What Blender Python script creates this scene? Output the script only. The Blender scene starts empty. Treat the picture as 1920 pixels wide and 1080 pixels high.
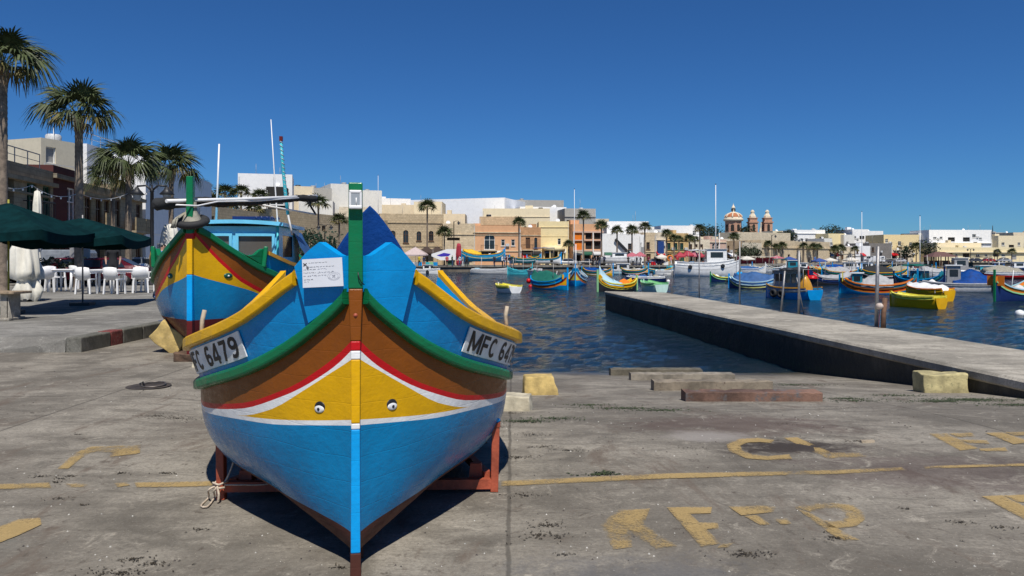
import bpy, bmesh, math, random
from mathutils import Vector, Matrix, noise
R = random.Random(11)
rad = math.radians
SC = bpy.context.scene
COL = SC.collection
# ------------------------------------------------------------ camera, sky, sun, exposure
F, YH, CH = 1400.0, 482.0, 1.6
cam = bpy.data.cameras.new('camera'); cam.sensor_width = 36; cam.lens = 36*F/1920
cam.shift_y = -(540-YH)/1920; cam.clip_end = 3000; cam.clip_start = .05
cam_o = bpy.data.objects.new('camera', cam); COL.objects.link(cam_o)
cam_o.location = (0, 0, CH); cam_o.rotation_euler = (rad(90), 0, 0)
SC.camera = cam_o
SUN_EL, SUN_AZ = rad(58), rad(9)          # azimuth: to the right of straight behind the camera
world = bpy.data.worlds.new('World'); SC.world = world; world.use_nodes = True
wn = world.node_tree.nodes; wl = world.node_tree.links
sky = wn.new('ShaderNodeTexSky'); sky.sky_type = 'NISHITA'; sky.sun_disc = False
sky.sun_elevation = SUN_EL; sky.sun_rotation = math.pi - SUN_AZ
sky.altitude = 700; sky.air_density = 1.0; sky.dust_density = 0.0; sky.ozone_density = 6.0
tint = wn.new('ShaderNodeMixRGB'); tint.blend_type = 'MULTIPLY'; tint.inputs[0].default_value = 1
tint.inputs[2].default_value = (.31, .645, 1.0, 1)      # the deep polarised blue of the photograph, the same over the whole dome
wl.new(sky.outputs[0], tint.inputs[1]); wl.new(tint.outputs[0], wn['Background'].inputs[0])
wn['Background'].inputs[1].default_value = 0.078
sun = bpy.data.lights.new('sun', 'SUN'); sun.energy = 4.8; sun.angle = rad(.53); sun.color = (1, .955, .88)
sun_o = bpy.data.objects.new('sun', sun); COL.objects.link(sun_o)
sdir = Vector((math.sin(SUN_AZ)*math.cos(SUN_EL), -math.cos(SUN_AZ)*math.cos(SUN_EL), math.sin(SUN_EL)))
sun_o.rotation_euler = sdir.to_track_quat('Z', 'Y').to_euler()
SC.view_settings.view_transform = 'Standard'; SC.view_settings.look = 'None'
SC.view_settings.exposure = 0; SC.view_settings.gamma = 1; SC.view_settings.use_curve_mapping = False
WZ = -0.9                                   # water level
QZ = 0.12                                   # far quay level
# ------------------------------------------------------------ geometry helpers
def P(px, py, d): return Vector(((px-960)*d/F, d, CH-(py-YH)*d/F))
def XX(px, d): return (px-960)*d/F
def ZZ(py, d): return CH-(py-YH)*d/F
def clamp(v, a=0., b=1.): return max(a, min(b, v))
def smooth(t): t = clamp(t); return t*t*(3-2*t)
_gp = [(6.3,0),(7.2,-.04),(9.9,-.28),(12,-.488),(16.1,-.89),(20,-1.4),(26,-2.6)]
def gz(x, y):
    z = _gprof(y)
    return z*smooth((x+4.6+max(0, y-16)*.17)/2.6)
def G(px, py):
    a, b = 1.5, 60.
    for _ in range(60):
        m = (a+b)/2
        if ZZ(py, m) > gz(XX(px, m), m): a = m
        else: b = m
    return Vector((XX(px, a), a, gz(XX(px, a), a)))
def curve(pts):
    """monotone cubic through (x,y) points"""
    n = len(pts); xs = [p[0] for p in pts]; ys = [p[1] for p in pts]
    dl = [(ys[i+1]-ys[i])/(xs[i+1]-xs[i]) for i in range(n-1)]
    m = [dl[0]]+[0 if dl[i-1]*dl[i] <= 0 else 2*dl[i-1]*dl[i]/(dl[i-1]+dl[i]) for i in range(1, n-1)]+[dl[-1]]
    def f(x):
        if x <= xs[0]: return ys[0]
        if x >= xs[-1]: return ys[-1]
        i = 0
        while x > xs[i+1]: i += 1
        h = xs[i+1]-xs[i]; t = (x-xs[i])/h
        return (2*t**3-3*t*t+1)*ys[i]+(t**3-2*t*t+t)*h*m[i]+(-2*t**3+3*t*t)*ys[i+1]+(t**3-t*t)*h*m[i+1]
    return f
_gprof = curve(_gp)
class MB:
    def __init__(s): s.v = []; s.f = []; s.m = []; s.sm = []
    def add(s, verts, faces, m=0, sm=False, M=None):
        o = len(s.v)
        s.v += [tuple(M @ Vector(q)) if M is not None else tuple(q) for q in verts]
        for f in faces: s.f.append([o+i for i in f]); s.m.append(m); s.sm.append(sm)
        return s
    def box(s, c, d, m=0, M=None, taper=1.0, rz=0):
        x, y, z = d[0]/2, d[1]/2, d[2]/2; t = taper
        vs = [(-x,-y,-z),(x,-y,-z),(x,y,-z),(-x,y,-z),(-x*t,-y*t,z),(x*t,-y*t,z),(x*t,y*t,z),(-x*t,y*t,z)]
        T = Matrix.Translation(c) @ Matrix.Rotation(rz, 4, 'Z')
        if M is not None: T = M @ T
        return s.add(vs, [(3,2,1,0),(4,5,6,7),(0,1,5,4),(1,2,6,5),(2,3,7,6),(3,0,4,7)], m, False, T)
    def bar(s, a, b, w, h=None, m=0, up=(0,0,1)):
        a, b = Vector(a), Vector(b); h = h or w; d = b-a; L = d.length
        if L < 1e-6: return s
        z = d/L; u = Vector(up)
        if abs(z.dot(u)) > .98: u = Vector((0,1,0))
        x = u.cross(z).normalized(); y = z.cross(x)
        M = Matrix((x, y, z)).transposed().to_4x4(); M.translation = (a+b)/2
        return s.box((0,0,0), (w, h, L), m, M)
    def tube(s, pts, r, n=8, m=0, cap=True, sm=True):
        pts = [Vector(p) for p in pts]; k = len(pts)
        rr = r if isinstance(r, (list, tuple)) else [r]*k
        o = len(s.v); prev = None
        for i, p in enumerate(pts):
            d = (pts[min(i+1, k-1)]-pts[max(i-1, 0)]).normalized()
            if prev is None:
                u = Vector((0,0,1)) if abs(d.z) < .9 else Vector((1,0,0))
                x = u.cross(d).normalized()
            else:
                x = (prev-d*prev.dot(d)).normalized()
            prev = x; y = d.cross(x)
            for j in range(n):
                a = 2*math.pi*j/n
                s.v.append(tuple(p+(x*math.cos(a)+y*math.sin(a))*rr[i]))
        for i in range(k-1):
            for j in range(n):
                s.f.append([o+i*n+j, o+i*n+(j+1)%n, o+(i+1)*n+(j+1)%n, o+(i+1)*n+j]); s.m.append(m); s.sm.append(sm)
        if cap:
            s.f.append([o+j for j in range(n)][::-1]); s.m.append(m); s.sm.append(False)
            s.f.append([o+(k-1)*n+j for j in range(n)]); s.m.append(m); s.sm.append(False)
        return s
    def lathe(s, prof, n=16, m=0, c=(0,0,0), sm=True, M=None):
        o = len(s.v); T = Matrix.Translation(c)
        if M is not None: T = M @ T
        for r, z in prof:
            for j in range(n):
                a = 2*math.pi*j/n; s.v.append(tuple(T @ Vector((r*math.cos(a), r*math.sin(a), z))))
        for i in range(len(prof)-1):
            for j in range(n):
                s.f.append([o+i*n+j, o+i*n+(j+1)%n, o+(i+1)*n+(j+1)%n, o+(i+1)*n+j]); s.m.append(m); s.sm.append(sm)
        return s
    def grid(s, rows, m=0, sm=True, close=False):
        o = len(s.v); k = len(rows[0])
        for r in rows: s.v += [tuple(p) for p in r]
        for i in range(len(rows)-1):
            for j in range(k if close else k-1):
                s.f.append([o+i*k+j, o+i*k+(j+1)%k, o+(i+1)*k+(j+1)%k, o+(i+1)*k+j])
                s.m.append(m(i, j) if callable(m) else m); s.sm.append(sm)
        return s
    def prism(s, poly, n, m=0):
        """poly: 3D points; n: extrusion vector"""
        n = Vector(n); k = len(poly); o = len(s.v)
        s.v += [tuple(p) for p in poly]+[tuple(Vector(p)+n) for p in poly]
        s.f += [list(range(o, o+k))[::-1], list(range(o+k, o+2*k))]; s.m += [m, m]; s.sm += [False, False]
        for i in range(k):
            s.f.append([o+i, o+(i+1)%k, o+k+(i+1)%k, o+k+i]); s.m.append(m); s.sm.append(False)
        return s
    def mesh(s, name, mats):
        me = bpy.data.meshes.new(name); me.from_pydata(s.v, [], s.f)
        for q in (mats if isinstance(mats, (list, tuple)) else [mats]): me.materials.append(q)
        me.polygons.foreach_set('material_index', s.m); me.polygons.foreach_set('use_smooth', s.sm)
        me.update(); return me
    def build(s, name, mats, parent=None, loc=(0,0,0), rz=0):
        return ob(name, s.mesh(name, mats), parent, loc, rz)
def ob(name, me, parent=None, loc=(0,0,0), rz=0):
    o = bpy.data.objects.new(name, me); COL.objects.link(o)
    o.location = loc; o.rotation_euler = (0,0,rz)
    if parent is not None: o.parent = parent
    return o
def tag(o, label=None, cat=None, group=None, kind=None):
    if label: o['label'] = label
    if cat: o['category'] = cat
    if group: o['group'] = group
    if kind: o['kind'] = kind
    return o
def thing(name, label, cat, loc=(0,0,0), rz=0, group=None):
    o = ob(name, None, None, loc, rz); o.empty_display_size = .2
    return tag(o, label, cat, group)
def dup(o, parent=None, loc=None, rz=None, label=None, scale=None, name=None):
    c = o.copy(); COL.objects.link(c)
    if parent is not None: c.parent = parent
    if loc is not None: c.location = loc
    if rz is not None: c.rotation_euler = (0,0,rz)
    if scale is not None: c.scale = (scale,)*3 if isinstance(scale, (int, float)) else scale
    if label: c['label'] = label
    for ch in list(o.children): dup(ch, c)
    return c
def bevel(o, w=.01, seg=2):
    b = o.modifiers.new('bevel', 'BEVEL'); b.width = w; b.segments = seg; b.limit_method = 'ANGLE'; b.angle_limit = rad(35)
    return o
# ------------------------------------------------------------ materials
class NT:
    def __init__(s, name):
        s.mat = bpy.data.materials.new(name); s.mat.use_nodes = True
        s.t = s.mat.node_tree; s.b = s.t.nodes['Principled BSDF']
    def n(s, typ, _o=0, **kw):
        nd = s.t.nodes.new('ShaderNode'+typ)
        for k, v in kw.items():
            if k.startswith('i_'):
                key = k[2:]; key = int(key) if key.isdigit() else key
                s.set(nd.inputs[key], v)
            else: setattr(nd, k, v)
        return nd
    def set(s, inp, v):
        if isinstance(v, bpy.types.NodeSocket): s.t.links.new(v, inp)
        elif isinstance(v, bpy.types.Node): s.t.links.new(v.outputs[0], inp)
        else:
            if hasattr(inp.default_value, '__len__') and not hasattr(v, '__len__'): v = (v,)*len(inp.default_value)
            if hasattr(inp.default_value, '__len__') and len(inp.default_value) == 4 and len(v) == 3: v = (*v, 1)
            inp.default_value = v
    def noise(s, co, scale, detail=4, rough=.55, dist=0):
        nd = s.n('TexNoise'); s.set(nd.inputs['Vector'], co); nd.inputs['Scale'].default_value = scale
        nd.inputs['Detail'].default_value = detail; nd.inputs['Roughness'].default_value = rough; nd.inputs['Distortion'].default_value = dist
        return nd.outputs[0]
    def ramp(s, f, a, b, lo=0., hi=1.):
        nd = s.n('MapRange'); nd.interpolation_type = 'SMOOTHSTEP'
        for i, v in enumerate((f, a, b, lo, hi)): s.set(nd.inputs[i], v)
        return nd.outputs[0]
    def mix(s, f, a, b, mode='MIX'):
        nd = s.n('MixRGB', blend_type=mode); s.set(nd.inputs[0], f); s.set(nd.inputs[1], a); s.set(nd.inputs[2], b)
        return nd.outputs[0]
    def math(s, op, a, b=0.):
        nd = s.n('Math', operation=op); s.set(nd.inputs[0], a); s.set(nd.inputs[1], b); return nd.outputs[0]
    def co(s, scale=None, obj=True):
        tc = s.n('TexCoord'); c = tc.outputs['Object'] if obj else s.n('NewGeometry').outputs['Position']
        if scale:
            mp = s.n('Mapping'); s.set(mp.inputs[0], c); mp.inputs['Scale'].default_value = scale; c = mp.outputs[0]
        return c
    def bump(s, h, strength=.2, dist=.02, prev=None):
        nd = s.n('Bump'); nd.inputs['Strength'].default_value = strength; nd.inputs['Distance'].default_value = dist
        s.set(nd.inputs['Height'], h)
        if prev is not None: s.set(nd.inputs['Normal'], prev)
        s.set(s.b.inputs['Normal'], nd.outputs[0]); return nd.outputs[0]
_mc = {}
def paint(name, col, rough=.45, var=.12, scale=6, bump=.15, metal=0, bscale=40, worn=0., worncol=(.35,.33,.3), spec=.5):
    key = (name, tuple(col))
    if key in _mc: return _mc[key]
    t = NT(name); c = t.co()
    n1 = t.noise(c, scale, 5, .6); n2 = t.noise(c, bscale, 4, .6)
    a = tuple(x*(1-var) for x in col); b = tuple(min(1, x*(1+var)) for x in col)
    base = t.mix(t.ramp(n1, .3, .7), a, b)
    if worn > 0:
        n3 = t.noise(c, scale*2.7, 8, .7)
        base = t.mix(t.ramp(n3, .74-worn, .78-worn*.5), base, worncol)
    t.set(t.b.inputs['Base Color'], base)
    t.set(t.b.inputs['Roughness'], t.ramp(n1, .2, .8, max(.05, rough-.1), min(1, rough+.12)))
    t.b.inputs['Metallic'].default_value = metal; t.b.inputs['Specular IOR Level'].default_value = spec
    if bump > 0: t.bump(n2, bump, .01)
    _mc[key] = t.mat; return t.mat
def facade(name, col, brick=True, stain=.5, bw=.6, bh=.28, mortar=.25, rough=.9):
    key = ('f'+name, tuple(col))
    if key in _mc: return _mc[key]
    t = NT(name); c = t.co(); sp = t.n('SeparateXYZ', i_0=c)
    u = t.math('ADD', sp.outputs[0], sp.outputs[1])
    cb = t.n('CombineXYZ', i_0=u, i_1=sp.outputs[2]).outputs[0]
    big = t.noise(c, .35, 6, .65); fine = t.noise(c, 5, 6, .65)
    if brick:
        br = t.n('TexBrick'); t.set(br.inputs['Vector'], cb); br.inputs['Scale'].default_value = 1
        br.inputs['Brick Width'].default_value = bw; br.inputs['Row Height'].default_value = bh
        br.inputs['Mortar Size'].default_value = .018; br.inputs['Mortar Smooth'].default_value = .3
        t.set(br.inputs['Color1'], tuple(x*.86 for x in col)); t.set(br.inputs['Color2'], tuple(min(1, x*1.12) for x in col))
        t.set(br.inputs['Mortar'], tuple(x*(1-mortar) for x in col)); base = br.outputs[0]
        t.bump(t.math('MULTIPLY', br.outputs[1], -1.), .5, .02)
    else:
        base = t.n('RGB').outputs[0]; base.default_value = (*col, 1); t.bump(fine, .2, .02)
    base = t.mix(t.ramp(big, .35, .75, 0, stain*.55), base, tuple(x*.55 for x in col))
    vs = t.noise(t.co((2.2, 2.2, .25)), 1.2, 5, .6)
    base = t.mix(t.ramp(vs, .55, .8, 0, stain*.45), base, (col[0]*.45, col[1]*.42, col[2]*.4))
    med = t.noise(c, 1.5, 7, .72)
    base = t.mix(t.ramp(med, .46, .68, 0, .55 if brick else .22), base, tuple(x*.5 for x in col))
    base = t.mix(t.ramp(med, .46, .30, 0, .5 if brick else .15), base, tuple(min(1, x*1.25) for x in col))
    base = t.mix(t.ramp(fine, .3, .7, 0, .22), base, tuple(min(1, x*1.25) for x in col))
    t.set(t.b.inputs['Base Color'], base); t.b.inputs['Roughness'].default_value = rough
    t.b.inputs['Specular IOR Level'].default_value = .2
    _mc[key] = t.mat; return t.mat
def concrete_mat(name, c1, c2, stainc, slip=False):
    t = NT(name); c = t.co(); cs = t.co((.55, 1.6, 1))
    a = t.noise(c, .45, 6, .62, .3); b = t.noise(cs, 2.3, 8, .68, .4); f = t.noise(c, 38, 6, .72); g = t.noise(c, 9, 8, .7, .6)
    brk = t.noise(c, 4.2, 10, .78, .8)
    base = t.mix(t.ramp(a, .38, .62), tuple(x*.72 for x in c1), c2)
    base = t.mix(t.ramp(b, .44, .68, 0, .8), base, tuple(x*.55 for x in c1))
    base = t.mix(t.ramp(brk, .54, .66, 0, .6), base, tuple(min(1, x*1.4) for x in c2))
    diag = t.noise(t.n('Mapping', i_0=c, i_Rotation=(0,0,.5), i_Scale=(1.2,14,1)).outputs[0], 3.2, 6, .7, .2)
    base = t.mix(t.ramp(diag, .5, .7, 0, .42), base, tuple(x*.55 for x in c1))
    base = t.mix(t.ramp(g, .56, .70, 0, .75), base, tuple(x*.55 for x in stainc))
    blo = t.noise(c, .85, 9, .72, 1.5)
    base = t.mix(t.ramp(blo, .50, .64, 0, .62), base, tuple(x*.48 for x in c1))
    base = t.mix(t.ramp(blo, .44, .30, 0, .5), base, tuple(min(1, x*1.2) for x in c2))
    base = t.mix(t.ramp(f, .38, .7, 0, .5), base, tuple(x*.42 for x in c1))
    base = t.mix(t.ramp(t.noise(c, 70, 4, .7), .6, .72, 0, .6), base, tuple(min(1, x*1.7) for x in c2))
    sw = t.noise(t.co((1.4, .5, 1)), 1.1, 7, .7, 1.2)
    base = t.mix(t.ramp(sw, .54, .68, 0, .8), base, stainc)
    if slip:
        pos = t.n('NewGeometry').outputs['Position']; sp = t.n('SeparateXYZ', i_0=pos)
        # slab joint along x and across
        for nd, at, w in ((sp.outputs[0], -.02, .012), (sp.outputs[0], 4.6, .012), (sp.outputs[1], 8.6, .014), (sp.outputs[0], -4.7, .012)):
            wob = t.math('ADD', nd, t.math('MULTIPLY', t.math('SUBTRACT', t.noise(c, 3, 5, .7), .5), .05))
            dd = t.math('ABSOLUTE', t.math('SUBTRACT', wob, at))
            base = t.mix(t.ramp(dd, w*.5, w*1.6, .65, 0), base, tuple(x*.3 for x in c1))
        # oil and rust stains spilled on the slab
        for sx, sy, rx, ry, colr, k in ((2.35, 6.3, .75, .38, (.035,.026,.022), .9), (2.2, 7.4, 1.5, .8, (.09,.06,.05), .7), (3.2, 5.6, 1.2, .7, (.08,.055,.05), .6),
                                        (1.75, 6.75, .45, .35, (.34,.31,.28), .6), (-3.6, 4.1, .9, .5, (.12,.13,.12), .5), (.6, 3.6, .8, .5, (.11,.11,.115), .6), (-1.9, 7.2, 1.6, .6, (.11,.085,.07), .5)):
            ex = t.math('MULTIPLY', t.math('SUBTRACT', sp.outputs[0], sx), 1/rx); ey = t.math('MULTIPLY', t.math('SUBTRACT', sp.outputs[1], sy), 1/ry)
            dd = t.math('SQRT', t.math('ADD', t.math('MULTIPLY', ex, ex), t.math('MULTIPLY', ey, ey)))
            dd = t.math('ADD', dd, t.math('MULTIPLY', t.math('SUBTRACT', brk, .5), 2.2))
            dd = t.math('ADD', dd, t.math('MULTIPLY', t.math('SUBTRACT', b, .5), 1.2))
            base = t.mix(t.ramp(dd, .3, 1.05, k, 0), base, colr)
        # wet and weedy concrete next to the water
        wet = t.math('ADD', sp.outputs[2], t.math('MULTIPLY', t.math('SUBTRACT', b, .5), .25))
        wetf = t.ramp(wet, WZ+.02, WZ+.22, 1, 0)
        base = t.mix(t.math('MULTIPLY', wetf, .8), base, (.035, .036, .028))
        t.set(t.b.inputs['Roughness'], t.ramp(wetf, 0, 1, .88, .3))
        base = t.mix(t.ramp(wet, WZ-.35, WZ-.02, .9, 0), base, (.012, .02, .02))
    else: t.b.inputs['Roughness'].default_value = .9
    t.set(t.b.inputs['Base Color'], base); t.b.inputs['Specular IOR Level'].default_value = .25
    h = t.math('ADD', t.math('MULTIPLY', f, .5), t.math('MULTIPLY', brk, .8)); h = t.math('ADD', h, t.math('MULTIPLY', b, .8))
    t.bump(h, .55, .014)
    return t.mat
def glass_mat(name, col=(.02,.025,.03), rough=.08):
    t = NT(name); t.set(t.b.inputs['Base Color'], col); n = t.noise(t.co(), 1.5, 3)
    t.set(t.b.inputs['Roughness'], t.ramp(n, .3, .7, rough, rough+.12)); t.b.inputs['Specular IOR Level'].default_value = .7
    return t.mat
def worn_paint(name, col):
    """old road paint: worn through in patches and thinned towards its borders (attribute 'worn' counts from the border inwards)"""
    t = NT(name); c = t.co(None, False)
    n1 = t.noise(c, 7, 10, .78, .5); n2 = t.noise(c, 1.3, 4, .6); n3 = t.noise(c, 75, 5, .75)
    at = t.n('Attribute', attribute_name='worn').outputs['Fac']
    s = t.math('ADD', t.math('ADD', t.math('MULTIPLY', n1, .55), t.math('MULTIPLY', n2, .62)), t.math('MULTIPLY', n3, .45))
    s = t.math('ADD', s, t.math('MULTIPLY', t.math('SUBTRACT', 1., at), .09))
    keep = t.ramp(s, .74, 1.0, .9, .0)
    base = t.mix(t.ramp(n1, .3, .7), tuple(x*.82 for x in col), col)
    base = t.mix(t.ramp(n3, .4, .7, 0, .4), base, tuple(x*.55 for x in col))
    t.set(t.b.inputs['Base Color'], base); t.b.inputs['Roughness'].default_value = .85; t.b.inputs['Specular IOR Level'].default_value = .2
    tr = t.n('BsdfTransparent'); mx = t.n('MixShader', i_0=keep, i_1=tr.outputs[0], i_2=t.b.outputs[0])
    t.t.links.new(mx.outputs[0], t.t.nodes['Material Output'].inputs[0])
    return t.mat
M = {}
M['ground'] = concrete_mat('slipway_concrete', (.235,.208,.168), (.325,.292,.238), (.135,.105,.08), True)
M['pave'] = concrete_mat('pavement_concrete', (.25,.237,.21), (.32,.305,.27), (.20,.185,.165))
M['pier'] = concrete_mat('pier_concrete', (.40,.365,.30), (.50,.455,.375), (.27,.245,.20))
M['quay'] = concrete_mat('quay_concrete', (.25,.23,.2), (.31,.29,.25), (.2,.18,.15))
def shaded_wet_wall():  # near-black base has the side's shade in it, besides algae and damp
    t = NT('shaded_algae_wall'); c = t.co(); sp = t.n('SeparateXYZ', i_0=c); n = t.noise(t.co((2.5,2.5,.5)), 1.6, 7, .7); f = t.noise(c, 9, 7, .7); w = t.noise(c, .9, 5, .65)
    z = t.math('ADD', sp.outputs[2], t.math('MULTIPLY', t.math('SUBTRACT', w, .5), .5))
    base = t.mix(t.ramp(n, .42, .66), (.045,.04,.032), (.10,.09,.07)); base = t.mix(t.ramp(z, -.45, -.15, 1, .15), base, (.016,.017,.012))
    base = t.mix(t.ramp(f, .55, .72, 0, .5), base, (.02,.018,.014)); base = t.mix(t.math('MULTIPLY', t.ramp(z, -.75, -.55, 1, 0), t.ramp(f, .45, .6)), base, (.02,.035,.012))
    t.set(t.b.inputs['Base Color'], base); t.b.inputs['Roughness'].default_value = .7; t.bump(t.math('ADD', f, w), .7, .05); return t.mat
M['shadewetwall'] = shaded_wet_wall()
M['roadpaint'] = worn_paint('yellow_road_paint', (.46,.325,.14))
BLUE=(.002,.265,.62); GREEN=(.006,.16,.06); YEL=(.74,.40,.004); BRN=(.235,.066,.006); REDC=(.52,.008,.012); WHT=(.82,.82,.80)
def bp(n, c, rough=.3, var=.1, chips=.5, bump=.3, bscale=26):
    key = (n, tuple(c))
    if key in _mc: return _mc[key]
    t = NT(n); cc = t.co(); st = t.co((6, 1.1, 9)); big = t.noise(cc, 2.2, 5, .6); br = t.noise(st, 4, 6, .65, .3); fine = t.noise(cc, 55, 5, .7); sp = t.noise(cc, 24, 8, .75)
    base = t.mix(t.ramp(big, .3, .7), tuple(x*(1-var) for x in c), tuple(min(1, x*(1+var)) for x in c))
    base = t.mix(t.ramp(br, .45, .75, 0, .35), base, tuple(x*.72 for x in c))
    base = t.mix(t.ramp(sp, .66, .72, 0, .55*chips), base, tuple(min(1, x*.5+.10) for x in c))
    base = t.mix(t.ramp(t.noise(cc, 90, 3, .6), .70, .76, 0, .6*chips), base, (.05,.045,.04))
    t.set(t.b.inputs['Base Color'], base); t.set(t.b.inputs['Roughness'], t.ramp(br, .3, .7, max(.08, rough-.08), rough+.15)); t.b.inputs['Specular IOR Level'].default_value = .28
    sep = t.n('SeparateXYZ', i_0=cc); pl = t.math('ADD', t.math('MULTIPLY', sep.outputs[2], 7.5), t.math('MULTIPLY', t.noise(cc, .8, 3), 1.2))
    fr = t.math('FRACT', pl); seam = t.math('MULTIPLY', t.ramp(t.math('ABSOLUTE', t.math('SUBTRACT', fr, .5)), .47, .5), -.12)
    h = t.math('ADD', t.math('ADD', t.math('MULTIPLY', big, 2.6), t.math('MULTIPLY', br, .38)), t.math('ADD', t.math('MULTIPLY', fine, .09), seam if bump > .25 else t.math('MULTIPLY', fine, .1)))
    t.bump(h, bump, .016)
    _mc[key] = t.mat; return t.mat
M['blue'] = bp('blue_boat_paint', BLUE); M['green'] = bp('green_boat_paint', GREEN); M['yellow'] = bp('yellow_boat_paint', YEL)
M['brown'] = bp('brown_boat_paint', BRN); M['red'] = bp('red_boat_paint', REDC); M['white'] = bp('white_boat_paint', WHT)
M['antifoul'] = bp('brown_antifouling', (.09,.03,.02), rough=.65); M['maroon'] = bp('maroon_antifouling', (.12,.012,.012), rough=.5)
M['stemblue'] = bp('sunlit_blue_stem_paint', (.004,.36,.82)); M['hullblue'] = bp('shaded_hull_blue_paint', (.002,.215,.46), rough=.16, bump=.4)  # same blue: stem lightened as sunlit, hull darkened as its flare is shaded
M['ochre'] = bp('ochre_boat_paint', (.55,.27,.03)); M['cabin'] = bp('cabin_sky_blue_paint', (.17,.60,.88))
M['navy'] = bp('navy_paint', (.012,.03,.12)); M['teal'] = bp('teal_paint', (.02,.22,.30)); M['black'] = paint('black_paint', (.015,.015,.017), .5)
M['grey'] = paint('grey_paint', (.30,.30,.30), .5); M['ltgrey'] = paint('light_grey_paint', (.55,.55,.54), .5)
M['orange'] = bp('orange_paint', (.75,.20,.02)); M['ltblue'] = bp('pale_blue_paint', (.42,.62,.70)); M['turq'] = bp('turquoise_paint', (.06,.45,.52))
M['ltgreen'] = bp('pale_green_paint', (.30,.62,.30)); M['lemon'] = bp('lemon_paint', (.80,.72,.10)); M['dkgreen'] = bp('dark_green_paint', (.01,.09,.06))
M['wood'] = paint('weathered_wood', (.27,.20,.13), .8, .35, 14, .5, bscale=60); M['darkwood'] = paint('dark_wet_wood', (.11,.065,.04), .8, .4, 10, .5)
M['oar'] = paint('pale_bare_wood', (.42,.34,.24), .75, .25, 12, .4)
M['rust'] = paint('red_oxide_steel', (.36,.075,.035), .6, .3, 9, .35, worn=.10, worncol=(.12,.05,.03))
M['steel'] = paint('galvanised_steel', (.32,.31,.30), .5, .2, 9, .2, metal=.6); M['iron'] = paint('black_iron', (.02,.02,.022), .5)
M['rope'] = paint('sisal_rope', (.55,.45,.34), .9, .25, 40, .6, bscale=120); M['cloth'] = paint('bright_blue_cloth', (.02,.36,.80), .8)
M['rubber'] = paint('tyre_rubber', (.022,.022,.022), .75, .3, 12, .5); M['canvas'] = paint('old_canvas', (.30,.28,.22), .9, .3, 8, .6)
M['tarpblue'] = paint('dark_blue_tarpaulin', (.003,.05,.23), .6, .25, 4, .4, spec=.15); M['tarpblk'] = paint('black_shade_net', (.018,.019,.02), .85, .4, 9, .7)
M['tarpgrn'] = paint('green_tarpaulin', (.01,.13,.09), .6, .2, 4, .3); M['tarpgry'] = paint('grey_tarpaulin', (.36,.36,.36), .7, .15, 4, .3)
M['tarpsky'] = paint('mid_blue_tarpaulin', (.03,.10,.26), .6, .2, 4, .3); M['tarpyel'] = paint('yellow_tarpaulin', (.70,.42,.02), .6, .2, 4, .3)
M['umbgrn'] = paint('dark_green_umbrella_fabric', (.003,.022,.024), .9, .25, 5, .3, spec=.06); M['cream'] = paint('cream_umbrella_fabric', (.72,.69,.60), .85, .06, 5, .2)
M['plastic'] = paint('white_plastic', (.82,.81,.79), .4, .04, 6, .05)
M['glass'] = glass_mat('dark_window_glass'); M['glass2'] = glass_mat('dusty_cabin_glass', (.10,.095,.085), .15)
M['lampglass'] = glass_mat('lamp_glass', (.35,.37,.38), .1)
M['skin'] = paint('skin', (.45,.26,.18), .6, .08)
# ------------------------------------------------------------ ground, water, pier, pavement
def ground():
    xs = [-60,-45,-32,-24,-18,-14,-11,-9,-7.5]+[-6.6+.3*i for i in range(60)]+[12,14,17,21,26,32,40]
    ys = [-25,-18,-12,-8,-5,-2,0,1.5,3,4,5,6]+[6.3+.3*i for i in range(42)]+[19.5,21,23,26,30,36,44,54,66,80,95,110,121]
    rows = []
    for y in ys:
        row = []
        for x in xs:
            z = gz(x, y)
            z += .012*noise.noise(Vector((x*.5, y*.5, 3)))*smooth((y-5)/3)
            if y > 24 and x > -4.6: z = -2.6
            row.append((x, y, z))
        rows.append(row)
    tag(MB().grid(rows).build('slipway_ground', M['ground']), kind='structure')
ground()
def water():
    nr, nc = 420, 300
    rows = []
    g = (900/8.5)**(1/(nr-1))
    for i in range(nr):
        y = 8.5*g**i; row = []
        for j in range(nc):
            x = (-.55+1.55*j/(nc-1))*(y+3)
            amp = clamp((y-10)/8)
            h = .010*math.sin(x*1.3+y*3.1+2.2*noise.noise(Vector((x*.25, y*.3, 1))))
            h += .030*noise.noise(Vector((x*.9+4, y*1.9, 7)))+.035*noise.noise(Vector((x*2.4, y*5.2, 11)))
            row.append((x, y, WZ+amp*h))
        rows.append(row)
    t = NT('harbour_water'); c = t.co((1, 1.9, 1))
    n1 = t.noise(t.co((1, 2.4, 1)), 2.0, 6, .66, .4); n2 = t.noise(c, 9, 5, .6, .3)
    lg = t.noise(t.co((.06, .25, 1)), 1, 3)
    base = t.mix(t.ramp(lg, .35, .65), (.003, .014, .026), (.006, .024, .038))
    t.set(t.b.inputs['Base Color'], base); t.b.inputs['Roughness'].default_value = .09; t.b.inputs['IOR'].default_value = 1.333
    t.bump(t.math('ADD', t.math('MULTIPLY', n1, t.ramp(lg, .3, .7, .55, 1.25)), t.math('MULTIPLY', n2, .3)), 1.0, .22)
    tag(MB().grid(rows).build('harbour_water', t.mat), kind='structure')
water()
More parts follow.
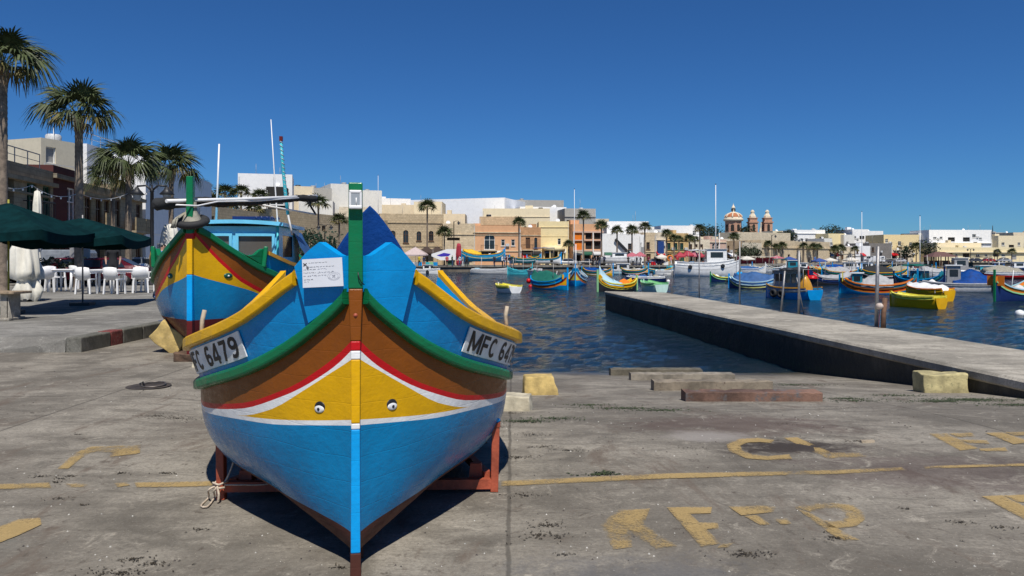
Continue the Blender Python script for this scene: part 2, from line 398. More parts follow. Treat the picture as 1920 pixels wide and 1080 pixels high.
def pier():
    zp = -.03
    L0, L1 = Vector((6.8, 9.92)), Vector((4.44, 35.7)); R0, R1 = Vector((8.97, 13.08)), Vector((7.05, 34.3))
    dl = (L0-L1).normalized(); dr = (R0-R1).normalized()
    L0 = L0+dl*9; R0 = R0+dr*12
    root = thing('concrete_pier', 'long low concrete pier running out from the slipway, its wet side wall darkened for shade', 'pier', (0,0,0))
    n = 60; rows = []
    for i in range(n+1):
        t = i/n; a = L0.lerp(L1, t); b = R0.lerp(R1, t)
        rows.append([a, b])
    def jit(i, k): return .018*noise.noise(Vector((i*.7, k*9, 2)))
    mb = MB(); top = []
    for i, (a, b) in enumerate(rows):
        e = Vector((jit(i, 0), 0)); f = Vector((jit(i, 1), 0)); r = []
        r.append((a.x+.02+e.x, a.y, zp-.16)); r.append((a.x+e.x-.02, a.y, zp-.13+jit(i,3)*.6)); r.append((a.x+e.x-.02, a.y, zp-.035)); r.append((a.x+e.x+.025, a.y, zp+.004+jit(i, 4)*.3))
        for k in (.1, .5, .9): r.append((a.x+(b.x-a.x)*k, a.y+(b.y-a.y)*k, zp+.01*noise.noise(Vector((i*.6, k*3, 5)))))
        r.append((b.x+f.x-.03, b.y, zp)); r.append((b.x+f.x, b.y, zp-.04)); r.append((b.x+f.x, b.y, zp-.16))
        top.append(r)
    mb.grid(top, 0, False)
    k = len(top[-1]); o = (len(top)-1)*k; mb.f.append([o+j for j in range(k)]); mb.m.append(0); mb.sm.append(False)
    mb.build('deck_slab', M['pier'], root)
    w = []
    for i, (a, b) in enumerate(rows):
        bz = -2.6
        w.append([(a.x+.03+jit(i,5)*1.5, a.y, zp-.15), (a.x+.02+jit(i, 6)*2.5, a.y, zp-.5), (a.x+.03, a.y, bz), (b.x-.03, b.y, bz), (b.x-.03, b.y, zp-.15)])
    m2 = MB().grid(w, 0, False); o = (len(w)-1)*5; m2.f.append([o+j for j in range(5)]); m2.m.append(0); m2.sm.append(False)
    m2.build('side_wall', M['shadewetwall'], root)
pier()
PZ = curve([(12.3, .22), (14, .22), (27, .34), (60, .40), (130, .40)])
KX = -7.35
def pavement():
    ys = [12.52, 12.95, 12.97, 13.4, 14, 15, 16, 18, 20, 23, 27, 32, 40, 50, 62, 80, 100, 118]
    xs = [-62, -45, -34, -28, -24, -20, -17, -14, -12, -10.5, -9.2, -8.2, KX-.13]
    ex = lambda x, y: x if y <= 27 or x < -18.5 else x-.19*(y-27)*(x+18.5)/(18.5+KX)
    rows = []
    for y in ys:
        rows.append([(ex(x, y), y, PZ(y)*clamp((y-12.5)/.45 + max(0, (x+8.3))*3.) if y < 13.4 else PZ(y)+.0) for x in xs])
    rows.insert(0, [(x, 12.5, -.05 if x < -8 else -.02) for x in xs])
    tag(MB().grid(rows, 0, False).build('promenade_pavement', M['pave']), kind='structure')
    # kerb stones: one object each
    root = thing('kerb', 'weathered concrete kerb edging the raised promenade with a red and a blue painted stone', 'kerb', (0,0,0))
    y = 12.5; i = 0
    cols = {1: 'kred', 4: 'kblue'}
    kr = paint('faded_red_on_kerb', (.17,.035,.03), .85, .35, 9, .5, worn=.2, worncol=(.2,.18,.15)); kb = paint('faded_blue_on_kerb', (.03,.05,.13), .85, .35, 9, .5, worn=.2, worncol=(.2,.18,.15))
    kp = concrete_mat('kerb_concrete', (.17,.165,.135), (.23,.22,.19), (.10,.10,.085))
    lens = [.95, .42, .75, 1.1, .5, 1.0]
    while y < 27:
        L = lens[i] if i < len(lens) else 1.0 if y < 30 else 3.0
        m = kr if i == 1 else kb if i == 4 else kp
        h = PZ(y+.3)+.035+R.uniform(-.006, .006)
        o = MB().box((0,0,-.12), (.26, L-.015, h+.24)).build('kerb_stone', m, root, (KX+R.uniform(-.006,.006), y+L/2, (h)/2+.0))
        bevel(o, .022, 2)
        if i in (1, 4): o['label'] = 'red painted kerb stone' if i == 1 else 'blue painted kerb stone'
        y += L; i += 1
pavement()
# far quay land
QE = [(-9.5, 30), (-16, 70), (-24, 112), (-22, 125), (22, 127), (47, 137), (80, 165), (120, 205), (190, 236), (330, 250)]
def far_quay():
    mb = MB()
    far = [(-140, 30), (-140, 420), (600, 700), (600, 250)]
    poly = [Vector((x, y, QZ)) for x, y in QE]+[Vector((600, 250, QZ)), Vector((600, 700, QZ)), Vector((-200, 700, QZ)), Vector((-200, 30, QZ))]
    bm = bmesh.new(); vs = [bm.verts.new(p) for p in poly]; f = bm.faces.new(vs); bmesh.ops.triangulate(bm, faces=[f])
    bm.normal_update(); me = bpy.data.meshes.new('quay_ground'); bm.to_mesh(me); bm.free(); me.materials.append(M['quay'])
    tag(ob('quay_ground', me), kind='structure')
    for i in range(len(QE)-1):
        a, b = QE[i], QE[i+1]
        mb.add([(a[0], a[1], -2.5), (b[0], b[1], -2.5), (b[0], b[1], QZ-.2), (a[0], a[1], QZ-.2)], [(0,1,2,3)])
        mb.bar((a[0], a[1], QZ-.09), (b[0], b[1], QZ-.09), .5, .24, 1)
    tag(mb.build('quay_wall', [paint('quay_wall_stone', (.13,.11,.085), .8, .5, .7, .5, bscale=6), M['quay']], None), kind='structure')
far_quay()
# ------------------------------------------------------------ worn yellow lettering on the slipway
def marks():
    root = thing('painted_lettering', 'worn yellow KEEP CLEAR lettering and line painted on the slipway concrete', 'road marking')
    def piece(name, polys, dz=.006):
        bm = bmesh.new(); lay = bm.verts.layers.float.new('worn')
        for pl in polys:
            vs = [bm.verts.new(G(*q)+Vector((0,0,dz))) for q in pl]; bm.faces.new(vs)
        bmesh.ops.remove_doubles(bm, verts=bm.verts, dist=.002)
        old = set(bm.verts)
        bmesh.ops.inset_region(bm, faces=bm.faces[:], thickness=.028, use_even_offset=True, use_boundary=True)
        bnd = {v for e in bm.edges if e.is_boundary for v in e.verts}
        for v in bm.verts: v[lay] = 0. if v in bnd else 1.
        bmesh.ops.triangulate(bm, faces=bm.faces[:])
        me = bpy.data.meshes.new(name); bm.to_mesh(me); bm.free(); me.materials.append(M['roadpaint']); return ob(name, me, root)
    def strip(a, b): return [[a[i], a[i+1], b[i+1], b[i]] for i in range(len(a)-1)]
    piece('letter', [[(1124,985),(1160,957),(1183,957),(1181,990),(1184,1002),(1186,1028),(1150,1032)], [(1181,990),(1183,957),(1219,955),(1207,985)], [(1184,1002),(1181,990),(1207,985),(1272,1026),(1230,1031)]])
    piece('letter', [[(1250,953),(1281,952),(1294,965),(1311,981),(1325,994),(1352,1021),(1314,1027)], [(1294,965),(1281,952),(1335,952),(1333,964)], [(1325,994),(1311,981),(1346,982),(1348,993)], [(1352,1021),(1378,1019),(1365,1028),(1345,1029)]])
    piece('letter', [[(1365,951),(1430,949),(1455,952),(1450,962),(1390,968)], [(1395,969),(1420,967),(1445,985),(1425,986)], [(1450,975),(1475,973),(1485,984),(1465,985)]])
    ou = [(1490,952),(1520,946),(1560,943),(1600,949),(1620,962),(1622,976),(1606,988),(1575,992),(1552,990)]
    inn = [(1520,962),(1535,957),(1552,955),(1572,957),(1584,963),(1586,971),(1578,977),(1562,979),(1545,977)]
    piece('letter', strip(ou, inn)+[[(1490,953),(1519,963),(1590,1003),(1612,1014),(1582,1016),(1560,1005)]])
    a = [(1452,826),(1420,822),(1385,824),(1362,834),(1366,847),(1400,861),(1440,864),(1486,862)]
    b = [(1446,832),(1425,830),(1402,831),(1388,837),(1392,845),(1412,853),(1440,856),(1480,853)]
    piece('letter', strip(a, b))
    piece('letter', [[(1468,822),(1495,821),(1556,848),(1552,861)], [(1556,849),(1612,850),(1627,857),(1553,861)]])
    piece('letter', [[(1740,814),(1775,813),(1835,842),(1800,846)], [(1777,813),(1822,812),(1830,820),(1793,821)], [(1800,825),(1850,826),(1856,833),(1815,832)], [(1836,842),(1885,840),(1890,847),(1838,847)]])
    piece('letter', [[(1845,812),(1880,811),(1935,830),(1900,834)], [(1882,811),(1935,810),(1940,817),(1902,818)]])
    piece('letter', [[(1840,932),(1880,930),(1990,985),(1950,992)], [(1882,930),(1960,928),(1965,944),(1908,943)]])
    piece('painted_line', strip([(940,903),(1090,896),(1240,889),(1400,886),(1570,882),(1690,877)], [(940,913),(1090,906),(1240,899),(1400,894.5),(1570,890),(1700,883)]))
    piece('painted_line', strip([(1730,875),(1800,873),(1930,870)], [(1735,880),(1800,878),(1930,875)]))
    for pl in ([(-60,909),(30,908),(92,906),(96,916),(30,918),(-60,920)], [(122,908),(150,907),(166,910),(160,915),(128,916)], [(214,907),(236,905),(244,911),(220,915)], [(252,906),(330,904.5),(428,902),(428,912),(330,914.5),(256,915)]): piece('painted_line', [pl])
    piece('letter', strip([(108,880),(140,850),(170,838),(265,835)], [(128,880),(160,855),(180,849),(262,851)])+[[(205,858),(258,852),(262,845),(210,850)]])
    piece('letter', [[(-40,1003),(35,975),(75,972),(78,985),(35,1005),(-40,1035)]])
marks()
# ------------------------------------------------------------ sleepers and stones on the slip
def sleeper(x0, x1, yt, yb, mat, label):
    a, b = G(x0, yb), G(x1, yb); d = (a.y+b.y)/2; h = (yb-yt)*d/F*.86; w = .24
    L = (b-a).length; ang = math.atan2(b.y-a.y, b.x-a.x)
    mb = MB(); n = 40; rows = []
    for i in range(n+1):
        x = -L/2+L*i/n; j = lambda k: .016*noise.noise(Vector((x*3, k*5+yb, 1)))+.010*noise.noise(Vector((x*14, k*5+yb, 7)))-(.03*max(0, noise.noise(Vector((x*5, k*9+yb, 3)))-.15) if k in (2,3,4,5) else 0)
        rows.append([(x, -w/2+j(0), j(1)*.3), (x, -w/2+j(2), h+j(3)), (x, w/2+j(4), h+j(5)), (x, w/2, 0)])
    mb.grid(rows, 0, False, True)
    for o in (0, n*4): mb.f.append([o, o+1, o+2, o+3]); mb.m.append(0); mb.sm.append(False)
    c = (a+b)/2; c.y += w/2
    o = mb.build('timber_sleeper', mat, None, (c.x, c.y, min(a.z, b.z, gz(c.x, c.y))), ang)
    tag(o, label, 'sleeper', 'sleepers laid across the slip'); bevel(o, .008, 1)
wd1 = paint('grey_green_sleeper', (.12,.105,.075), .85, .35, 5, .6, worn=.06, worncol=(.05,.04,.03)); wd2 = paint('pale_sleeper', (.23,.20,.155), .85, .35, 5, .6, worn=.10, worncol=(.08,.05,.035))
wd3 = paint('brown_stained_sleeper', (.20,.165,.12), .85, .4, 4, .6, worn=.16, worncol=(.07,.035,.025)); wd4 = paint('red_stained_sleeper', (.15,.085,.06), .9, .55, 2.0, .7, worn=.2, worncol=(.11,.115,.12))
sleeper(1145, 1318, 689, 704, wd1, 'dark grey timber sleeper farthest down the slip, at the water edge')
sleeper(1183, 1378, 698, 713, wd2, 'short pale timber sleeper, second from the water')
sleeper(1226, 1450, 711, 732, wd3, 'timber sleeper stained brown at one end, third from the water')
sleeper(1285, 1543, 731, 753, wd4, 'reddish timber sleeper highest up the slip, farthest from the water')
def block(name, x0, x1, yt, yb, rz, mat, label, dep=.4, tilt=0, taper=.9, cat='stone block', mat2=None):
    a, b = G(x0, yb), G(x1, yb); d = a.y; w = (x1-x0)*d/F/(abs(math.cos(rz))+.35*abs(math.sin(rz))); h = (yb-yt)*d/F*.92
    bm = bmesh.new(); bmesh.ops.create_cube(bm, size=1); bmesh.ops.subdivide_edges(bm, edges=bm.edges[:], cuts=7, use_grid_fill=True)
    for v in bm.verts:
        p = v.co; s = 1-(1-taper)*(p.z+.5); q = Vector((p.x*w*s, p.y*dep*s, p.z*h))
        q += Vector((noise.noise(q*5+Vector((x0,0,0))), noise.noise(q*5+Vector((0,x0,3))), noise.noise(q*5+Vector((9,0,x0)))))*.030+Vector((noise.noise(q*19), noise.noise(q*19+Vector((5,0,0))), noise.noise(q*19+Vector((0,5,0)))))*.010
        v.co = q
    for f in bm.faces: f.smooth = True
    me = bpy.data.meshes.new(name); bm.to_mesh(me); bm.free(); me.materials.append(mat)
    c = (a+b)/2; o = ob(name, me, None, (c.x, c.y+dep/2, gz(c.x, c.y+dep/2)+h/2-.02), rz); o.rotation_euler = (0, tilt, rz)
    bevel(o, .015, 2); return tag(o, label, cat)
ystone = paint('yellow_painted_limestone', (.50,.36,.13), .9, .3, 5, .8, bscale=24, worn=.12, worncol=(.36,.30,.20))
pstone = paint('pale_limestone', (.46,.41,.30), .9, .25, 5, .8, bscale=24); gstone = paint('mossy_yellow_limestone', (.42,.36,.18), .9, .3, 5, .8, bscale=24, worn=.16, worncol=(.14,.15,.07))
block('stone_block', 978, 1046, 699, 741, rad(6), ystone, 'yellow painted limestone block beside the water edge', .4, 0, .8)
block('stone_block', 945, 998, 737, 771, rad(-4), pstone, 'small pale limestone block half hidden by the luzzu', .35, 0, .95)
block('stone_block', 1735, 1818, 694, 737, rad(-5), gstone, 'mossy yellow limestone block standing against the pier', .36, 0, .97)
# iron ring lying in a shallow hollow
def ring():
    c = G(288, 724); t = thing('mooring_ring', 'iron mooring ring lying flat on the slipway concrete', 'mooring ring', (c.x, c.y, c.z))
    pts = [(.135*math.cos(a), .135*math.sin(a), .022+.010*math.sin(a)) for a in [i*2*math.pi/28 for i in range(29)]]
    MB().tube(pts, .011, 8, 0, False).build('ring', paint('worn_ring_iron', (.14,.12,.105), .45, .3, 20, .3, metal=.5), t)
    MB().tube([(-.135,0,-.02),(-.155,-.03,.04),(-.13,-.01,.055),(-.11,0,-.02)], .012, 8).build('staple', M['iron'], t)
    mb = MB(); mb.lathe([(0.001,.004),(.12,.0045),(.26,.003)], 24, c=(-.06,0,.001)); mb.build('dark_hollow_disc', paint('dark_hollow_tone', (.05,.04,.033), .7, .4, 8, .5), t)  # flat dark disc lies in place of the hollow
ring()
# weed, dry seaweed and grit lying about
def litter():
    rr = random.Random(5)
    wm = paint('dry_seaweed', (.045,.035,.022), .95, .5, 30, .3); gm = paint('green_weed', (.035,.05,.018), .9, .5, 20, .3); sm = paint('grit_and_shell', (.42,.40,.36), .8, .4, 30, .2)
    dk = paint('dark_grit', (.06,.05,.045), .9, .4, 30, .2)
    def clump(mb, c, r, n, ex=1.6, big=1.):
        for _ in range(n):
            a = rr.uniform(0, 6.28); q = r*abs(rr.gauss(0, .45)); x = c.x+q*math.cos(a)*ex; y = c.y+q*math.sin(a)*.8; z = gz(x, y)+.004
            d = rr.uniform(0, 6.28); l = big*rr.uniform(.006, .028); w = big*rr.uniform(.0014, .0042); h = big*rr.uniform(.001, .005)
            dx, dy = math.cos(d)*l, math.sin(d)*l; nx, ny = -math.sin(d)*w, math.cos(d)*w
            mb.add([(x-nx, y-ny, z), (x+dx*.5-nx, y+dy*.5-ny, z+h), (x+dx, y+dy, z+.002), (x+dx*.5+nx, y+dy*.5+ny, z+h*.8), (x+nx, y+ny, z)], [(0,1,3,4), (1,2,3)])
    mb = MB()
    for px, py, r, n in ((1820,750,.5,420),(1760,753,.3,160),(1905,760,.3,140),(1590,748,.22,90),(1170,766,.3,130),(1240,770,.28,90),(1040,785,.2,60),(1340,1003,.02,0),(1130,889,.10,45),(1105,760,.2,60),(985,790,.16,90),(1600,752,.25,80),(1680,742,.3,90),(1490,722,.4,120),(1400,728,.3,60)):
        clump(mb, G(px, py), r, int(n*2.2), 2.2, 1.9)
    tag(mb.build('green_seaweed', gm), kind='stuff')
    mb = MB()
    for px, py, r, n in ((1010,1005,.14,60),(1030,985,.1,40),(1398,1040,.10,60),(970,858,.12,55),(1020,838,.12,40),(1065,845,.1,40),(985,930,.1,40),(1000,815,.2,60),(640,1065,.05,20),(40,1000,.03,0),(112,898,.05,16),(110,936,.05,18),(155,947,.03,12),(105,905,.06,20),(75,894,.06,26),(130,893,.05,20),(310,888,.06,30),(228,888,.05,20),(375,994,.05,14),(245,1050,.06,30),(290,1058,.07,40),(225,1075,.12,70),(290,780,.2,70),(330,785,.2,90),(60,775,.1,14),(150,815,.06,14),(420,770,.14,60),(1290,840,.1,20),(1590,765,.3,50),(1800,980,.08,24),(1570,1010,.08,40),(1700,955,.05,10),(1880,990,.06,18),(1610,828,.1,30),(1470,795,.15,30),(1060,1040,.08,14),(930,800,.15,60),(960,775,.12,60)):
        clump(mb, G(px, py), r, int(n*1.5), 2.0)
    for _ in range(70):
        x = rr.uniform(-6, 6.2); y = rr.uniform(2.2, 13); clump(mb, Vector((x, y, 0)), rr.uniform(.015, .05), rr.randint(1, 5))
    tag(mb.build('dry_seaweed_litter', wm), kind='stuff')
    for nm, m, cnt, smax in (('grit', sm, 900, .008), ('dark_grit', dk, 700, .009)):
        mb = MB()
        for _ in range(cnt):
            y = 2.1+9*rr.random()**1.6; x = rr.uniform(-.75, .75)*(y+2)
            if x > 6.2: continue
            s = rr.uniform(.0025, smax); z = gz(x, y)+s*.3
            mb.add([(x-s, y-s*.7, z-s*.5), (x+s, y-s, z-s*.5), (x+s*.8, y+s, z-s*.5), (x-s*.9, y+s*.8, z-s*.5), (x+s*rr.uniform(-.3,.3), y+s*.2, z+s*.6)], [(0,1,4),(1,2,4),(2,3,4),(3,0,4)])
        tag(mb.build(nm, m), kind='stuff')
    c = G(1626, 830); o = MB().box((0,0,.012), (.12,.03,.022)).build('wood_offcut', M['oar'], None, (c.x, c.y, c.z), .1); tag(o, 'small pale offcut of wood lying near the CL lettering', 'offcut')
    # flakes of bottle-cap sized shell that catch the eye
litter()
# ------------------------------------------------------------ luzzu builder
def sec(t, n): return (1-(1-clamp(t))**n)**(1/n)
class Hull:
    """T: dict of profile curves over a (metres aft of the stem)"""
    def __init__(s, T, L): s.T = T; s.L = L
    def x(s, a, z):
        S, K = s.T['S'](a), s.T['K'](a)
        return s.T['B'](a)*sec((z-K)/max(1e-4, S-K), s.T['n'](a))
    def build(s, root, mats, bands, st, sub=3, name='hull'):
        mb = MB(); nb = len(bands)
        levels = []
        for a in st:
            S, K = s.T['S'](a), s.T['K'](a); zs = [S]
            for b in bands: zs.append(clamp(b(a), K+.001, zs[-1]))
            zs.append(K); levels.append(zs)
        for sg in (1, -1):
            for b in range(nb+1):
                k = sub if b < nb-0 else max(sub, 4)
                if b >= nb-1: k = max(sub, 5)
                rows = []
                for a, zs in zip(st, levels):
                    rows.append([(sg*s.x(a, zs[b]+(zs[b+1]-zs[b])*q/k), a, zs[b]+(zs[b+1]-zs[b])*q/k) for q in range(k+1)])
                mb.grid(rows, b, True)
        o = mb.build(name, mats, root)
        bm = bmesh.new(); bm.from_mesh(o.data); bmesh.ops.remove_doubles(bm, verts=bm.verts, dist=.0008)
        bmesh.ops.dissolve_degenerate(bm, edges=bm.edges, dist=.0005); bmesh.ops.recalc_face_normals(bm, faces=bm.faces); bm.to_mesh(o.data); bm.free()
        return o
def sweep(mb, path, prof, m=0, outw=None, sm=False):
    """path: list of (point, outward unit vec); prof: (out,up) pairs closed"""
    rows = [[tuple(p+o*u+Vector((0,0,v))) for u, v in prof] for p, o in path]
    mb.grid(rows, m, sm, True)
    k = len(prof); n = len(mb.v)-len(rows)*k
    mb.f.append([n+j for j in range(k)]); mb.m.append(m); mb.sm.append(False)
    e = len(mb.v)-k; mb.f.append([e+j for j in range(k)][::-1]); mb.m.append(m); mb.sm.append(False)
def side_path(fx, fz, st, sg):
    out = []
    for i, a in enumerate(st):
        a0, a1 = st[max(0, i-1)], st[min(len(st)-1, i+1)]
        tx, ty = (fx(a1)-fx(a0)), a1-a0; l = math.hypot(tx, ty)
        out.append((Vector((sg*fx(a), a, fz(a))), Vector((sg*ty/l, -tx/l, 0))))
    return out
def spread(a, b, n): return [a+(b-a)*i/n for i in range(n+1)]
# ------------------------------------------------------------ the big boat in front
BL = 5.2
TB = dict(B=curve([(0,.020),(.04,.068),(.1,.15),(.25,.34),(.5,.58),(.85,.82),(1.2,.98),(1.6,1.06),(2.4,1.1),(3.2,1.08),(4.0,.98),(4.5,.77),(4.9,.45),(5.1,.2),(5.2,.036)]),
    S=curve([(0,1.43),(.1,1.297),(.25,1.14),(.5,.997),(.85,.889),(1.2,.806),(1.6,.755),(2.6,.72),(3.4,.76),(4,.85),(4.5,1.0),(5,1.3),(5.2,1.45)]),
    K=curve([(0,.08),(.3,.07),(1,.09),(2.6,.10),(4.6,.09),(5.2,.1)]),
    n=curve([(0,2.0),(.26,2.2),(.66,2.2),(1.0,2.45),(1.5,3),(2.6,3.2),(4,2.6),(5.2,1.7)]))
redtop = curve([(0,1.18),(.1,1.053),(.26,.912),(.6,.773),(1.25,.682),(2.6,.62),(4,.69),(4.7,.80),(5.2,1.15)])
redbot = curve([(0,1.132),(.1,1.01),(.26,.88),(.6,.742),(1.25,.65),(2.6,.59),(4,.66),(4.7,.77),(5.2,1.1)])
whitebot = curve([(0,1.086),(.04,1.05),(.17,.927),(.26,.85),(.37,.778),(.6,.702),(1.25,.633),(2.6,.57),(5.2,.9)])
yelbot = curve([(0,.78),(.17,.75),(.37,.722),(.6,.70),(1.25,.63),(2.6,.566),(5.2,.85)])
w2bot = curve([(0,.752),(.17,.725),(.37,.695),(.6,.677),(1.25,.618),(2.6,.556),(5.2,.8)])
afbot = curve([(0,.20),(.3,.25),(.7,.275),(1.5,.32),(5.2,.30)])
HB = Hull(TB, BL)
def main_boat():
    th = rad(10.8)
    root = thing('fishing_boat', 'blue luzzu with yellow and brown bands and number plates propped on a red cradle', 'fishing boat', (-.787, 3.76, 0), th, 'boats hauled out on the slip')
    st = [0,.012,.03,.05,.075,.1,.13,.17,.21,.26,.31,.37,.43,.5,.58,.66,.75,.85,.95,1.05,1.15,1.25,1.4,1.6,1.8,2.1,2.5,2.9,3.3,3.7,4.0,4.3,4.5,4.7,4.85,5.0,5.1,5.16,5.2]
    HB.build(root, [M['brown'], M['red'], M['white'], M['yellow'], M['white'], M['hullblue'], M['antifoul']], [redtop, redbot, whitebot, yelbot, w2bot, afbot], st, 4)
    B, S = TB['B'], TB['S']
    # stem post in its painted lengths
    def stem(y0, y1, z0, z1, mat, w0, w1, dep=.09, name='stem_post', top=False, lab=None):
        poly0 = [(-w0/2, y0, z0), (w0/2, y0, z0), (w0/2*.8, y0+dep, z0), (-w0/2*.8, y0+dep, z0)]
        poly1 = [(-w1/2, y1, z1), (w1/2, y1, z1), (w1/2*.8, y1+dep, z1), (-w1/2*.8, y1+dep, z1)]
        o = MB().add(poly0+poly1, [(3,2,1,0),(4,5,6,7),(0,1,5,4),(1,2,6,5),(2,3,7,6),(3,0,4,7)]).build(name, mat, root)
        bevel(o, .006, 2)
        if lab: o['label'] = lab
        return o
    stem(-.045, -.045, 1.442, 1.972, M['green'], .072, .070, .11, lab='green upper length of the stem post')
    stem(-.048, -.045, 1.182, 1.442, M['brown'], .050, .070, .10, lab='brown length of the stem post')
    stem(-.049, -.048, 1.134, 1.182, M['red'], .048, .050, .10, lab='red band of the stem post')
    stem(-.050, -.049, 1.090, 1.134, M['white'], .047, .048, .10, lab='white band of the stem post')
    stem(-.050, -.050, .772, 1.090, M['yellow'], .044, .047, .10, lab='yellow length of the stem post')
    stem(-.050, -.050, .742, .772, M['white'], .044, .044, .10, lab='lower white band of the stem post')
    stem(-.048, -.050, .125, .742, M['stemblue'], .048, .044, .10, lab='blue length of the stem post, toned as sunlit')
    stem(-.040, -.048, -.01, .125, M['antifoul'], .055, .052, .16, lab='brown foot of the stem post')
    bolt = MB().lathe([(0.0005,.008),(.006,.006),(.011,0)], 12, M=Matrix.Rotation(rad(90), 4, 'X')); o = bolt.build('stem_bolt', M['rust'], root, (0, -.047, 1.31))
    # stern post, keel
    MB().box((0, 5.24, .78), (.06, .12, 1.5)).build('stern_post', M['green'], root)
    MB().box((0, 2.7, .045), (.07, 5.0, .09)).build('keel', M['antifoul'], root)
    # rub rails
    rst = [.010,.03,.06,.1,.15,.2,.26,.33,.4,.5,.62,.75,.9,1.1,1.3,1.6,2,2.5,3,3.5,4,4.3,4.6,4.8,5.0,5.1,5.18]
    prof = [(-.012,-.050),(.040,-.046),(.047,-.036),(.047,.008),(.038,.020),(-.012,.024)]
    for sg in (1, -1):
        mb = MB(); sweep(mb, side_path(B, S, rst, sg), prof); o = mb.build('rub_rail', M['green'], root); bevel(o, .005, 1)
    # flared washboards and yellow caps: fore end cut square, aft end rising to a cut end
    cx = lambda a: B(a)+.086*smooth((a)/.12)
    cz = curve([(.05,1.60),(.15,1.53),(.27,1.424),(.42,1.316),(.66,1.218),(1.2,1.09),(1.6,1.03),(2.4,.99),(3,1.03),(3.6,1.085),(4,1.17),(4.25,1.28),(4.5,1.447)])
    cst = [.15,.2,.27,.34,.42,.53,.66,.8,.95,1.1,1.25,1.4,1.6,1.9,2.2,2.6,3,3.4,3.7,4,4.2,4.35,4.5]
    wst = [.11]+cst
    for sg in (1, -1):
        mb = MB(); rows = []
        for a in wst:
            rows.append([(sg*(B(a)+(cx(a)-B(a))*q-t), a, S(a)+.02+(cz(a)-S(a)-.03)*q) for q, t in ((0,0),(.33,0),(.67,0),(1,0),(1,.03),(.5,.03),(0,.03))])
        mb.grid(rows, 0, False, True); mb.f.append(list(range(7))); mb.m.append(0); mb.sm.append(False)
        o = mb.build('washboard', M['blue'], root)
        mb = MB(); path = side_path(cx, cz, cst, sg)
        sweep(mb, path, [(-.035,-.072),(.018,-.072),(.026,-.065),(.026,-.008),(.018,0),(-.045,.004)]); o = mb.build('gunwale_cap', M['yellow'], root); bevel(o, .004, 1)
        # rowlock pad and thole pin
        a = 1.75; q = Vector((sg*(cx(a)-.03), a, cz(a)))
        o = MB().box(q+Vector((-sg*.03,0,.018)), (.11,.26,.045)).build('rowlock_pad', M['yellow'], root); bevel(o, .008, 1)
        MB().tube([q+Vector((-sg*.03,0,.02)), q+Vector((-sg*.035-.004,.02,.13)), q+Vector((-sg*.035+.01,.03,.205))], [.014,.016,.015], 8).build('thole_pin', M['oar'], root)
        # breast boards either side of the stem, with a peaked top
        tp = [(0,1.607),(.1,1.605),(.2,1.615),(.3,1.637),(.47,1.676),(1,1.55)]
        top = lambda u: next(p[1]+(q[1]-p[1])*(u-p[0])/(q[0]-p[0]) for p, q in zip(tp, tp[1:]) if u <= q[0]+1e-9)
        def bpnt(u, z, off):
            a = .012+.128*u; q = clamp((z-S(a))/.30); return (sg*(B(a)+.006+.072*q*smooth(u*1.3)+off), a-.014-off*.6, z)
        us = [0,.06,.12,.2,.28,.36,.43,.47,.51,.58,.66,.75,.84,.92,1]
        rows = []
        for u in us:
            a = .012+.128*u; b0 = S(a)+.012; t1 = top(u)
            zs = [b0+(t1-b0)*k/6 for k in range(7)]
            rows.append([bpnt(u, z,   .012+.016*u*u) for z in zs]+[bpnt(u, z, -.016) for z in zs[::-1]])
        mb = MB(); mb.grid(rows, 0, False, True); k = 14; n0 = len(mb.v)-k
        mb.f += [list(range(k)), list(range(n0, n0+k))]; mb.m += [0,0]; mb.sm += [False,False]
        mb.build('breast_board', M['blue'], root)
        # number plate bent along the washboard
        pst = spread(.50, 1.36, 22)
        def wp(a, q, off=0):
            p = Vector((sg*(B(a)+(cx(a)-B(a))*q), a, S(a)+.02+(cz(a)-S(a)-.03)*q))
            t = Vector((sg*(cx(a+.01)-cx(a-.01)), .02, 0)); w = Vector((-t.y, t.x, 0)).normalized()
            if w.x*sg < 0: w = -w
            return p+w*off
        mb = MB(); rows = [[tuple(wp(a, .13, .004)), tuple(wp(a, .13, .011)), tuple(wp(a, .70, .011)), tuple(wp(a, .70, .004))] for a in pst]
        mb.grid(rows, 0, False, True); mb.f += [[0,1,2,3]]; mb.m.append(0); mb.sm.append(False)
        pl = mb.build('number_plate', paint('plate_white', (.80,.80,.78), .5, .12, 9, .2, worn=.05, worncol=(.3,.3,.3)), root)
        alen = [0]
        for i in range(1, len(pst)): alen.append(alen[-1]+(wp(pst[i], .4)-wp(pst[i-1], .4)).length)
        inv = curve(list(zip(alen, pst)))
        el = lambda cx_, cy_, rx, ry, a0, a1: [(cx_+rx*math.cos(rad(a0+(a1-a0)*k/9)), cy_+ry*math.sin(rad(a0+(a1-a0)*k/9))) for k in range(10)]
        GL = {'M': (1.25, [[(.12,0),(.12,1)],[(.14,.98),(.625,.12)],[(.625,.12),(1.11,.98)],[(1.13,1),(1.13,0)]]), 'F': (.86, [[(.12,0),(.12,1)],[(.12,.9),(.82,.9)],[(.12,.5),(.72,.5)]]),
              'C': (1.0, [el(.5,.5,.38,.41,48,312)]), ' ': (.42, []), '6': (.9, [el(.45,.30,.32,.22,0,360), [(.13,.30)]+el(.50,.52,.37,.39,190,55)]), '4': (.92, [[(.66,0),(.66,1)],[(.66,.95),(.10,.33)],[(.04,.27),(.88,.27)]]),
              '7': (.86, [[(.06,.9),(.82,.9)],[(.74,.88),(.48,.45),(.34,0)]]), '9': (.9, [el(.45,.70,.32,.22,0,360), [(.77,.70)]+el(.40,.48,.37,.39,10,-125)])}
        txt = 'MFC 6479'; tot = sum(GL[ch][0]+.14 for ch in txt); pos = 0
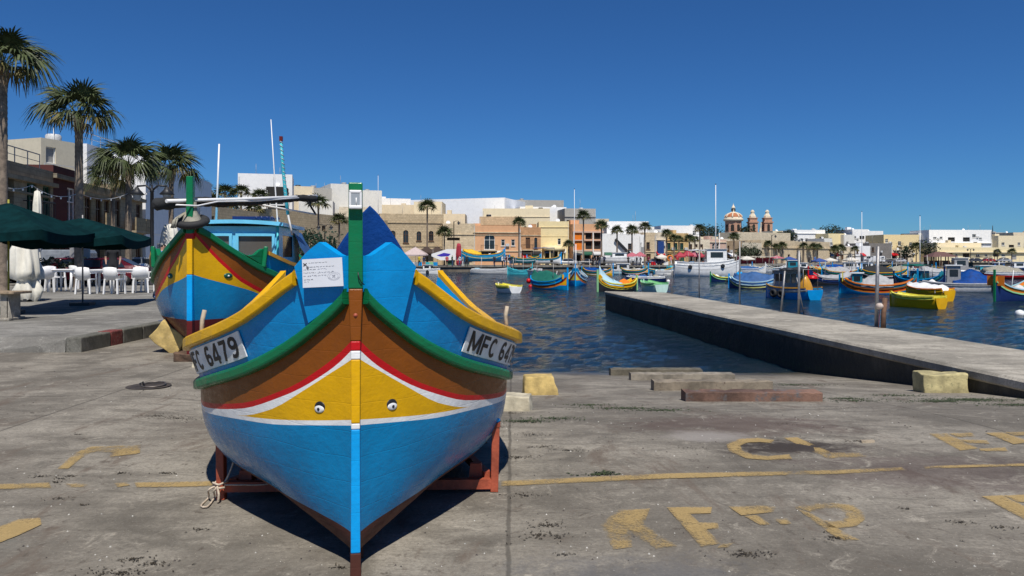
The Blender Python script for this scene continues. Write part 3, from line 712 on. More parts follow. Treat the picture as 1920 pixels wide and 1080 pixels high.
        for ch in txt:
            mb = MB(); hw = .115
            for sti, pts in enumerate(GL[ch][1]):
                for kk, ((xa, ya), (xb, yb)) in enumerate(zip(pts, pts[1:])):
                    l = math.hypot(xb-xa, yb-ya*1.0); nx, ny = -(yb-ya)/l*hw, (xb-xa)/l*hw*.82
                    ex_, ey_ = ((xb-xa)/l*.03, (yb-ya)/l*.03) if len(pts) > 3 else (0, 0); n = 4 if len(pts) < 4 else 1; row = []
                    for q in range(n+1):
                        f = q/n; xx, yy = xa-ex_+(xb-xa+2*ex_)*f, ya-ey_+(yb-ya+2*ey_)*f
                        row.append([(xx-nx, clamp(yy-ny)), (xx+nx, clamp(yy+ny))])
                    R3 = []
                    for rw in row:
                        o3 = []
                        for gx, gy in rw:
                            u = .04+.93*(pos+gx)/tot; u = u if sg > 0 else 1-u
                            o3.append(tuple(wp(inv(alen[-1]*u), .175+.48*gy, .0125+.0003*(sti*3+kk%3))))
                        R3.append(o3)
                    mb.grid(R3, 0, False)
            pos += GL[ch][0]+.14
            if ch != ' ': mb.build('letter', M['black'], pl)
        # carved eye on the yellow moustache
        ae = .135; ze = .818; xe = HB.x(ae, ze); dx = (HB.x(ae+.02, ze)-HB.x(ae-.02, ze))/.04; dzx = (HB.x(ae, ze+.02)-HB.x(ae, ze-.02))/.04
        nrm = Vector((sg*1, -dx, -dzx)).normalized(); up = Vector((0,0,1)); rt = up.cross(nrm).normalized(); up = nrm.cross(rt)
        Me = Matrix((rt, up, nrm)).transposed().to_4x4(); Me.translation = Vector((sg*xe, ae, ze))
        def egg(w, h, t, c=(0,0,0), n=16, ang=0):
            mb = MB(); T = Me @ Matrix.Translation(c) @ Matrix.Rotation(ang, 4, 'Z') @ Matrix.Diagonal((w, h, 1, 1))
            mb.lathe([(1,0),(.96,t*.45),(.75,t*.8),(.4,t*.97),(.001,t)], n, M=T); return mb
        ey = egg(.033, .021, .008, (-sg*0,-.002,.0), ang=sg*-.12).build('carved_eye', M['white'], root)
        egg(.035, .029, .005, (-sg*.002,.008,0), ang=sg*-.2).build('eyebrow', M['black'], ey)
        egg(.009, .009, .004, (sg*.002,-.003,.0068)).build('pupil', M['black'], ey)
    # small raised white beads along the lower white line near the stem
    # deck, thwart and stern sheets
    mb = MB(); dst = spread(.1, 5.1, 20)
    mb.grid([[(-B(a)*.97, a, S(a)-.06), (0, a, S(a)-.02), (B(a)*.97, a, S(a)-.06)] for a in dst], 0, False); mb.build('deck', M['oar'], root)
    # working light screwed to the stem
    l = MB(); W, H = .064, .092; z = 1.885
    l.box((-W/2+.006, -.062, z), (.012, .036, H)); l.box((W/2-.006, -.062, z), (.012, .036, H)); l.box((0, -.062, z+H/2-.008), (W, .036, .016)); l.box((0, -.062, z-H/2+.008), (W, .040, .018)); l.box((0, -.050, z), (W-.01, .012, H-.01))
    lo = l.build('bow_light', M['plastic'], root); bevel(lo, .005, 2)
    MB().box((0, -.066, z+.001), (W-.022, .022, H-.034)).build('light_glass', M['lampglass'], lo)
    MB().tube([(.004,-.079,z-.03),(.004,-.079,z+.008)], .003, 6).build('bulb', M['plastic'], lo)
    # thin cable down the stem
    MB().tube([(.012,-.058,1.525),(.016,-.060,1.50),(.028,-.056,1.475),(.042,-.02,1.462)], .003, 6).build('cable', M['iron'], root)
    # dark blue tented cover
    return root, wp
main_boat()
def world_main(x, a, z):
    th = rad(10.8); return Vector((-.787+x*math.cos(th)-a*math.sin(th), 3.76+x*math.sin(th)+a*math.cos(th), z))
def main_extras():
    # tent of dark blue canvas
    secs = []
    prof = [(.72, 1.90, .36), (.78, 1.915, .40), (1.0, 1.80, .50), (1.3, 1.55, .6), (1.7, 1.28, .7), (2.4, 1.1, .85)]
    rows = []
    for i, (a, zt, hw) in enumerate(prof):
        zb = max(.82, 1.30-.3*(a-.75)); row = []
        for k in range(-10, 11):
            u = k/10; w = abs(u)
            x = u*hw; z = zb+(zt-zb)*(1-w**1.22)+.010*noise.noise(Vector((u*3, a*2, 4)))
            z -= .014*abs(math.sin(u*9))*w
            row.append(tuple(world_main(x+.07, a, z)))
        rows.append(row)
    rows.insert(0, [tuple(Vector(p)+Vector((.0,.02,0)) if p[2] < 1.3 else Vector((p[0], p[1]+.0, p[2]-.0))) for p in rows[0]])
    o = MB().grid(rows[1:], 0, True).build('boat_cover', M['tarpblue']); tag(o, 'dark blue peaked canvas cover tented over the bow of the numbered luzzu', 'tarpaulin')
    # front of the tent closes down to the deck
    fr = rows[1]; mb = MB(); mb.grid([fr, [(p[0], p[1]+.05, .85) for p in fr]], 0, False); mb.build('cover_flap', M['tarpblue'], o)
    # paper notice
    T = None
    th = rad(10.8)
    c = [P(567.5,486.5,3.765), P(642,482.5,3.715), P(645,536,3.72), P(569,539.5,3.77)]
    c = [p+Vector((.0,-.012,0)) for p in c]
    nt = thing('notice_sheet', 'white paper form with logo, handwriting and round stamp pinned on the bow board', 'notice', c[3])
    loc = c[3]
    ex = (c[2]-c[3]); ez = (c[0]-c[3]); nrm = ex.cross(ez).normalized()
    if nrm.y > 0: nrm = -nrm
    pp = paint('laminated_paper', (.80,.81,.84), .25, .03, 9, .05)
    MB().prism([p-loc for p in c], -nrm*.002).build('sheet', pp, nt)
    def at(u, v, off=.0012): return ex*u+ez*v+nrm*off
    ink = paint('black_ink', (.02,.02,.025), .6); grey = paint('stamp_ink', (.28,.29,.33), .7); pen = paint('pen_ink', (.06,.07,.12), .6)
    def stroke(mb, pts, w):
        for (u0, v0), (u1, v1) in zip(pts, pts[1:]):
            a, b = at(u0, v0), at(u1, v1); d = (b-a)
            if d.length < 1e-6: continue
            n = nrm.cross(d).normalized()*w/2
            mb.add([a-n, b-n, b+n, a+n], [(0,1,2,3)])
    mb = MB(); stroke(mb, [(.03,.86),(.115,.76)], .004); stroke(mb, [(.03,.76),(.115,.86)], .004); stroke(mb, [(.055,.87),(.06,.75)], .0015); mb.build('logo', ink, nt)
    mb = MB(); pts = [at(.135+.033*math.cos(a), .70+.05*math.sin(a)) for a in [i*.5236 for i in range(12)]]; mb.add(pts, [list(range(12))]); mb.build('seal', paint('seal_grey', (.15,.15,.16), .7), nt)
    rr = random.Random(3); mb = MB(); m2 = MB()
    def words(mb, u, v, u1, h, w):
        while u < u1:
            L = rr.uniform(.03, .09); k = 0; pts = []
            while k < L and u+k < u1:
                pts.append((u+k, v+rr.uniform(0, h))); k += .008
            if len(pts) > 1: stroke(mb, pts, w)
            u += L+.016
    words(mb, .16, .845, .62, .028, .0011)
    words(mb, .18, .70, .80, .03, .0012); words(mb, .03, .615, .34, .03, .0012); words(m2, .38, .61, .64, .05, .0009)
    words(mb, .03, .50, .34, .03, .0012); words(m2, .38, .485, .78, .06, .0010); words(mb, .03, .385, .10, .03, .0012); words(m2, .13, .38, .62, .055, .0010)
    words(mb, .04, .265, .29, .03, .0014); words(mb, .04, .185, .16, .025, .0012)
    mb.build('printed_lines', ink, nt); m2.build('handwriting', pen, nt)
    mb = MB()
    for r1 in (.155, .105): stroke(mb, [(.775+r1*math.cos(i*.2618), .36+r1*1.28*.72*math.sin(i*.2618)) for i in range(25)], .0007)
    for k in range(14):
        a = 3.4+k*.2; stroke(mb, [(.775+.115*math.cos(a), .36+.108*math.sin(a)), (.775+.145*math.cos(a), .36+.135*math.sin(a))], .0009)
    for dx, dy in ((-.02,.03),(.02,.03),(-.02,-.03),(.02,-.03)): stroke(mb, [(.775+dx*.4,.36+dy*.3),(.775+dx*1.6,.36+dy*1.5)], .004)
    mb.build('round_stamp', grey, nt)
    # cradle
    cr = thing('boat_cradle', 'red oxide steel cradle with upright posts propping the numbered luzzu', 'cradle', (0,0,0))
    def post(px, pyb, pyt, side):
        b = G(px, pyb); t = Vector((b.x+side*.01, b.y+.01, ZZ(pyt, b.y)))
        o = MB().bar(b+Vector((0,0,.0)), t, .052, .06).build('post', M['rust'], cr); bevel(o, .004, 1)
        mb = MB(); mb.box(t+Vector((-side*.012, 0, .005)), (.085,.07,.03)); mb.build('post_head', M['rust'], cr)
        bm = bmesh.new(); bmesh.ops.create_icosphere(bm, subdivisions=3, radius=.045)
        for v in bm.verts:
            v.co *= 1+.35*noise.noise(v.co*28+Vector((px,0,0))); v.co.z *= .55
        me = bpy.data.meshes.new('cloth_pad'); bm.to_mesh(me); bm.free(); me.materials.append(M['cloth']); ob('cloth_pad', me, cr, t+Vector((-side*.02,0,.035)))
        return b, t
    b1, t1 = post(416, 936, 818, -1); b2, t2 = post(927, 921, 797, 1)
    z = ZZ(912, b1.y); z2 = ZZ(906, b2.y)
    MB().bar(b1+Vector((0,0,z)), b2+Vector((0,0,z2)), .05, .065).build('crossbar', M['rust'], cr)
    for b, s in ((b1, 1), (b2, -1)):
        MB().box(b+Vector((s*.13, .09, .12)), (.10, .06, .10), 0, None, .75).build('gusset', M['rust'], cr)
        MB().bar(b+Vector((s*.05, .05, .09)), b+Vector((s*.45, 1.25, .09)), .05, .06).build('side_rail', M['rust'], cr)
    for s, b in ((1, b1), (-1, b2)):
        q = b+Vector((s*.12, 1.35, 0)); MB().bar(q, q+Vector((0,0,.4)), .05, .06).build('post', M['rust'], cr)
    MB().bar(b1+Vector((.12,1.35,.09)), b2+Vector((-.12,1.35,.09)), .05, .06).build('crossbar', M['rust'], cr)
    # rope
    rp = thing('rope', 'thin pale rope knotted round the cradle post and hanging in a loop', 'rope', (0,0,0))
    k = b1+Vector((0,-.05,.11))
    def spl(pts, n=6):
        out = []
        for i in range(len(pts)-1):
            p0, p1, p2, p3 = pts[max(0,i-1)], pts[i], pts[i+1], pts[min(len(pts)-1,i+2)]
            for j in range(n):
                t = j/n; out.append(.5*((2*p1)+(-p0+p2)*t+(2*p0-5*p1+4*p2-p3)*t*t+(-p0+3*p1-3*p2+p3)*t**3))
        return out+[pts[-1]]
    V = Vector
    MB().tube(spl([k+V((.0,0,0)), k+V((-.05,-.04,-.02)), G(391,936)+V((0,0,.012)), G(377,951)+V((0,0,.01)), G(389,953)+V((0,0,.012)), G(402,938)+V((0,0,.02)), k+V((-.02,-.03,-.03)), k+V((.02,-.01,.01))]), .006, 6).build('loop', M['rope'], rp)
    MB().tube(spl([k+V((-.035,.01,.0)), k+V((-.03,-.02,.02)), k+V((.01,-.03,.01)), k+V((.04,-.01,.02)), k+V((.038,.05,.01)), k+V((-.03,.05,.01)), k+V((-.036,.0,-.012)), k+V((.01,-.03,-.012)), k+V((.042,-.005,-.015))]), .007, 6).build('knot', M['rope'], rp)
    MB().tube(spl([k+V((.035,.0,.01)), k+V((.07,.03,.10)), k+V((.085,.06,.2)), k+V((.09,.1,.35))]), .006, 6).build('strand', M['rope'], rp)
    MB().tube(spl([k+V((.035,.0,.0)), k+V((.15,.0,.0)), k+V((.3,.05,-.01)), k+V((.5,.2,.0))]), .005, 6).build('strand', M['rope'], rp)
    MB().tube(spl([k+V((.0,-.03,.0)), k+V((.015,-.04,-.05)), k+V((.01,-.04,-.1))]), .008, 6).build('tail', M['rope'], rp)
main_extras()
# ------------------------------------------------------------ second boat behind, with a cabin
def second_boat():
    d0 = 11.5; K0 = .13
    th = rad(6.2); loc = Vector((XX(358, d0), d0, 0))
    root = thing('fishing_boat', 'brown banded luzzu with a sky blue wheelhouse, propped up beside the promenade kerb', 'fishing boat', loc, th, 'boats hauled out on the slip')
    L = 7.2
    T = dict(B=curve([(0,.04),(.12,.15),(.3,.34),(.5,.55),(.85,.78),(1.3,1.0),(1.9,1.18),(3,1.3),(4.2,1.28),(5.4,1.05),(6.4,.6),(7.0,.2),(7.2,.05)]),
        S=curve([(0,2.04),(.12,1.98),(.3,1.82),(.5,1.64),(.85,1.44),(1.3,1.28),(1.9,1.15),(3,1.08),(4.4,1.12),(5.6,1.3),(6.6,1.6),(7.2,1.9)]),
        K=curve([(0,K0+.02),(.8,K0),(7.2,K0)]), n=curve([(0,1.5),(.4,1.7),(.9,2.0),(1.6,2.5),(3,2.9),(5.4,2.3),(7.2,1.6)]))
    H = Hull(T, L)
    rt = curve([(0,2.02),(.12,1.86),(.3,1.60),(.6,1.27),(1.3,.98),(3,.82),(5,.88),(6.6,1.2),(7.2,1.6)])
    rb = curve([(0,1.95),(.12,1.79),(.3,1.53),(.6,1.20),(1.3,.915),(3,.76),(5,.82),(6.6,1.13),(7.2,1.5)])
    yb = curve([(0,1.33),(.3,1.215),(.6,1.105),(.75,1.06),(1.3,.88),(3,.75),(5,.81),(7.2,1.4)])
    af = curve([(0,.62),(1.5,.60),(7.2,.6)])
    st = [0,.03,.07,.12,.2,.3,.4,.5,.6,.72,.85,1.0,1.15,1.3,1.6,1.9,2.3,2.8,3.4,4,4.6,5.2,5.8,6.3,6.7,7.0,7.2]
    H.build(root, [M['brown'], M['red'], M['yellow'], M['hullblue'], M['maroon']], [rt, rb, yb, af], st, 4)
    B, S = T['B'], T['S']
    for nm, z0, z1, m, w, lab in (('stem_post',1.95,2.84,M['green'],.10,'green stem head'),('stem_post',1.88,1.97,M['red'],.12,'red knob on the stem'),('stem_post',1.33,1.88,M['yellow'],.085,'yellow length of the stem post'),('stem_post',.62,1.33,M['stemblue'],.085,'blue length of the stem post, toned as sunlit'),('stem_post',.10,.62,M['maroon'],.085,'maroon foot of the stem post')):
        o = MB().box((0,-.02,(z0+z1)/2), (w,.12,z1-z0)).build(nm, m, root); bevel(o, .012, 2); o['label'] = lab
    MB().box((0, 7.24, 1.2), (.08, .12, 2.1)).build('stern_post', M['green'], root)
    MB().box((0, 3.6, .10), (.10, 7.0, .13)).build('keel', M['maroon'], root)
    rst = [.04,.1,.18,.28,.4,.55,.7,.85,1.05,1.3,1.6,2,2.5,3,3.6,4.2,4.8,5.4,6,6.5,6.9,7.15]
    for sg in (1, -1):
        mb = MB(); sweep(mb, side_path(B, S, rst, sg), [(-.02,-.045),(.045,-.045),(.055,-.03),(.055,.045),(.02,.07),(-.05,.07)]); o = mb.build('rub_rail', M['green'], root)
        # horned washboard end
        a = .95; mb = MB()
        pts = [(.42,.0),(.55,.015),(.68,.05),(.80,.13),(.90,.25),(.98,.31),(1.03,.27),(1.04,.18),(1.07,.0)]
        poly = [Vector((sg*(B(q)+.02), q, S(q)+.05+h)) for q, h in pts]
        mb.prism(poly, Vector((-sg*.06, .05, 0))); o = mb.build('washboard_horn', M['green'], root); bevel(o, .014, 2)
        mb.v = []; mb = MB(); mb.bar(Vector((sg*(B(.98)+.03), .95, S(.98)+.04)), Vector((sg*(B(1.0)+.05), 1.0, S(1.0)+.40)), .07, .07); o = mb.build('horn_post', M['green'], root); bevel(o, .02, 2)
        cst = spread(1.05, 6.2, 18); cx = lambda q: B(q)+.05; cz = lambda q: S(q)+.32
        mb = MB(); mb.grid([[(sg*B(q), q, S(q)+.03), (sg*cx(q), q, cz(q)), (sg*(cx(q)-.03), q, cz(q)), (sg*(B(q)-.03), q, S(q)+.03)] for q in cst], 0, False, True); mb.build('washboard', M['hullblue'], root)
        mb = MB(); sweep(mb, side_path(cx, cz, cst, sg), [(-.05,-.02),(.03,-.05),(.03,.015),(-.05,.03)]); mb.build('gunwale_cap', M['ochre'], root)
        ae, ze = .42, 1.30; xe = H.x(ae, ze)
        dx = (H.x(ae+.02, ze)-H.x(ae-.02, ze))/.04; dzx = (H.x(ae, ze+.02)-H.x(ae, ze-.02))/.04
        nrm = Vector((sg, -dx, -dzx)).normalized(); up = Vector((0,0,1)); r_ = up.cross(nrm).normalized(); up = nrm.cross(r_)
        Me = Matrix((r_, up, nrm)).transposed().to_4x4(); Me.translation = Vector((sg*xe, ae, ze))
        ey = MB().lathe([(1,0),(.8,.015),(.001,.02)], 12, M=Me @ Matrix.Diagonal((.075,.045,1,1))).build('painted_eye', M['dkgreen'], root)
        MB().lathe([(1,.016),(.5,.024),(.001,.026)], 10, M=Me @ Matrix.Diagonal((.022,.018,1,1))).build('pupil', M['white'], ey)
    mb = MB(); dst = spread(.2, 7.0, 20); mb.grid([[(-B(q)*.97, q, S(q)-.05), (0, q, S(q)), (B(q)*.97, q, S(q)-.05)] for q in dst], 0, False); mb.build('deck', M['ochre'], root)
    # wheelhouse
    y0, y1, zb, zt, hw = 2.55, 4.7, 1.05, 2.18, .82
    cb = M['cabin']; wh = MB()
    wins = [(-.72,-.06),(.06,.72)]; wz0, wz1 = 1.60, 2.02
    xs = [-hw,-.72,-.06,.06,.72,hw]; zs = [zb,wz0,wz1,zt]
    for i in range(5):
        for j in range(3):
            if j == 1 and i in (1, 3): continue
            wh.add([(xs[i],y0,zs[j]),(xs[i+1],y0,zs[j]),(xs[i+1],y0,zs[j+1]),(xs[i],y0,zs[j+1])], [(0,1,2,3)])
    ys = [y0, y0+.35, y0+1.35, y1]
    for sx in (-hw, hw):
        for i in range(3):
            for j in range(3):
                if j == 1 and i == 1: continue
                wh.add([(sx,ys[i],zs[j]),(sx,ys[i+1],zs[j]),(sx,ys[i+1],zs[j+1]),(sx,ys[i],zs[j+1])], [(0,1,2,3)])
    wh.add([(-hw,y1,zb),(hw,y1,zb),(hw,y1,zt),(-hw,y1,zt)], [(0,1,2,3)])
    w = wh.build('wheelhouse', cb, root)
    for (x0, x1) in wins:
        f = MB(); e = .05
        f.box(((x0+x1)/2, y0-.015, wz0+.0), (x1-x0+.06, .05, e)); f.box(((x0+x1)/2, y0-.015, wz1), (x1-x0+.06, .05, e))
        f.box((x0, y0-.015, (wz0+wz1)/2), (e, .05, wz1-wz0-e)); f.box((x1, y0-.015, (wz0+wz1)/2), (e, .05, wz1-wz0-e))
        fr = f.build('window', cb, root)
        MB().box(((x0+x1)/2, y0+.03, (wz0+wz1)/2), (x1-x0, .012, wz1-wz0)).build('pane', M['glass2'], fr)
    for sx in (-hw, hw):
        MB().box((sx*.98, (ys[1]+ys[2])/2, (wz0+wz1)/2), (.012, ys[2]-ys[1], wz1-wz0)).build('pane', M['glass'], w)
    rf = MB(); rows = []
    for k in range(9):
        u = -1+k/4; rows.append([(u*(hw+.10), y0-.14, zt+.05*(1-u*u)), (u*(hw+.10), y0-.14, zt+.07+.05*(1-u*u)), (u*(hw+.10), y1+.1, zt+.07+.05*(1-u*u)), (u*(hw+.10), y1+.1, zt+.05*(1-u*u))])
    rf.grid(rows, 0, False, True); rf.f += [[0,1,2,3],[32,33,34,35]]; rf.m += [0,0]; rf.sm += [False, False]; rf.build('roof', M['cabin'], root)
    mb = MB(); mb.box((.25, y0+.5, zt+.17), (.7,.5,.06)); mb.build('roof_hatch', M['navy'], root)
    mb = MB()
    for k in range(5): mb.tube([(.35+.1*k, y0+.1, zt+.14),(.37+.1*k, y0+.12, zt+.19),(.40+.1*k, y0+.1, zt+.14)], .018, 6)
    mb.build('rope_coils', M['navy'], root)
    mb = MB(); mb.tube([(.80, y0-.02, 1.1), (.80, y0-.04, 2.2)], .022, 8); mb.build('corner_pole', M['turq'], root)
    # canvas lean-to behind the wheelhouse
    mb = MB(); rows = []
    for k in range(8):
        u = k/7; rows.append([(hw-.1+.62*u+.04*math.sin(u*9), y1-.8+.25*u, zt-1.0*u**1.2+.02*math.sin(k*2)), (hw-.1+.55*u, y1+.9+.25*u, zt-.05-1.05*u+.02*math.sin(k*3+1))])
    mb.grid(rows, 0, True); mb.build('side_canvas', M['tarpsky'], root)
    MB().tube([(hw+.05,y1-.9,1.25),(hw+.2,y1-.9,1.32),(hw+.42,y1-.85,1.24)], .05, 8).build('rope_bundle', M['yellow'], root)
    # boom with furled black net, whip aerials, mast
    inv = Matrix.Translation(loc) @ Matrix.Rotation(th, 4, 'Z'); inv = inv.inverted()
    def Lp(px, py, d): return inv @ P(px, py, d)
    a, b = Lp(312,377,11.15), Lp(594,367.5,14.6)
    MB().tube([a, a.lerp(b,.5)+Vector((0,0,-.012)), b], .028, 8).build('boom', M['plastic'], root)
    MB().tube([Lp(465,380,13.2), Lp(592,402,14.6)], .018, 6).build('awning_pole', M['plastic'], root)
    MB().tube([Lp(330,384,11.2), Lp(370,386,11.5), Lp(408,378,12), Lp(480,377,13), Lp(560,371,14)], .014, 6).build('awning_line', M['plastic'], root)
    MB().tube([Lp(571,368,14.2), Lp(592,402,14.6)], .02, 6).build('awning_strut', M['iron'], root)
    path = []; rr = []; A, Bq = Lp(283,381,11.0), Lp(592,370,14.5)
    for k in range(61):
        t = k/60; path.append(A.lerp(Bq, t)+Vector((0, .09, -.02+.018*math.sin(t*9)+.008*math.sin(t*31))))
        rr.append((.095 if t < .10 else .066+.012*math.sin(t*7))*(.9+.2*R.random())*(.4 if k in (0, 60) else 1))
    nb = MB().tube(path, rr, 9); nb.build('furled_net', M['tarpblk'], root)
    p = [Lp(508,224,14.1), Lp(514,320,14.1), Lp(520,410,14.1), Lp(521,420,14.1)]
    MB().tube(p, [.008,.011,.015,.02], 6).build('aerial', M['plastic'], root)
    MB().tube([Lp(411,270,14.6), Lp(408,350,14.6), Lp(405,416,14.6)], [.016,.018,.022], 6).build('aerial', M['plastic'], root)
    MB().tube([Lp(527,266,14.4), Lp(530,310,14.4), Lp(536,370,14.4), Lp(540,402,14.4)], [.025,.03,.034,.03], 8).build('mast', M['turq'], root)
    mb = MB()
    for k in range(14):
        t = k/13; q = Lp(527,266,14.4).lerp(Lp(536,370,14.4), t); mb.tube([q+Vector((-.035,0,.03)), q+Vector((0,-.035,0)), q+Vector((.035,0,-.03))], .007, 5)
    mb.tube([Lp(540,402,14.4), Lp(548,440,14.3)], .02, 6); mb.build('mast_lashing', M['ltgrey'], root)['kind'] = 'stuff'
    MB().box(Lp(527,266,14.4)+Vector((0,0,.06)), (.06,.06,.09)).build('masthead_lamp', M['maroon'], root)
    # cloth wrapped stem head
    mb = MB(); rows = []
    for k in range(10):
        z = 2.05+.40*k/9; r0 = [.17,.17,.16,.14,.12,.10,.088,.082,.08,.076][k]
        rows.append([((r0*(1+.15*noise.noise(Vector((math.cos(q)*1.5, math.sin(q)*1.5, k*.6)))))*math.cos(q), .03+r0*.9*math.sin(q), z) for q in [i*2*math.pi/18 for i in range(18)]])
    mb.grid(rows, 0, True, True); wr = mb.build('canvas_wrap', M['canvas'], root)
    # old tyre slung over the bow
    ty = thing('tyre_fender', 'black tyre fender slung round the bow of the wheelhouse luzzu', 'tyre', loc+Vector((0,0,2.02)), th)
    mb = MB(); rows = []
    for i in range(32):
        q = i*2*math.pi/32; c = Vector((math.cos(q)*.185, .05+math.sin(q)*.17, .13+.07*math.sin(q)))
        row = []
        for j in range(12):
            w = j*2*math.pi/12; r_ = .075*(1+(.06 if i % 2 else 0)*(1 if abs(w-3.14) > 1.6 else 0)); row.append(c+Vector((math.cos(q)*r_*math.cos(w), math.sin(q)*r_*math.cos(w), r_*.8*math.sin(w))))
        rows.append(row)
    rows.append(rows[0]); mb.grid(rows, 0, True, True); mb.build('tyre', M['rubber'], ty)
    mb = MB()
    for i in range(5): q = 2.4+i*.32; mb.tube([(math.cos(q)*.12, .05-abs(math.sin(q))*.06, .26), (math.cos(q)*.2, -.17, .16+R.uniform(-.03,.03)), (math.cos(q)*.24, -.16, .02)], .014, 6)
    mb.build('lashing', M['canvas'], ty)
    # props under the boat
    o = block('stone_prop', 293, 352, 612, 655, 0, ystone, 'yellow limestone block wedged on edge under the wheelhouse luzzu', .5, rad(38), .97)
    o.location = (XX(322, 12.6), 12.7, .24)
    o = block('keel_stone', 357, 396, 675, 690, 0, pstone, 'low pale stone under the keel of the wheelhouse luzzu', .3)
    o = block('keel_timber', 345, 392, 655, 672, 0, M['darkwood'], 'dark timber chock under the stem of the wheelhouse luzzu', .3, 0, 1, 'timber chock'); o.location.z = .06; o.location.y = 11.55
    for k in range(3):
        o = block('bilge_prop', 430, 500, 630, 660, 0, pstone, ['stone stack', 'second stone', 'third stone'][k], .3)
        bpy.data.objects.remove(o)
second_boat()
# ------------------------------------------------------------ palms
M['trunk'] = paint('palm_trunk', (.20,.155,.115), .9, .35, 6, .8, bscale=22); M['skirt'] = paint('dry_palm_skirt', (.20,.13,.06), .9, .4, 8, .5)
M['frond'] = paint('palm_frond', (.05,.066,.018), .6, .5, 3, 0); M['frond2'] = paint('yellowing_palm_frond', (.13,.11,.03), .7, .4, 3, 0)
def fan_leaf(seed, nb=17, rad_=.85, pet=.75, droop=.5, w=.028):
    rr = random.Random(seed); mb = MB()
    mb.tube([(0,0,0), (pet*.5,0,.03), (pet,0,0)], [.018,.013,.010], 4)
    for i in range(nb):
        a = rad(-105+210*i/(nb-1))+rr.uniform(-.05,.05); L = rad_*(1-.28*(abs(a)/1.9)**2)*rr.uniform(.85,1.08)
        d = Vector((math.cos(a), math.sin(a), 0)); s = Vector((-d.y, d.x, 0)); o = Vector((pet,0,0)); pts = []
        dr = droop*rr.uniform(.6,1.4)
        for k, (t, ww) in enumerate(((.05,.5),(.4,1.25),(.72,.9),(1.,.1))):
            c = o+d*L*t*(1-.12*dr*t*t)+Vector((0,0,-dr*L*t**2.2*.62+.10*math.sin(t*3)))
            pts.append((c-s*w*ww, c+s*w*ww, c+Vector((0,0,.02))))
        mb.add([q for p in pts for q in p[:2]], [(0,1,3,2),(2,3,5,4),(4,5,7,6)])
    return mb
_leaf = [fan_leaf(i, 21, .95, 1.0, .75+.4*i, .032).mesh('frond', M['frond']) for i in range(3)]+[fan_leaf(9, 17, .85, .8, 1.2, .034).mesh('frond', M['frond2'])]
def frond_set(rr, n, r):
    out = []
    for i in range(n):
        t = (i+.5)/n; pitch = 82-92*t**.9+rr.uniform(-12, 12); az = i*137.5+rr.uniform(-15, 15)
        k = 3 if t > .84 else min(2, int(t*3.2)); s = r*(.85+.25*rr.random())*(.8 if t < .1 else 1)
        out.append((k, Matrix.Rotation(rad(az), 4, 'Z') @ Matrix.Rotation(-rad(pitch), 4, 'Y') @ Matrix.Rotation(rr.uniform(-.5,.5), 4, 'X') @ Matrix.Scale(s, 4)))
    return out
def trunk_mesh(h, r0, r1, lean=(0,0), seed=0, rings=34, n=12):
    mb = MB(); rows = []
    for i in range(rings*2+1):
        t = i/(rings*2); r = (r0+(r1-r0)*t)*(1.35 if i == 0 else 1+.25*math.exp(-t*18))*(1.0 if i % 2 else 1.06)
        if t > .9: r *= 1+.9*(t-.9)/.1*.5
        cx, cy = lean[0]*t*t, lean[1]*t*t
        rows.append([(cx+r*(1+.07*noise.noise(Vector((math.cos(q)*3, i*.9, seed))))*math.cos(q), cy+r*(1+.07*noise.noise(Vector((math.sin(q)*3, i*.9, seed))))*math.sin(q), h*t) for q in [j*2*math.pi/n for j in range(n)]])
    return mb.grid(rows, 0, True, True)
def near_palm(px, pbase, ptop, d, r, n, label, seed, tw):
    rr = random.Random(seed); b = Vector((XX(px, d), d, PZ(d))); h = ZZ(ptop, d)-b.z
    t = thing('palm_tree', label, 'palm tree', b, 0, 'fan palms along the promenade')
    trunk_mesh(h, tw, tw*.82, (0,0), seed, int(h*5)).build('trunk', M['trunk'], t)
    mb = MB()
    for i in range(60):
        a = rr.uniform(0, 6.28); z = h-.65+.7*rr.random(); q = tw*.85
        mb.add([(q*math.cos(a)-.03*math.sin(a), q*math.sin(a)+.03*math.cos(a), z), (q*math.cos(a)+.03*math.sin(a), q*math.sin(a)-.03*math.cos(a), z), ((q+.14)*math.cos(a), (q+.14)*math.sin(a), z+.22)], [(0,1,2)])
    mb.build('leaf_base', M['skirt'], t)
    for k, Mx in frond_set(rr, n, r):
        o = ob('frond', _leaf[k], t); o.matrix_local = Matrix.Translation((0,0,h+.05)) @ Mx
def crown_mesh(seed, n, r):
    rr = random.Random(seed); mb = MB(); base = [fan_leaf(i, 9, .85, .75, .4+.25*i, .055) for i in range(3)]
    for k, Mx in frond_set(rr, n, r):
        b = base[min(k, 2)]; mb.add(b.v, b.f, 1 if k == 3 else 0, False, Mx)
    return mb.mesh('crown', [M['frond'], M['frond2']])
_crowns = [crown_mesh(40+i, 34, 1.25) for i in range(4)]
_trunks = [trunk_mesh(1, 1, .75, (0,0), 50+i, 8, 8).mesh('trunk', M['trunk']) for i in range(2)]
def far_palm(px, ptop, pbase, d, crown_px, label, tw=.17):
    b = Vector((XX(px, d), d, min(ZZ(pbase, d), 12) if pbase else QZ)); h = ZZ(ptop, d)-b.z
    t = thing('palm_tree', label, 'palm tree', b, R.uniform(0, 6.28), 'palms along the far waterfront')
    cr = crown_px*d/F/2; k = cr/1.8
    o = ob('trunk', R.choice(_trunks), t); o.scale = (tw, tw, h-cr*.4)
    o = ob('crown', R.choice(_crowns), t, (0,0,h-cr*.45)); o.scale = (k, k, k*R.uniform(.85,1.05)); o['kind'] = 'stuff'
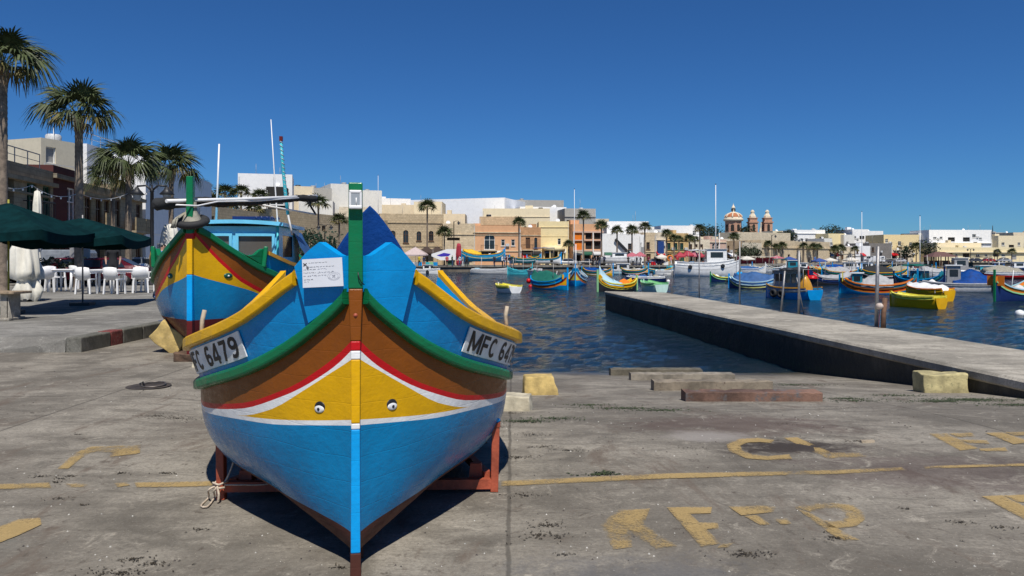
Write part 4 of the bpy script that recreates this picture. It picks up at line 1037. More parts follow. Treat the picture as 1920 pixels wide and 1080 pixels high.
# ------------------------------------------------------------ houses
_wm = {}
M['frame_w'] = paint('white_joinery', (.72,.71,.68), .5); M['frame_b'] = paint('brown_joinery', (.12,.06,.03), .5); M['frame_g'] = paint('green_joinery', (.02,.10,.06), .5); M['frame_bl'] = paint('blue_joinery', (.02,.06,.22), .4)
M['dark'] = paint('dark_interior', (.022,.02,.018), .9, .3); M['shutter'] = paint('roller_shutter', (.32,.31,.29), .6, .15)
def opening_meshes(kind, w, h, fm):
    key = (kind, round(w, 2), round(h, 2), fm.name)
    if key in _wm: return _wm[key]
    e = min(.09, w*.09); f = MB(); z0, z1 = 0, h
    y = .13
    f.box((0, y, e/2), (w, .09, e)); f.box((0, y, h-e/2), (w, .09, e))
    f.box((-w/2+e/2, y, h/2), (e, .09, h-2*e)); f.box((w/2-e/2, y, h/2), (e, .09, h-2*e))
    if kind in ('win', 'arch', 'door') and w > .75: f.box((0, y, h/2), (e*.9, .08, h-2*e))
    if kind in ('win', 'arch') and h > 1.1: f.box((0, y+.002, h*.62), (w-2*e, .07, e*.8))
    if kind in ('win', 'arch'): f.box((0, -.03, -.06), (w+.2, .2, .10))
    g = MB(); g.box((0, y+.06, h/2), (w-.01, .02, h-.01))
    _wm[key] = (f.mesh('frame', fm), g.mesh('pane', M['glass']), g.mesh('door_leaf', fm), g.mesh('roller_shutter', M['shutter'])); return _wm[key]
def house(name, label, p0, p1, z0, h, dep, wall, ops=(), fm='frame_w', parapet=.5, trim=None, group='buildings along the waterfront', roofm=None, cat='house', bands=(), pieces=(), left=()):
    """p0,p1: facade ends as seen from the water (left, right). ops: (kind,u,v,w,h) metres, u from the left end"""
    dx, dy = p1[0]-p0[0], p1[1]-p0[1]; W = math.hypot(dx, dy); rz = math.atan2(dy, dx)
    t = thing(name, label, cat, (p0[0], p0[1], z0), rz, group)
    mb = MB(); rev = .28
    def face(ops, W, M4):
        us = sorted({0, W, *[clamp(o[1], 0, W) for o in ops], *[clamp(o[1]+o[3], 0, W) for o in ops]}); vs = sorted({0, h, *[clamp(o[2], 0, h) for o in ops], *[clamp(o[2]+o[4], 0, h) for o in ops]})
        for i in range(len(us)-1):
            for j in range(len(vs)-1):
                cu, cv = (us[i]+us[i+1])/2, (vs[j]+vs[j+1])/2
                if any(o[1] < cu < o[1]+o[3] and o[2] < cv < o[2]+o[4] for o in ops): continue
                mb.add([(us[i],0,vs[j]),(us[i+1],0,vs[j]),(us[i+1],0,vs[j+1]),(us[i],0,vs[j+1])], [(0,1,2,3)], 0, False, M4)
        for o in ops:
            k, u, v, w, hh = o[:5]
            mb.add([(u,0,v),(u+w,0,v),(u+w,0,v+hh),(u,0,v+hh),(u,rev,v),(u+w,rev,v),(u+w,rev,v+hh),(u,rev,v+hh)], [(0,1,5,4),(1,2,6,5),(2,3,7,6),(3,0,4,7)], 0, False, M4)
            if k == 'arch':
                n = 7
                for sgn in (-1, 1):
                    pts = [(u+w/2+sgn*w/2, .0, v+hh-w/2)]+[(u+w/2+sgn*w/2*math.cos(q), .0, v+hh-w/2+w/2*math.sin(q)) for q in [i*math.pi/2/n for i in range(n+1)]]+[(u+w/2+sgn*w/2, .0, v+hh)]
                    for i in range(1, n+1): mb.add([pts[-1], pts[i], pts[i+1]], [(0,1,2)], 0, False, M4)
    face(ops, W, None)
    ML = Matrix.Translation((0, dep, 0)) @ Matrix.Rotation(rad(-90), 4, 'Z')     # left end wall, seen when the house stands right of the viewer
    MR = Matrix.Translation((W, 0, 0)) @ Matrix.Rotation(rad(90), 4, 'Z')
    face(left, dep, ML); face((), dep, MR)
    mb.add([(0,dep,0),(W,dep,0),(W,dep,h),(0,dep,h)], [(3,2,1,0)])
    mb.add([(0,0,h-parapet),(W,0,h-parapet),(W,dep,h-parapet),(0,dep,h-parapet)], [(0,1,2,3)])
    pt = .2
    mb.add([(0,0,h),(W,0,h),(W,dep,h),(0,dep,h),(pt,pt,h),(W-pt,pt,h),(W-pt,dep-pt,h),(pt,dep-pt,h),(pt,pt,h-parapet),(W-pt,pt,h-parapet),(W-pt,dep-pt,h-parapet),(pt,dep-pt,h-parapet)],
           [(0,1,5,4),(1,2,6,5),(2,3,7,6),(3,0,4,7),(4,5,9,8),(5,6,10,9),(6,7,11,10),(7,4,8,11)])
    mb.build('wall', wall, t)
    tm = trim or wall
    for (v, th_, pr) in bands:
        MB().box((W/2, -pr/2-.003, v), (W+.02, pr, th_)).build('cornice', tm, t)
    for M4, oo in ((None, ops), (ML, left)):
        for o in oo:
            k, u, v, w, hh = o[:5]; f_ = M[o[5]] if len(o) > 5 else M[fm]
            fr, pn, dl, sh = opening_meshes(k, w, hh, f_)
            nm = {'win':'window','arch':'window','door':'door','shut':'shop_front','hole':'doorway'}.get(k, 'window')
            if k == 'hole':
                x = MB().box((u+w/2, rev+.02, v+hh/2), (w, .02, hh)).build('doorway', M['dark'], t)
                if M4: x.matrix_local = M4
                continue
            x = ob(nm, fr, t); x.matrix_local = (M4 or Matrix()) @ Matrix.Translation((u+w/2, 0, v))
            ob({'door':'door_leaf','shut':'roller_shutter'}.get(k, 'pane'), {'door':dl,'shut':sh}.get(k, pn), x)
    for pc in pieces:
        k = pc[0]
        if k == 'balcony':
            _, u, v, w, d_, m1, m2 = pc
            b = MB().box((u+w/2, -d_/2, v), (w, d_, .16)).build('balcony', m1, t)
            r = MB(); n = max(3, int(w/.22))
            r.box((u+w/2, -d_+.03, v+1.0), (w, .06, .06))
            for i in range(n+1): r.box((u+w*i/n, -d_+.03, v+.52), (.03,.03,.95))
            for s in (u, u+w): r.box((s, -d_/2, v+1.0), (.05, d_, .05))
            r.build('railing', m2, b)
        elif k == 'solidbal':
            _, u, v, w, d_, m1, m2 = pc
            b = MB().box((u+w/2, -d_/2, v), (w, d_, .16)).build('balcony', m1, t)
            MB().box((u+w/2, -d_+.05, v+.55), (w, .1, .95)).build('balustrade', m2, b)
        elif k == 'box':
            _, nm, u, y, v, w, d_, hh, m1 = pc
            MB().box((u+w/2, y+d_/2, v+hh/2), (w, d_, hh)).build(nm, m1, t)
        elif k == 'tank':
            _, u, y, v, m1 = pc
            MB().lathe([(.001,0),(.5,0),(.5,.9),(.42,1.0),(.001,1.02)], 10, c=(u, y, v)).build('water_tank', m1, t)
        elif k == 'dish':
            _, u, y, v, r_ = pc
            mb2 = MB(); mb2.lathe([(.001,.0),(r_*.5,.06*r_),(r_,.25*r_)], 14, M=Matrix.Translation((u,y,v+r_)) @ Matrix.Rotation(rad(65), 4, 'X')); mb2.tube([(u,y,v),(u,y+.05,v+r_)], .04, 6); mb2.build('satellite_dish', M['plastic'], t)
        elif k == 'pole':
            _, u, y, v, hh, r_, m1 = pc
            MB().tube([(u,y,v),(u,y,v+hh)], [r_, r_*.7], 6).build('pole', m1, t)
        elif k == 'awning':
            _, u, v, w, d_, m1 = pc
            MB().add([(u,-.02,v),(u+w,-.02,v),(u+w,-d_,v-.6),(u,-d_,v-.6),(u,-d_,v-.85),(u+w,-d_,v-.85)], [(0,1,2,3),(3,2,5,4)]).build('awning', m1, t)
        elif k == 'rail':
            _, u, y, v, w, m1 = pc
            r = MB(); n = max(2, int(w/1.2)); r.box((u+w/2, y, v+.9), (w,.05,.05)); r.box((u+w/2, y, v+.5), (w,.03,.03))
            for i in range(n+1): r.box((u+w*i/n, y, v+.45), (.04,.04,.9))
            r.build('roof_rail', m1, t)
    return t
def hpx(name, label, x0, x1, ytop, d0, d1, dep, wall, z0=QZ, **k):
    p0 = (XX(x0, d0), d0); p1 = (XX(x1, d1), d1); h = ZZ(ytop, (d0+d1)/2)-z0; W = math.hypot(p1[0]-p0[0], p1[1]-p0[1])
    rr = random.Random(int(x0*7+ytop)); pc = list(k.pop('pieces', ())); ops = k.get('ops', ()); pp = k.get('parapet', .5)
    if k.get('cat') != 'wall' and label.find('plain') < 0 and W > 2:
        for _ in range(rr.randint(1, 2+int(W/5))):
            u, y = rr.uniform(.5, W-.5), rr.uniform(.8, dep*.6); q = rr.random()
            if q < .35: pc.append(('pole', u, y, h-pp, rr.uniform(1.4, 2.8), .035, M['steel']))
            elif q < .6: pc.append(('tank', u, y, h-pp-.05, rr.choice([M['ltgrey'], M['grey'], M['black']])))
            elif q < .8: pc.append(('box', 'roof_box', u-.5, y, h-pp, rr.uniform(.8,1.8), 1.2, rr.uniform(.9,1.5), wall))
            else: pc.append(('dish', u, y, h-pp+.3, .4))
        if x0 > 1225 and name not in ('penthouse',):
            ops = list(ops)
            for fl in (h-2.5, h-5.1, h-7.7):
                if fl < 2.4: continue
                u = .5
                while u < W-1.3:
                    w_, hh = rr.choice([(.8,1.1),(.9,1.2),(1.3,1.1),(.7,.9)])
                    if rr.random() < .62 and u+w_ < W-.3 and not any(o[1] < u+w_+.35 and o[1]+o[3] > u-.35 and o[2] < fl+hh+.4 and o[2]+o[4] > fl-.4 for o in ops): ops.append((rr.choice(['win','win','hole']), u, fl, w_, hh))
                    u += rr.uniform(1.9, 3.0)
            k['ops'] = ops
            if rr.random() < .4 and h > 6: pc.append(('balcony', W*.25, h-5.2, min(3., W*.4), .8, wall, M['steel']))
        for o in ops:
            if o[0] == 'win' and rr.random() < .35: pc.append(('box', 'air_conditioner', o[1]+o[3]+.12, -.35, o[2]-.1, .7, .34, .5, M['ltgrey']))
            elif o[0] in ('hole', 'door') and o[2] < .5 and rr.random() < .5: pc.append(('awning', o[1]-.2, o[4]+.5, o[3]+.4, .9, rr.choice([M['canvas'], M['frame_g'], M['red'], M['ltgrey'], M['tarpsky']])))
        pc.append(('box', 'drain_pipe', rr.choice([.12, W-.2]), -.1, .1, .09, .09, h-.6, M['ltgrey']))
        if rr.random() < .6: pc.append(('box', 'plinth', -.01, -.06, 0, W+.02, .06, .7, wall))
    return house(name, label, p0, p1, z0, h, dep, wall, pieces=pc, **k)
def grid_ops(kind, W, n, v, w, h, u0=None, u1=None, **k):
    u0 = 0 if u0 is None else u0; u1 = W if u1 is None else u1
    return [(kind, u0+(u1-u0)*(i+.5)/n-w/2, v, w, h)+((k['fm'],) if 'fm' in k else ()) for i in range(n)]
# ------------------------------------------------------------ people
def person_mesh(pose):
    J = dict(pel=(0,0,.95), sp=(0,.01,1.15), ch=(0,.0,1.36), nk=(0,-.01,1.50), hd=(0,-.03,1.60), tp=(0,-.02,1.70), nose=(0,-.10,1.60))
    Rr = dict(pel=(.15,.11), sp=(.14,.10), ch=(.17,.11), nk=(.055,.055), hd=(.085,.095), tp=(.075,.085), nose=(.018,.018))
    E = [('pel','sp'),('sp','ch'),('ch','nk'),('nk','hd'),('hd','tp'),('hd','nose')]
    walk, elb = pose.get('walk', 0), pose.get('elbow', 0)
    for s, nm in ((1,'l'), (-1,'r')):
        f = walk*s
        J['hip'+nm] = (s*.095, 0, .90); J['kn'+nm] = (s*.10, -.06-.14*f if f > 0 else -.02-.06*f, .49); J['an'+nm] = (s*.10, -.26*f+.02, .09 if f >= 0 else .13); J['to'+nm] = (s*.11, -.26*f-.13, .04 if f >= 0 else .06)
        J['sh'+nm] = (s*.20, 0, 1.41); e = elb if s > 0 else pose.get('elbow2', elb)
        J['el'+nm] = (s*.25, .03+.12*f, 1.13); J['wr'+nm] = (s*(.25-.08*e), .0+.2*f-.20*e, .89+.22*e); J['ha'+nm] = (s*(.245-.10*e), -.02+.22*f-.28*e, .80+.30*e)
        for k, v in (('hip',(.10,.10)),('kn',(.062,.065)),('an',(.042,.045)),('to',(.04,.03)),('sh',(.062,.065)),('el',(.045,.045)),('wr',(.033,.03)),('ha',(.038,.022))): Rr[k+nm] = v
        E += [('pel','hip'+nm),('hip'+nm,'kn'+nm),('kn'+nm,'an'+nm),('an'+nm,'to'+nm),('ch','sh'+nm),('sh'+nm,'el'+nm),('el'+nm,'wr'+nm),('wr'+nm,'ha'+nm)]
    ks = list(J); me = bpy.data.meshes.new('body'); me.from_pydata([J[k] for k in ks], [(ks.index(a), ks.index(b)) for a, b in E], [])
    o = bpy.data.objects.new('body', me); COL.objects.link(o); md = o.modifiers.new('skin', 'SKIN'); md.use_smooth_shade = True
    for i, k in enumerate(ks): me.skin_vertices[0].data[i].radius = Rr[k]; me.skin_vertices[0].data[i].use_root = (k == 'pel')
    sb = o.modifiers.new('sub', 'SUBSURF'); sb.levels = 1; sb.render_levels = 1
    dg = bpy.context.evaluated_depsgraph_get(); m2 = bpy.data.meshes.new_from_object(o.evaluated_get(dg)); bpy.data.objects.remove(o); m2.name = 'person'
    m2.materials.clear()
    for nm in ('skin','shirt','trousers','hair','shoes'): m2.materials.append(M['skin'])
    short = pose.get('short', True)
    for p in m2.polygons:
        c = p.center; k = 0
        arm = abs(c.x) > .205 and c.z < 1.40 and c.z > .7
        if arm: k = 1 if (c.z > (1.2 if short else .93)) else 0
        elif c.z > 1.62 or (c.z > 1.53 and c.y > .02): k = 3
        elif c.z > 1.49: k = 0
        elif c.z > .93: k = 1
        elif c.z > .10: k = 2
        else: k = 4
        p.material_index = k
    return m2
_people = [person_mesh(q) for q in (dict(elbow=.3, short=True), dict(walk=.9, elbow=.2, short=False), dict(elbow=1., elbow2=.1, short=False), dict(walk=-.5, elbow=.5, elbow2=.9, short=True))]
CL = {k: paint('cloth_'+k, c, .85, .15, 8, .2) for k, c in dict(black=(.015,.015,.017), navy=(.02,.03,.08), white=(.7,.7,.68), red=(.45,.03,.04), grey=(.2,.2,.21), denim=(.05,.09,.18), beige=(.4,.33,.23), green=(.05,.12,.06), blue=(.06,.2,.5), pink=(.6,.25,.28), yellow=(.65,.5,.05), maroon=(.2,.02,.05)).items()}
HR = [paint('dark_hair', (.015,.012,.01), .6), paint('brown_hair', (.07,.04,.02), .6), paint('grey_hair', (.3,.29,.28), .6)]
def person(p, rz, top, bot, label, k=None, h=1.0, group=None):
    o = ob('person', _people[R.randrange(4) if k is None else k], None, p, rz); o.scale = (h,)*3
    for i, m in enumerate((M['skin'], CL[top], CL[bot], R.choice(HR), CL['black'])):
        o.material_slots[i].link = 'OBJECT'; o.material_slots[i].material = m
    return tag(o, label, 'person', group)
# ------------------------------------------------------------ parasols, chairs, tables, cars
def parasol(p, hw, zl, zt, fab, label, name='parasol', n=4, rz=0, pole=None, sag=.06, group=None, val=.22):
    t = thing(name, label, 'parasol', p, rz, group); mb = MB()
    a0 = math.pi/4 if n == 4 else 0; rr = hw*(math.sqrt(2) if n == 4 else 1)
    K = 7; rows = []
    for i in range(K+1):
        q = i/K; row = []
        for s in range(n):
            for j in range(8):
                f = j/8; A = Vector((math.cos(a0+2*math.pi*s/n), math.sin(a0+2*math.pi*s/n), 0)); B_ = Vector((math.cos(a0+2*math.pi*(s+1)/n), math.sin(a0+2*math.pi*(s+1)/n), 0))
                d = A.lerp(B_, f)*rr*q; z = zt+(zl-zt)*q**1.05-sag*4*f*(1-f)*q-(.03*math.sin(q*9+s))*q*(1-q)
                row.append((d.x, d.y, z+.012*noise.noise(Vector((d.x*3, d.y*3, s)))))
        rows.append(row)
    mb.grid(rows, 0, True, True); mb.grid([rows[-1], [(x*.995, y*.995, z-val-.03*math.sin(i*.8)) for i, (x, y, z) in enumerate(rows[-1])]], 0, True, True)
    mb.build('canopy', fab, t)
    MB().tube([(0,0,0),(0,0,zt+.08)], .022, 8).build('pole', pole or M['steel'], t)
    mb = MB()
    for s in range(n*2):
        a = a0+math.pi*s/n; r = rr*.97 if s % 2 == 0 else hw*.97
        if n != 4: r = rr*.9
        mb.bar((0,0,zt-.05), (r*math.cos(a), r*math.sin(a), zl-.03-(sag if s % 2 else 0)), .02, .03)
        mb.bar((0,0,zl+.0), (r*.5*math.cos(a), r*.5*math.sin(a), (zt+zl)/2-.06), .015, .02)
    o = mb.build('ribs', pole or M['steel'], t); o['kind'] = 'stuff'
    MB().box((0,0,.04), (.5,.5,.08)).build('foot_plate', M['iron'], t)
    return t
def closed_parasol(p, h, r, fab, label, group=None, skew=0):
    t = thing('closed_parasol', label, 'parasol', p, 0, group); mb = MB(); rows = []
    prof = [(.04,1.0),(.62,.985),(.78,.85),(.9,.66),(1.0,.50),(.98,.40),(.66,.36),(.72,.30),(.95,.2),(.85,.10),(.6,.02)]
    for k, (q, z) in enumerate(prof):
        row = []
        for j in range(32):
            a = j*2*math.pi/32; f = 1+(.22*math.sin(a*7+k*.25)+.15*math.sin(a*3+k))*min(1, k/2)
            row.append((r*q*f*math.cos(a)+skew*(1-z)*.6, r*q*f*math.sin(a), h*z+.04*math.sin(a*5)*(k > 4)))
        rows.append(row)
    mb.grid(rows, 0, True, True); mb.build('folded_canopy', fab, t)
    MB().tube([(0,0,0),(0,0,h*1.02)], .025, 8).build('pole', M['steel'], t); MB().box((0,0,.04), (.45,.45,.08)).build('foot_plate', M['iron'], t)
    return t
def make_chair():
    t = thing('plastic_chair', 'white moulded plastic chair', 'chair'); m = M['plastic']
    for nm, x, y, s in (('leg',-.20,-.20,0),('leg',.20,-.20,0),('leg',-.20,.20,1),('leg',.20,.20,1)):
        MB().bar((x*1.12, y*1.12, 0), (x, y, .46), .045, .05).build('leg', m, t)
    o = MB().box((0,0,.46), (.46,.46,.04)).build('seat', m, t); bevel(o, .015, 2)
    mb = MB(); rows = []
    for i in range(7):
        u = -1+i/3; rows.append([(u*.225, .20+.05*(1-u*u), .45), (u*.235, .25+.06*(1-u*u), .66), (u*.22, .29+.055*(1-u*u), .86-.03*u*u), (u*.22, .27+.055*(1-u*u), .86-.03*u*u), (u*.235, .23+.06*(1-u*u), .66), (u*.225, .18+.05*(1-u*u), .45)])
    mb.grid(rows, 0, True, True); mb.f += [list(range(6)), list(range(36,42))]; mb.m += [0,0]; mb.sm += [False,False]; mb.build('backrest', m, t)
    for s in (-1, 1):
        mb = MB(); mb.bar((s*.23,-.16,.46), (s*.235,-.14,.65), .04, .04); mb.bar((s*.235,-.17,.66), (s*.235,.25,.66), .05, .03); mb.build('armrest', m, t)
    return t
def make_table():
    t = thing('plastic_table', 'white square plastic table', 'table'); m = M['plastic']
    o = MB().box((0,0,.72), (.85,.85,.03)).build('tabletop', m, t); bevel(o, .01, 2)
    for x in (-.34,.34):
        for y in (-.34,.34): MB().tube([(x,y,0),(x,y,.66)], [.03,.038], 8).build('leg', m, t)
    MB().box((0,0,.675), (.74,.74,.055)).build('apron', m, t)
    return t
def car(p, rz, mat, label, L=4.1, W=1.7, H=1.45, van=False, group='parked cars'):
    t = thing('parked_car', label, 'car', p, rz, group)
    if van: prof = [(-.5,.25),(-.5,.55),(-.40,.62),(-.32,.98),(-.22,1.0),(.48,1.0),(.5,.9),(.5,.25)]
    else: prof = [(-.5,.28),(-.5,.48),(-.46,.56),(-.22,.64),(-.08,.97),(.0,1.0),(.24,1.0),(.40,.70),(.48,.66),(.5,.45),(.5,.28)]
    mb = MB(); rows = []
    for s, q in ((-1,.93),(-.94,1.),(0,1.01),(.94,1.),(1,.93)):
        rows.append([(x*L, s*W/2*(1-(.14 if z > .62 else 0)), .16*H+(z-.2)*H*(q if z > .9 else 1)*.84+0.0) for x, z in prof])
    mb.grid(rows, 0, False, True); k = len(prof); mb.f += [list(range(k)), list(range(4*k, 5*k))]; mb.m += [0,0]; mb.sm += [False,False]
    o = mb.build('body', mat, t); bevel(o, .05, 2)
    zf = lambda z: .16*H+(z-.2)*H*.84
    x0, x1 = (-.24,.45) if van else (-.14,.32)
    for s in (-1, 1):
        for a, b in ((x0, (x0+x1)/2-.01), ((x0+x1)/2+.01, x1)):
            y = s*(W/2*.865+.005); c = .06 if not van else .03
            MB().add([(a*L+.02,y*1.08,zf(.67)),(b*L,y*1.08,zf(.67)),((b-c*(b == x1))*L,y,zf(.93)),((a+c*(a == x0))*L,y,zf(.93))], [(0,1,2,3)]).build('side_window', M['glass'], t)
    if not van:
        MB().add([(-.215*L,-W*.40,zf(.66)),(-.215*L,W*.40,zf(.66)),(-.09*L,W*.36,zf(.945)),(-.09*L,-W*.36,zf(.945))], [(0,1,2,3)]).build('windscreen', M['glass'], t).location = (-.012,0,.012)
        MB().add([(.395*L,-W*.38,zf(.72)),(.395*L,W*.38,zf(.72)),(.27*L,W*.35,zf(.95)),(.27*L,-W*.35,zf(.95))], [(0,1,2,3)]).build('rear_window', M['glass'], t).location = (.012,0,.012)
    else:
        MB().add([(-.395*L,-W*.40,zf(.64)),(-.395*L,W*.40,zf(.64)),(-.325*L,W*.37,zf(.95)),(-.325*L,-W*.37,zf(.95))], [(0,1,2,3)]).build('windscreen', M['glass'], t).location = (-.015,0,.015)
    for x in (-.31, .30):
        for s in (-1, 1):
            wmx = Matrix.Translation((x*L, s*(W/2-.09), .31)) @ Matrix.Rotation(rad(90), 4, 'X')
            w = MB().lathe([(.001,-.1),(.2,-.1),(.29,-.09),(.31,-.04),(.31,.04),(.29,.09),(.2,.1),(.001,.1)], 16, M=wmx).build('wheel', M['rubber'], t)
            MB().lathe([(.001,.115),(.16,.112),(.19,.10)] if s < 0 else [(.19,-.10),(.16,-.112),(.001,-.115)], 12, M=wmx).build('rim', M['steel'], w)
    for s in (-1, 1):
        MB().box((-.497*L, s*W*.36, zf(.50)), (.05,.28,.12)).build('headlight', M['lampglass'], t); MB().box((.497*L, s*W*.38, zf(.55)), (.05,.2,.14)).build('tail_light', M['red'], t)
    return t
def lamp_post(p, h, label, arms=2, group='street lamps', spread_=.85):
    t = thing('street_lamp', label, 'street lamp', p, 0, group)
    MB().lathe([(.18,0),(.18,.12),(.12,.2),(.11,.9),(.085,1.0),(.075,h-.3),(.10,h-.28),(.06,h-.2),(.03,h)], 10).build('post', M['iron'], t)
    for s in ((-1, 1) if arms == 2 else (1,)):
        a = MB().tube([(0,0,h-.25),(s*spread_*.4,0,h-.02),(s*spread_,0,h-.05)], .045, 6).build('arm', M['iron'], t)
        MB().lathe([(.001,.02),(.06,-.02),(.12,-.12),(.33,-.34),(.30,-.36),(.001,-.34)], 8, c=(s*spread_, 0, h-.07)).build('lamp_hood', M['iron'], t)
        MB().lathe([(.19,-.36),(.15,-.56),(.08,-.62),(.001,-.63)], 8, c=(s*spread_, 0, h-.07)).build('lamp_glass', M['lampglass'], t)
    return t
# ------------------------------------------------------------ promenade on the left
def left_side():
    pz = PZ
    near_palm(5, 0, 128, 27, 1.0, 32, 'tall fan palm at the left edge, its trunk ringed with pale scars', 1, .17)
    near_palm(148, 0, 222, 31, .98, 29, 'fan palm with a dry leaf collar, in front of the maroon house', 2, .17)
    near_palm(241, 0, 316, 38, 1.02, 36, 'dark bushy fan palm left of the twin lantern lamp', 3, .16)
    near_palm(321, 0, 322, 48, 1.08, 30, 'fan palm in front of the white building, behind the wheelhouse boat bow', 4, .17)
    near_palm(212, 0, 340, 44, .9, 30, 'short fan palm with hanging brown leaves beside the bushy palm', 5, .13)
    # bench-like fish table on a concrete leg
    t = thing('stone_table', 'wooden topped table on a splayed concrete leg at the left edge of the pavement', 'table', (XX(-6, 16.3), 16.3, pz(16.3)))
    o = MB().box((0,0,.60), (1.15,.62,.055)).build('tabletop', M['wood'], t); bevel(o, .01, 1)
    o = MB().box((.30,0,.30), (.16,.42,.56)).build('leg', M['pier'], t); o = MB().box((.30,0,.03), (.30,.55,.06)).build('leg_foot', M['pier'], t); bevel(o, .01, 1)
    MB().add([(.24,-.21,.03),(.36,-.21,.03),(.36,-.21,.5),(.24,-.21,.5),(.48,-.21,.05),(.38,-.21,.5)], [(1,4,5,2)]).build('leg_brace', M['pier'], t)
    o = MB().box((-.42,0,.30), (.16,.42,.56)).build('leg', M['pier'], t)
    # dark green parasols
    parasol((XX(16, 17.8), 17.8, pz(17.8)), 1.38, 1.98, 2.65, M['umbgrn'], 'dark green parasol on a yellow pole at the left edge', rz=.12, pole=paint('yellow_green_pole', (.28,.26,.03), .6), sag=.10, group='dark green parasols')
    parasol((XX(155, 20.5), 20.5, pz(20.5)), 1.40, 1.90, 2.40, M['umbgrn'], 'dark green parasol on a grey pole in front of the red car', rz=.2, pole=M['steel'], sag=.14, group='dark green parasols')
    closed_parasol((XX(45, 22), 22, pz(22)), 1.78, .37, M['cream'], 'cream parasol folded down with its cloth hanging in swags, left of the chairs', 'folded parasols', .25)
    closed_parasol((XX(319, 40), 40, pz(40)), 3.0, .42, M['cream'], 'cream parasol folded shut beside the twin lantern lamp', 'folded parasols')
    closed_parasol((XX(70, 33), 33, pz(33)), 4.2, .17, M['cream'], 'slim white parasol furled upright in front of the dark doorway', 'folded parasols')
    # chairs and tables
    ch = make_chair(); tb = make_table(); first = [True, True]
    def put(o, kind, px, py, rz, label, group, sc):
        d = 20
        for _ in range(20): d = (CH-pz(d))*F/(py-YH)
        loc = (XX(px, d), d, pz(d))
        if first[kind]:
            first[kind] = False; o.location = loc; o.rotation_euler = (0,0,rz); o.scale = (sc,)*3; o['label'] = label; o['group'] = group; return o
        return dup(o, None, loc, rz, label, sc)
    gc, gt = 'white plastic chairs at the cafe', 'white plastic tables at the cafe'
    tabs = [(124,547,'white plastic table nearest the folded cream parasol'),(197,548.5,'white plastic table in the middle of the row, between two chairs'),(243,548,'white plastic table nearest the wheelhouse boat'),(160,535,'white plastic table in the second row behind the middle chairs'),(228,534,'white plastic table in the second row in front of the man in black')]
    for px, py, l in tabs: put(tb, 1, px, py, .05, l, gt, 1.12)
    cs = [(82,548,-2.2,'white chair turned sideways right beside the folded cream parasol'),(162,551,math.pi+.05,'white chair with its back to the slip, left of the middle table'),(215,551,math.pi-.04,'white chair with its back to the slip, right of the middle table'),
          (263,549,math.pi+.5,'white chair nearest the green horn of the wheelhouse boat'),(104,545,1.2,'white chair in the shade behind the sideways chair'),(150,541,2.7,'white chair tucked behind the left middle chair'),
          (122,532,.2,'white chair facing the slip behind the table by the folded parasol'),(166,530,.1,'white chair facing the slip at the left back table'),(190,529,-.1,'white chair facing the slip between the two back tables'),(231,528,.15,'white chair facing the slip just in front of the man in black'),(262,530,0,'white chair facing the slip at the end of the back row'),(58,546,-1.2,'white chair half hidden by the swags of the folded cream parasol'),(282,546,-1.5,'white chair half hidden by the bow of the wheelhouse boat')]
    for px, py, rz, l in cs: put(ch, 0, px, py, rz, l, gc, 1.08)
    # people
    person((XX(212, 30), 30, pz(30)), .4, 'black', 'black', 'person in black clothes standing behind the white tables', 0, 1.06)
    person((XX(305, 22.3), 22.3, pz(22.3)), 1.2, 'blue', 'denim', 'person in jeans walking behind the bow of the wheelhouse boat', 1)
    # cars parked by the houses
    car((XX(182, 33), 33, pz(33)), .25, paint('shaded_red_car_paint', (.12,.004,.014), .25), 'red hatchback coloured as in shade, parked behind the grey pole of the parasol')  # red lowered so the sunlit car looks shaded
    car((XX(118, 34), 34, pz(34)), .9, paint('maroon_car_paint', (.10,.006,.016), .3), 'maroon car with open boot lid behind the white tables')
    car((XX(262, 40), 40, pz(40)), .1, paint('silver_car_paint', (.25,.28,.31), .25), 'silver grey car parked near the twin lantern lamp')
    car((XX(75, 36), 36, pz(36)), .2, paint('grey_van_paint', (.20,.22,.25), .3), 'grey van parked behind the folded cream parasol', 4.6, 1.8, 1.9, True)
    lamp_post((XX(285, 33), 33, pz(33)), ZZ(347, 33)-pz(33), 'black twin lantern street lamp left of the wheelhouse boat', 2, None, .66)
    # the old terrace in the shade
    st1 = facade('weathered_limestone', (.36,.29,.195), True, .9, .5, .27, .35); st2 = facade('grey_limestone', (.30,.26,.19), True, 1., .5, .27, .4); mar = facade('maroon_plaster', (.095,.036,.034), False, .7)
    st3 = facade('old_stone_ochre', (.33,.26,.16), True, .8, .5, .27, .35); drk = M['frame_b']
    A = Vector((-24.6, 33.5)); Bv = Vector((-28.9, 58.5)); D = (Bv-A).normalized()
    def at(s): q = A+D*s; return (q.x, q.y)
    z0 = .36; g = 'old stone terrace houses'
    lens = [(-7, 2.6), (2.6, 9.2), (9.2, 13.0), (13.0, 18.3), (18.3, 25.2)]
    W = 9.6
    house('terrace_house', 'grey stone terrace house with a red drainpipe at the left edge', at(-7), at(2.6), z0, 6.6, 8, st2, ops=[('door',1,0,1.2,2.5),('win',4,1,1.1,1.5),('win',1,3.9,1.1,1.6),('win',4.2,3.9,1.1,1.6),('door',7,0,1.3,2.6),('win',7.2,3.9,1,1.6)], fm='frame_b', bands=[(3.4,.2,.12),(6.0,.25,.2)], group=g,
          pieces=[('pole',9.55,-.08,0,6.4,.06,paint('red_pipe', (.22,.03,.03))), ('box','aerial_mast',3,3,6.1,.06,.06,2.4,M['steel'])])
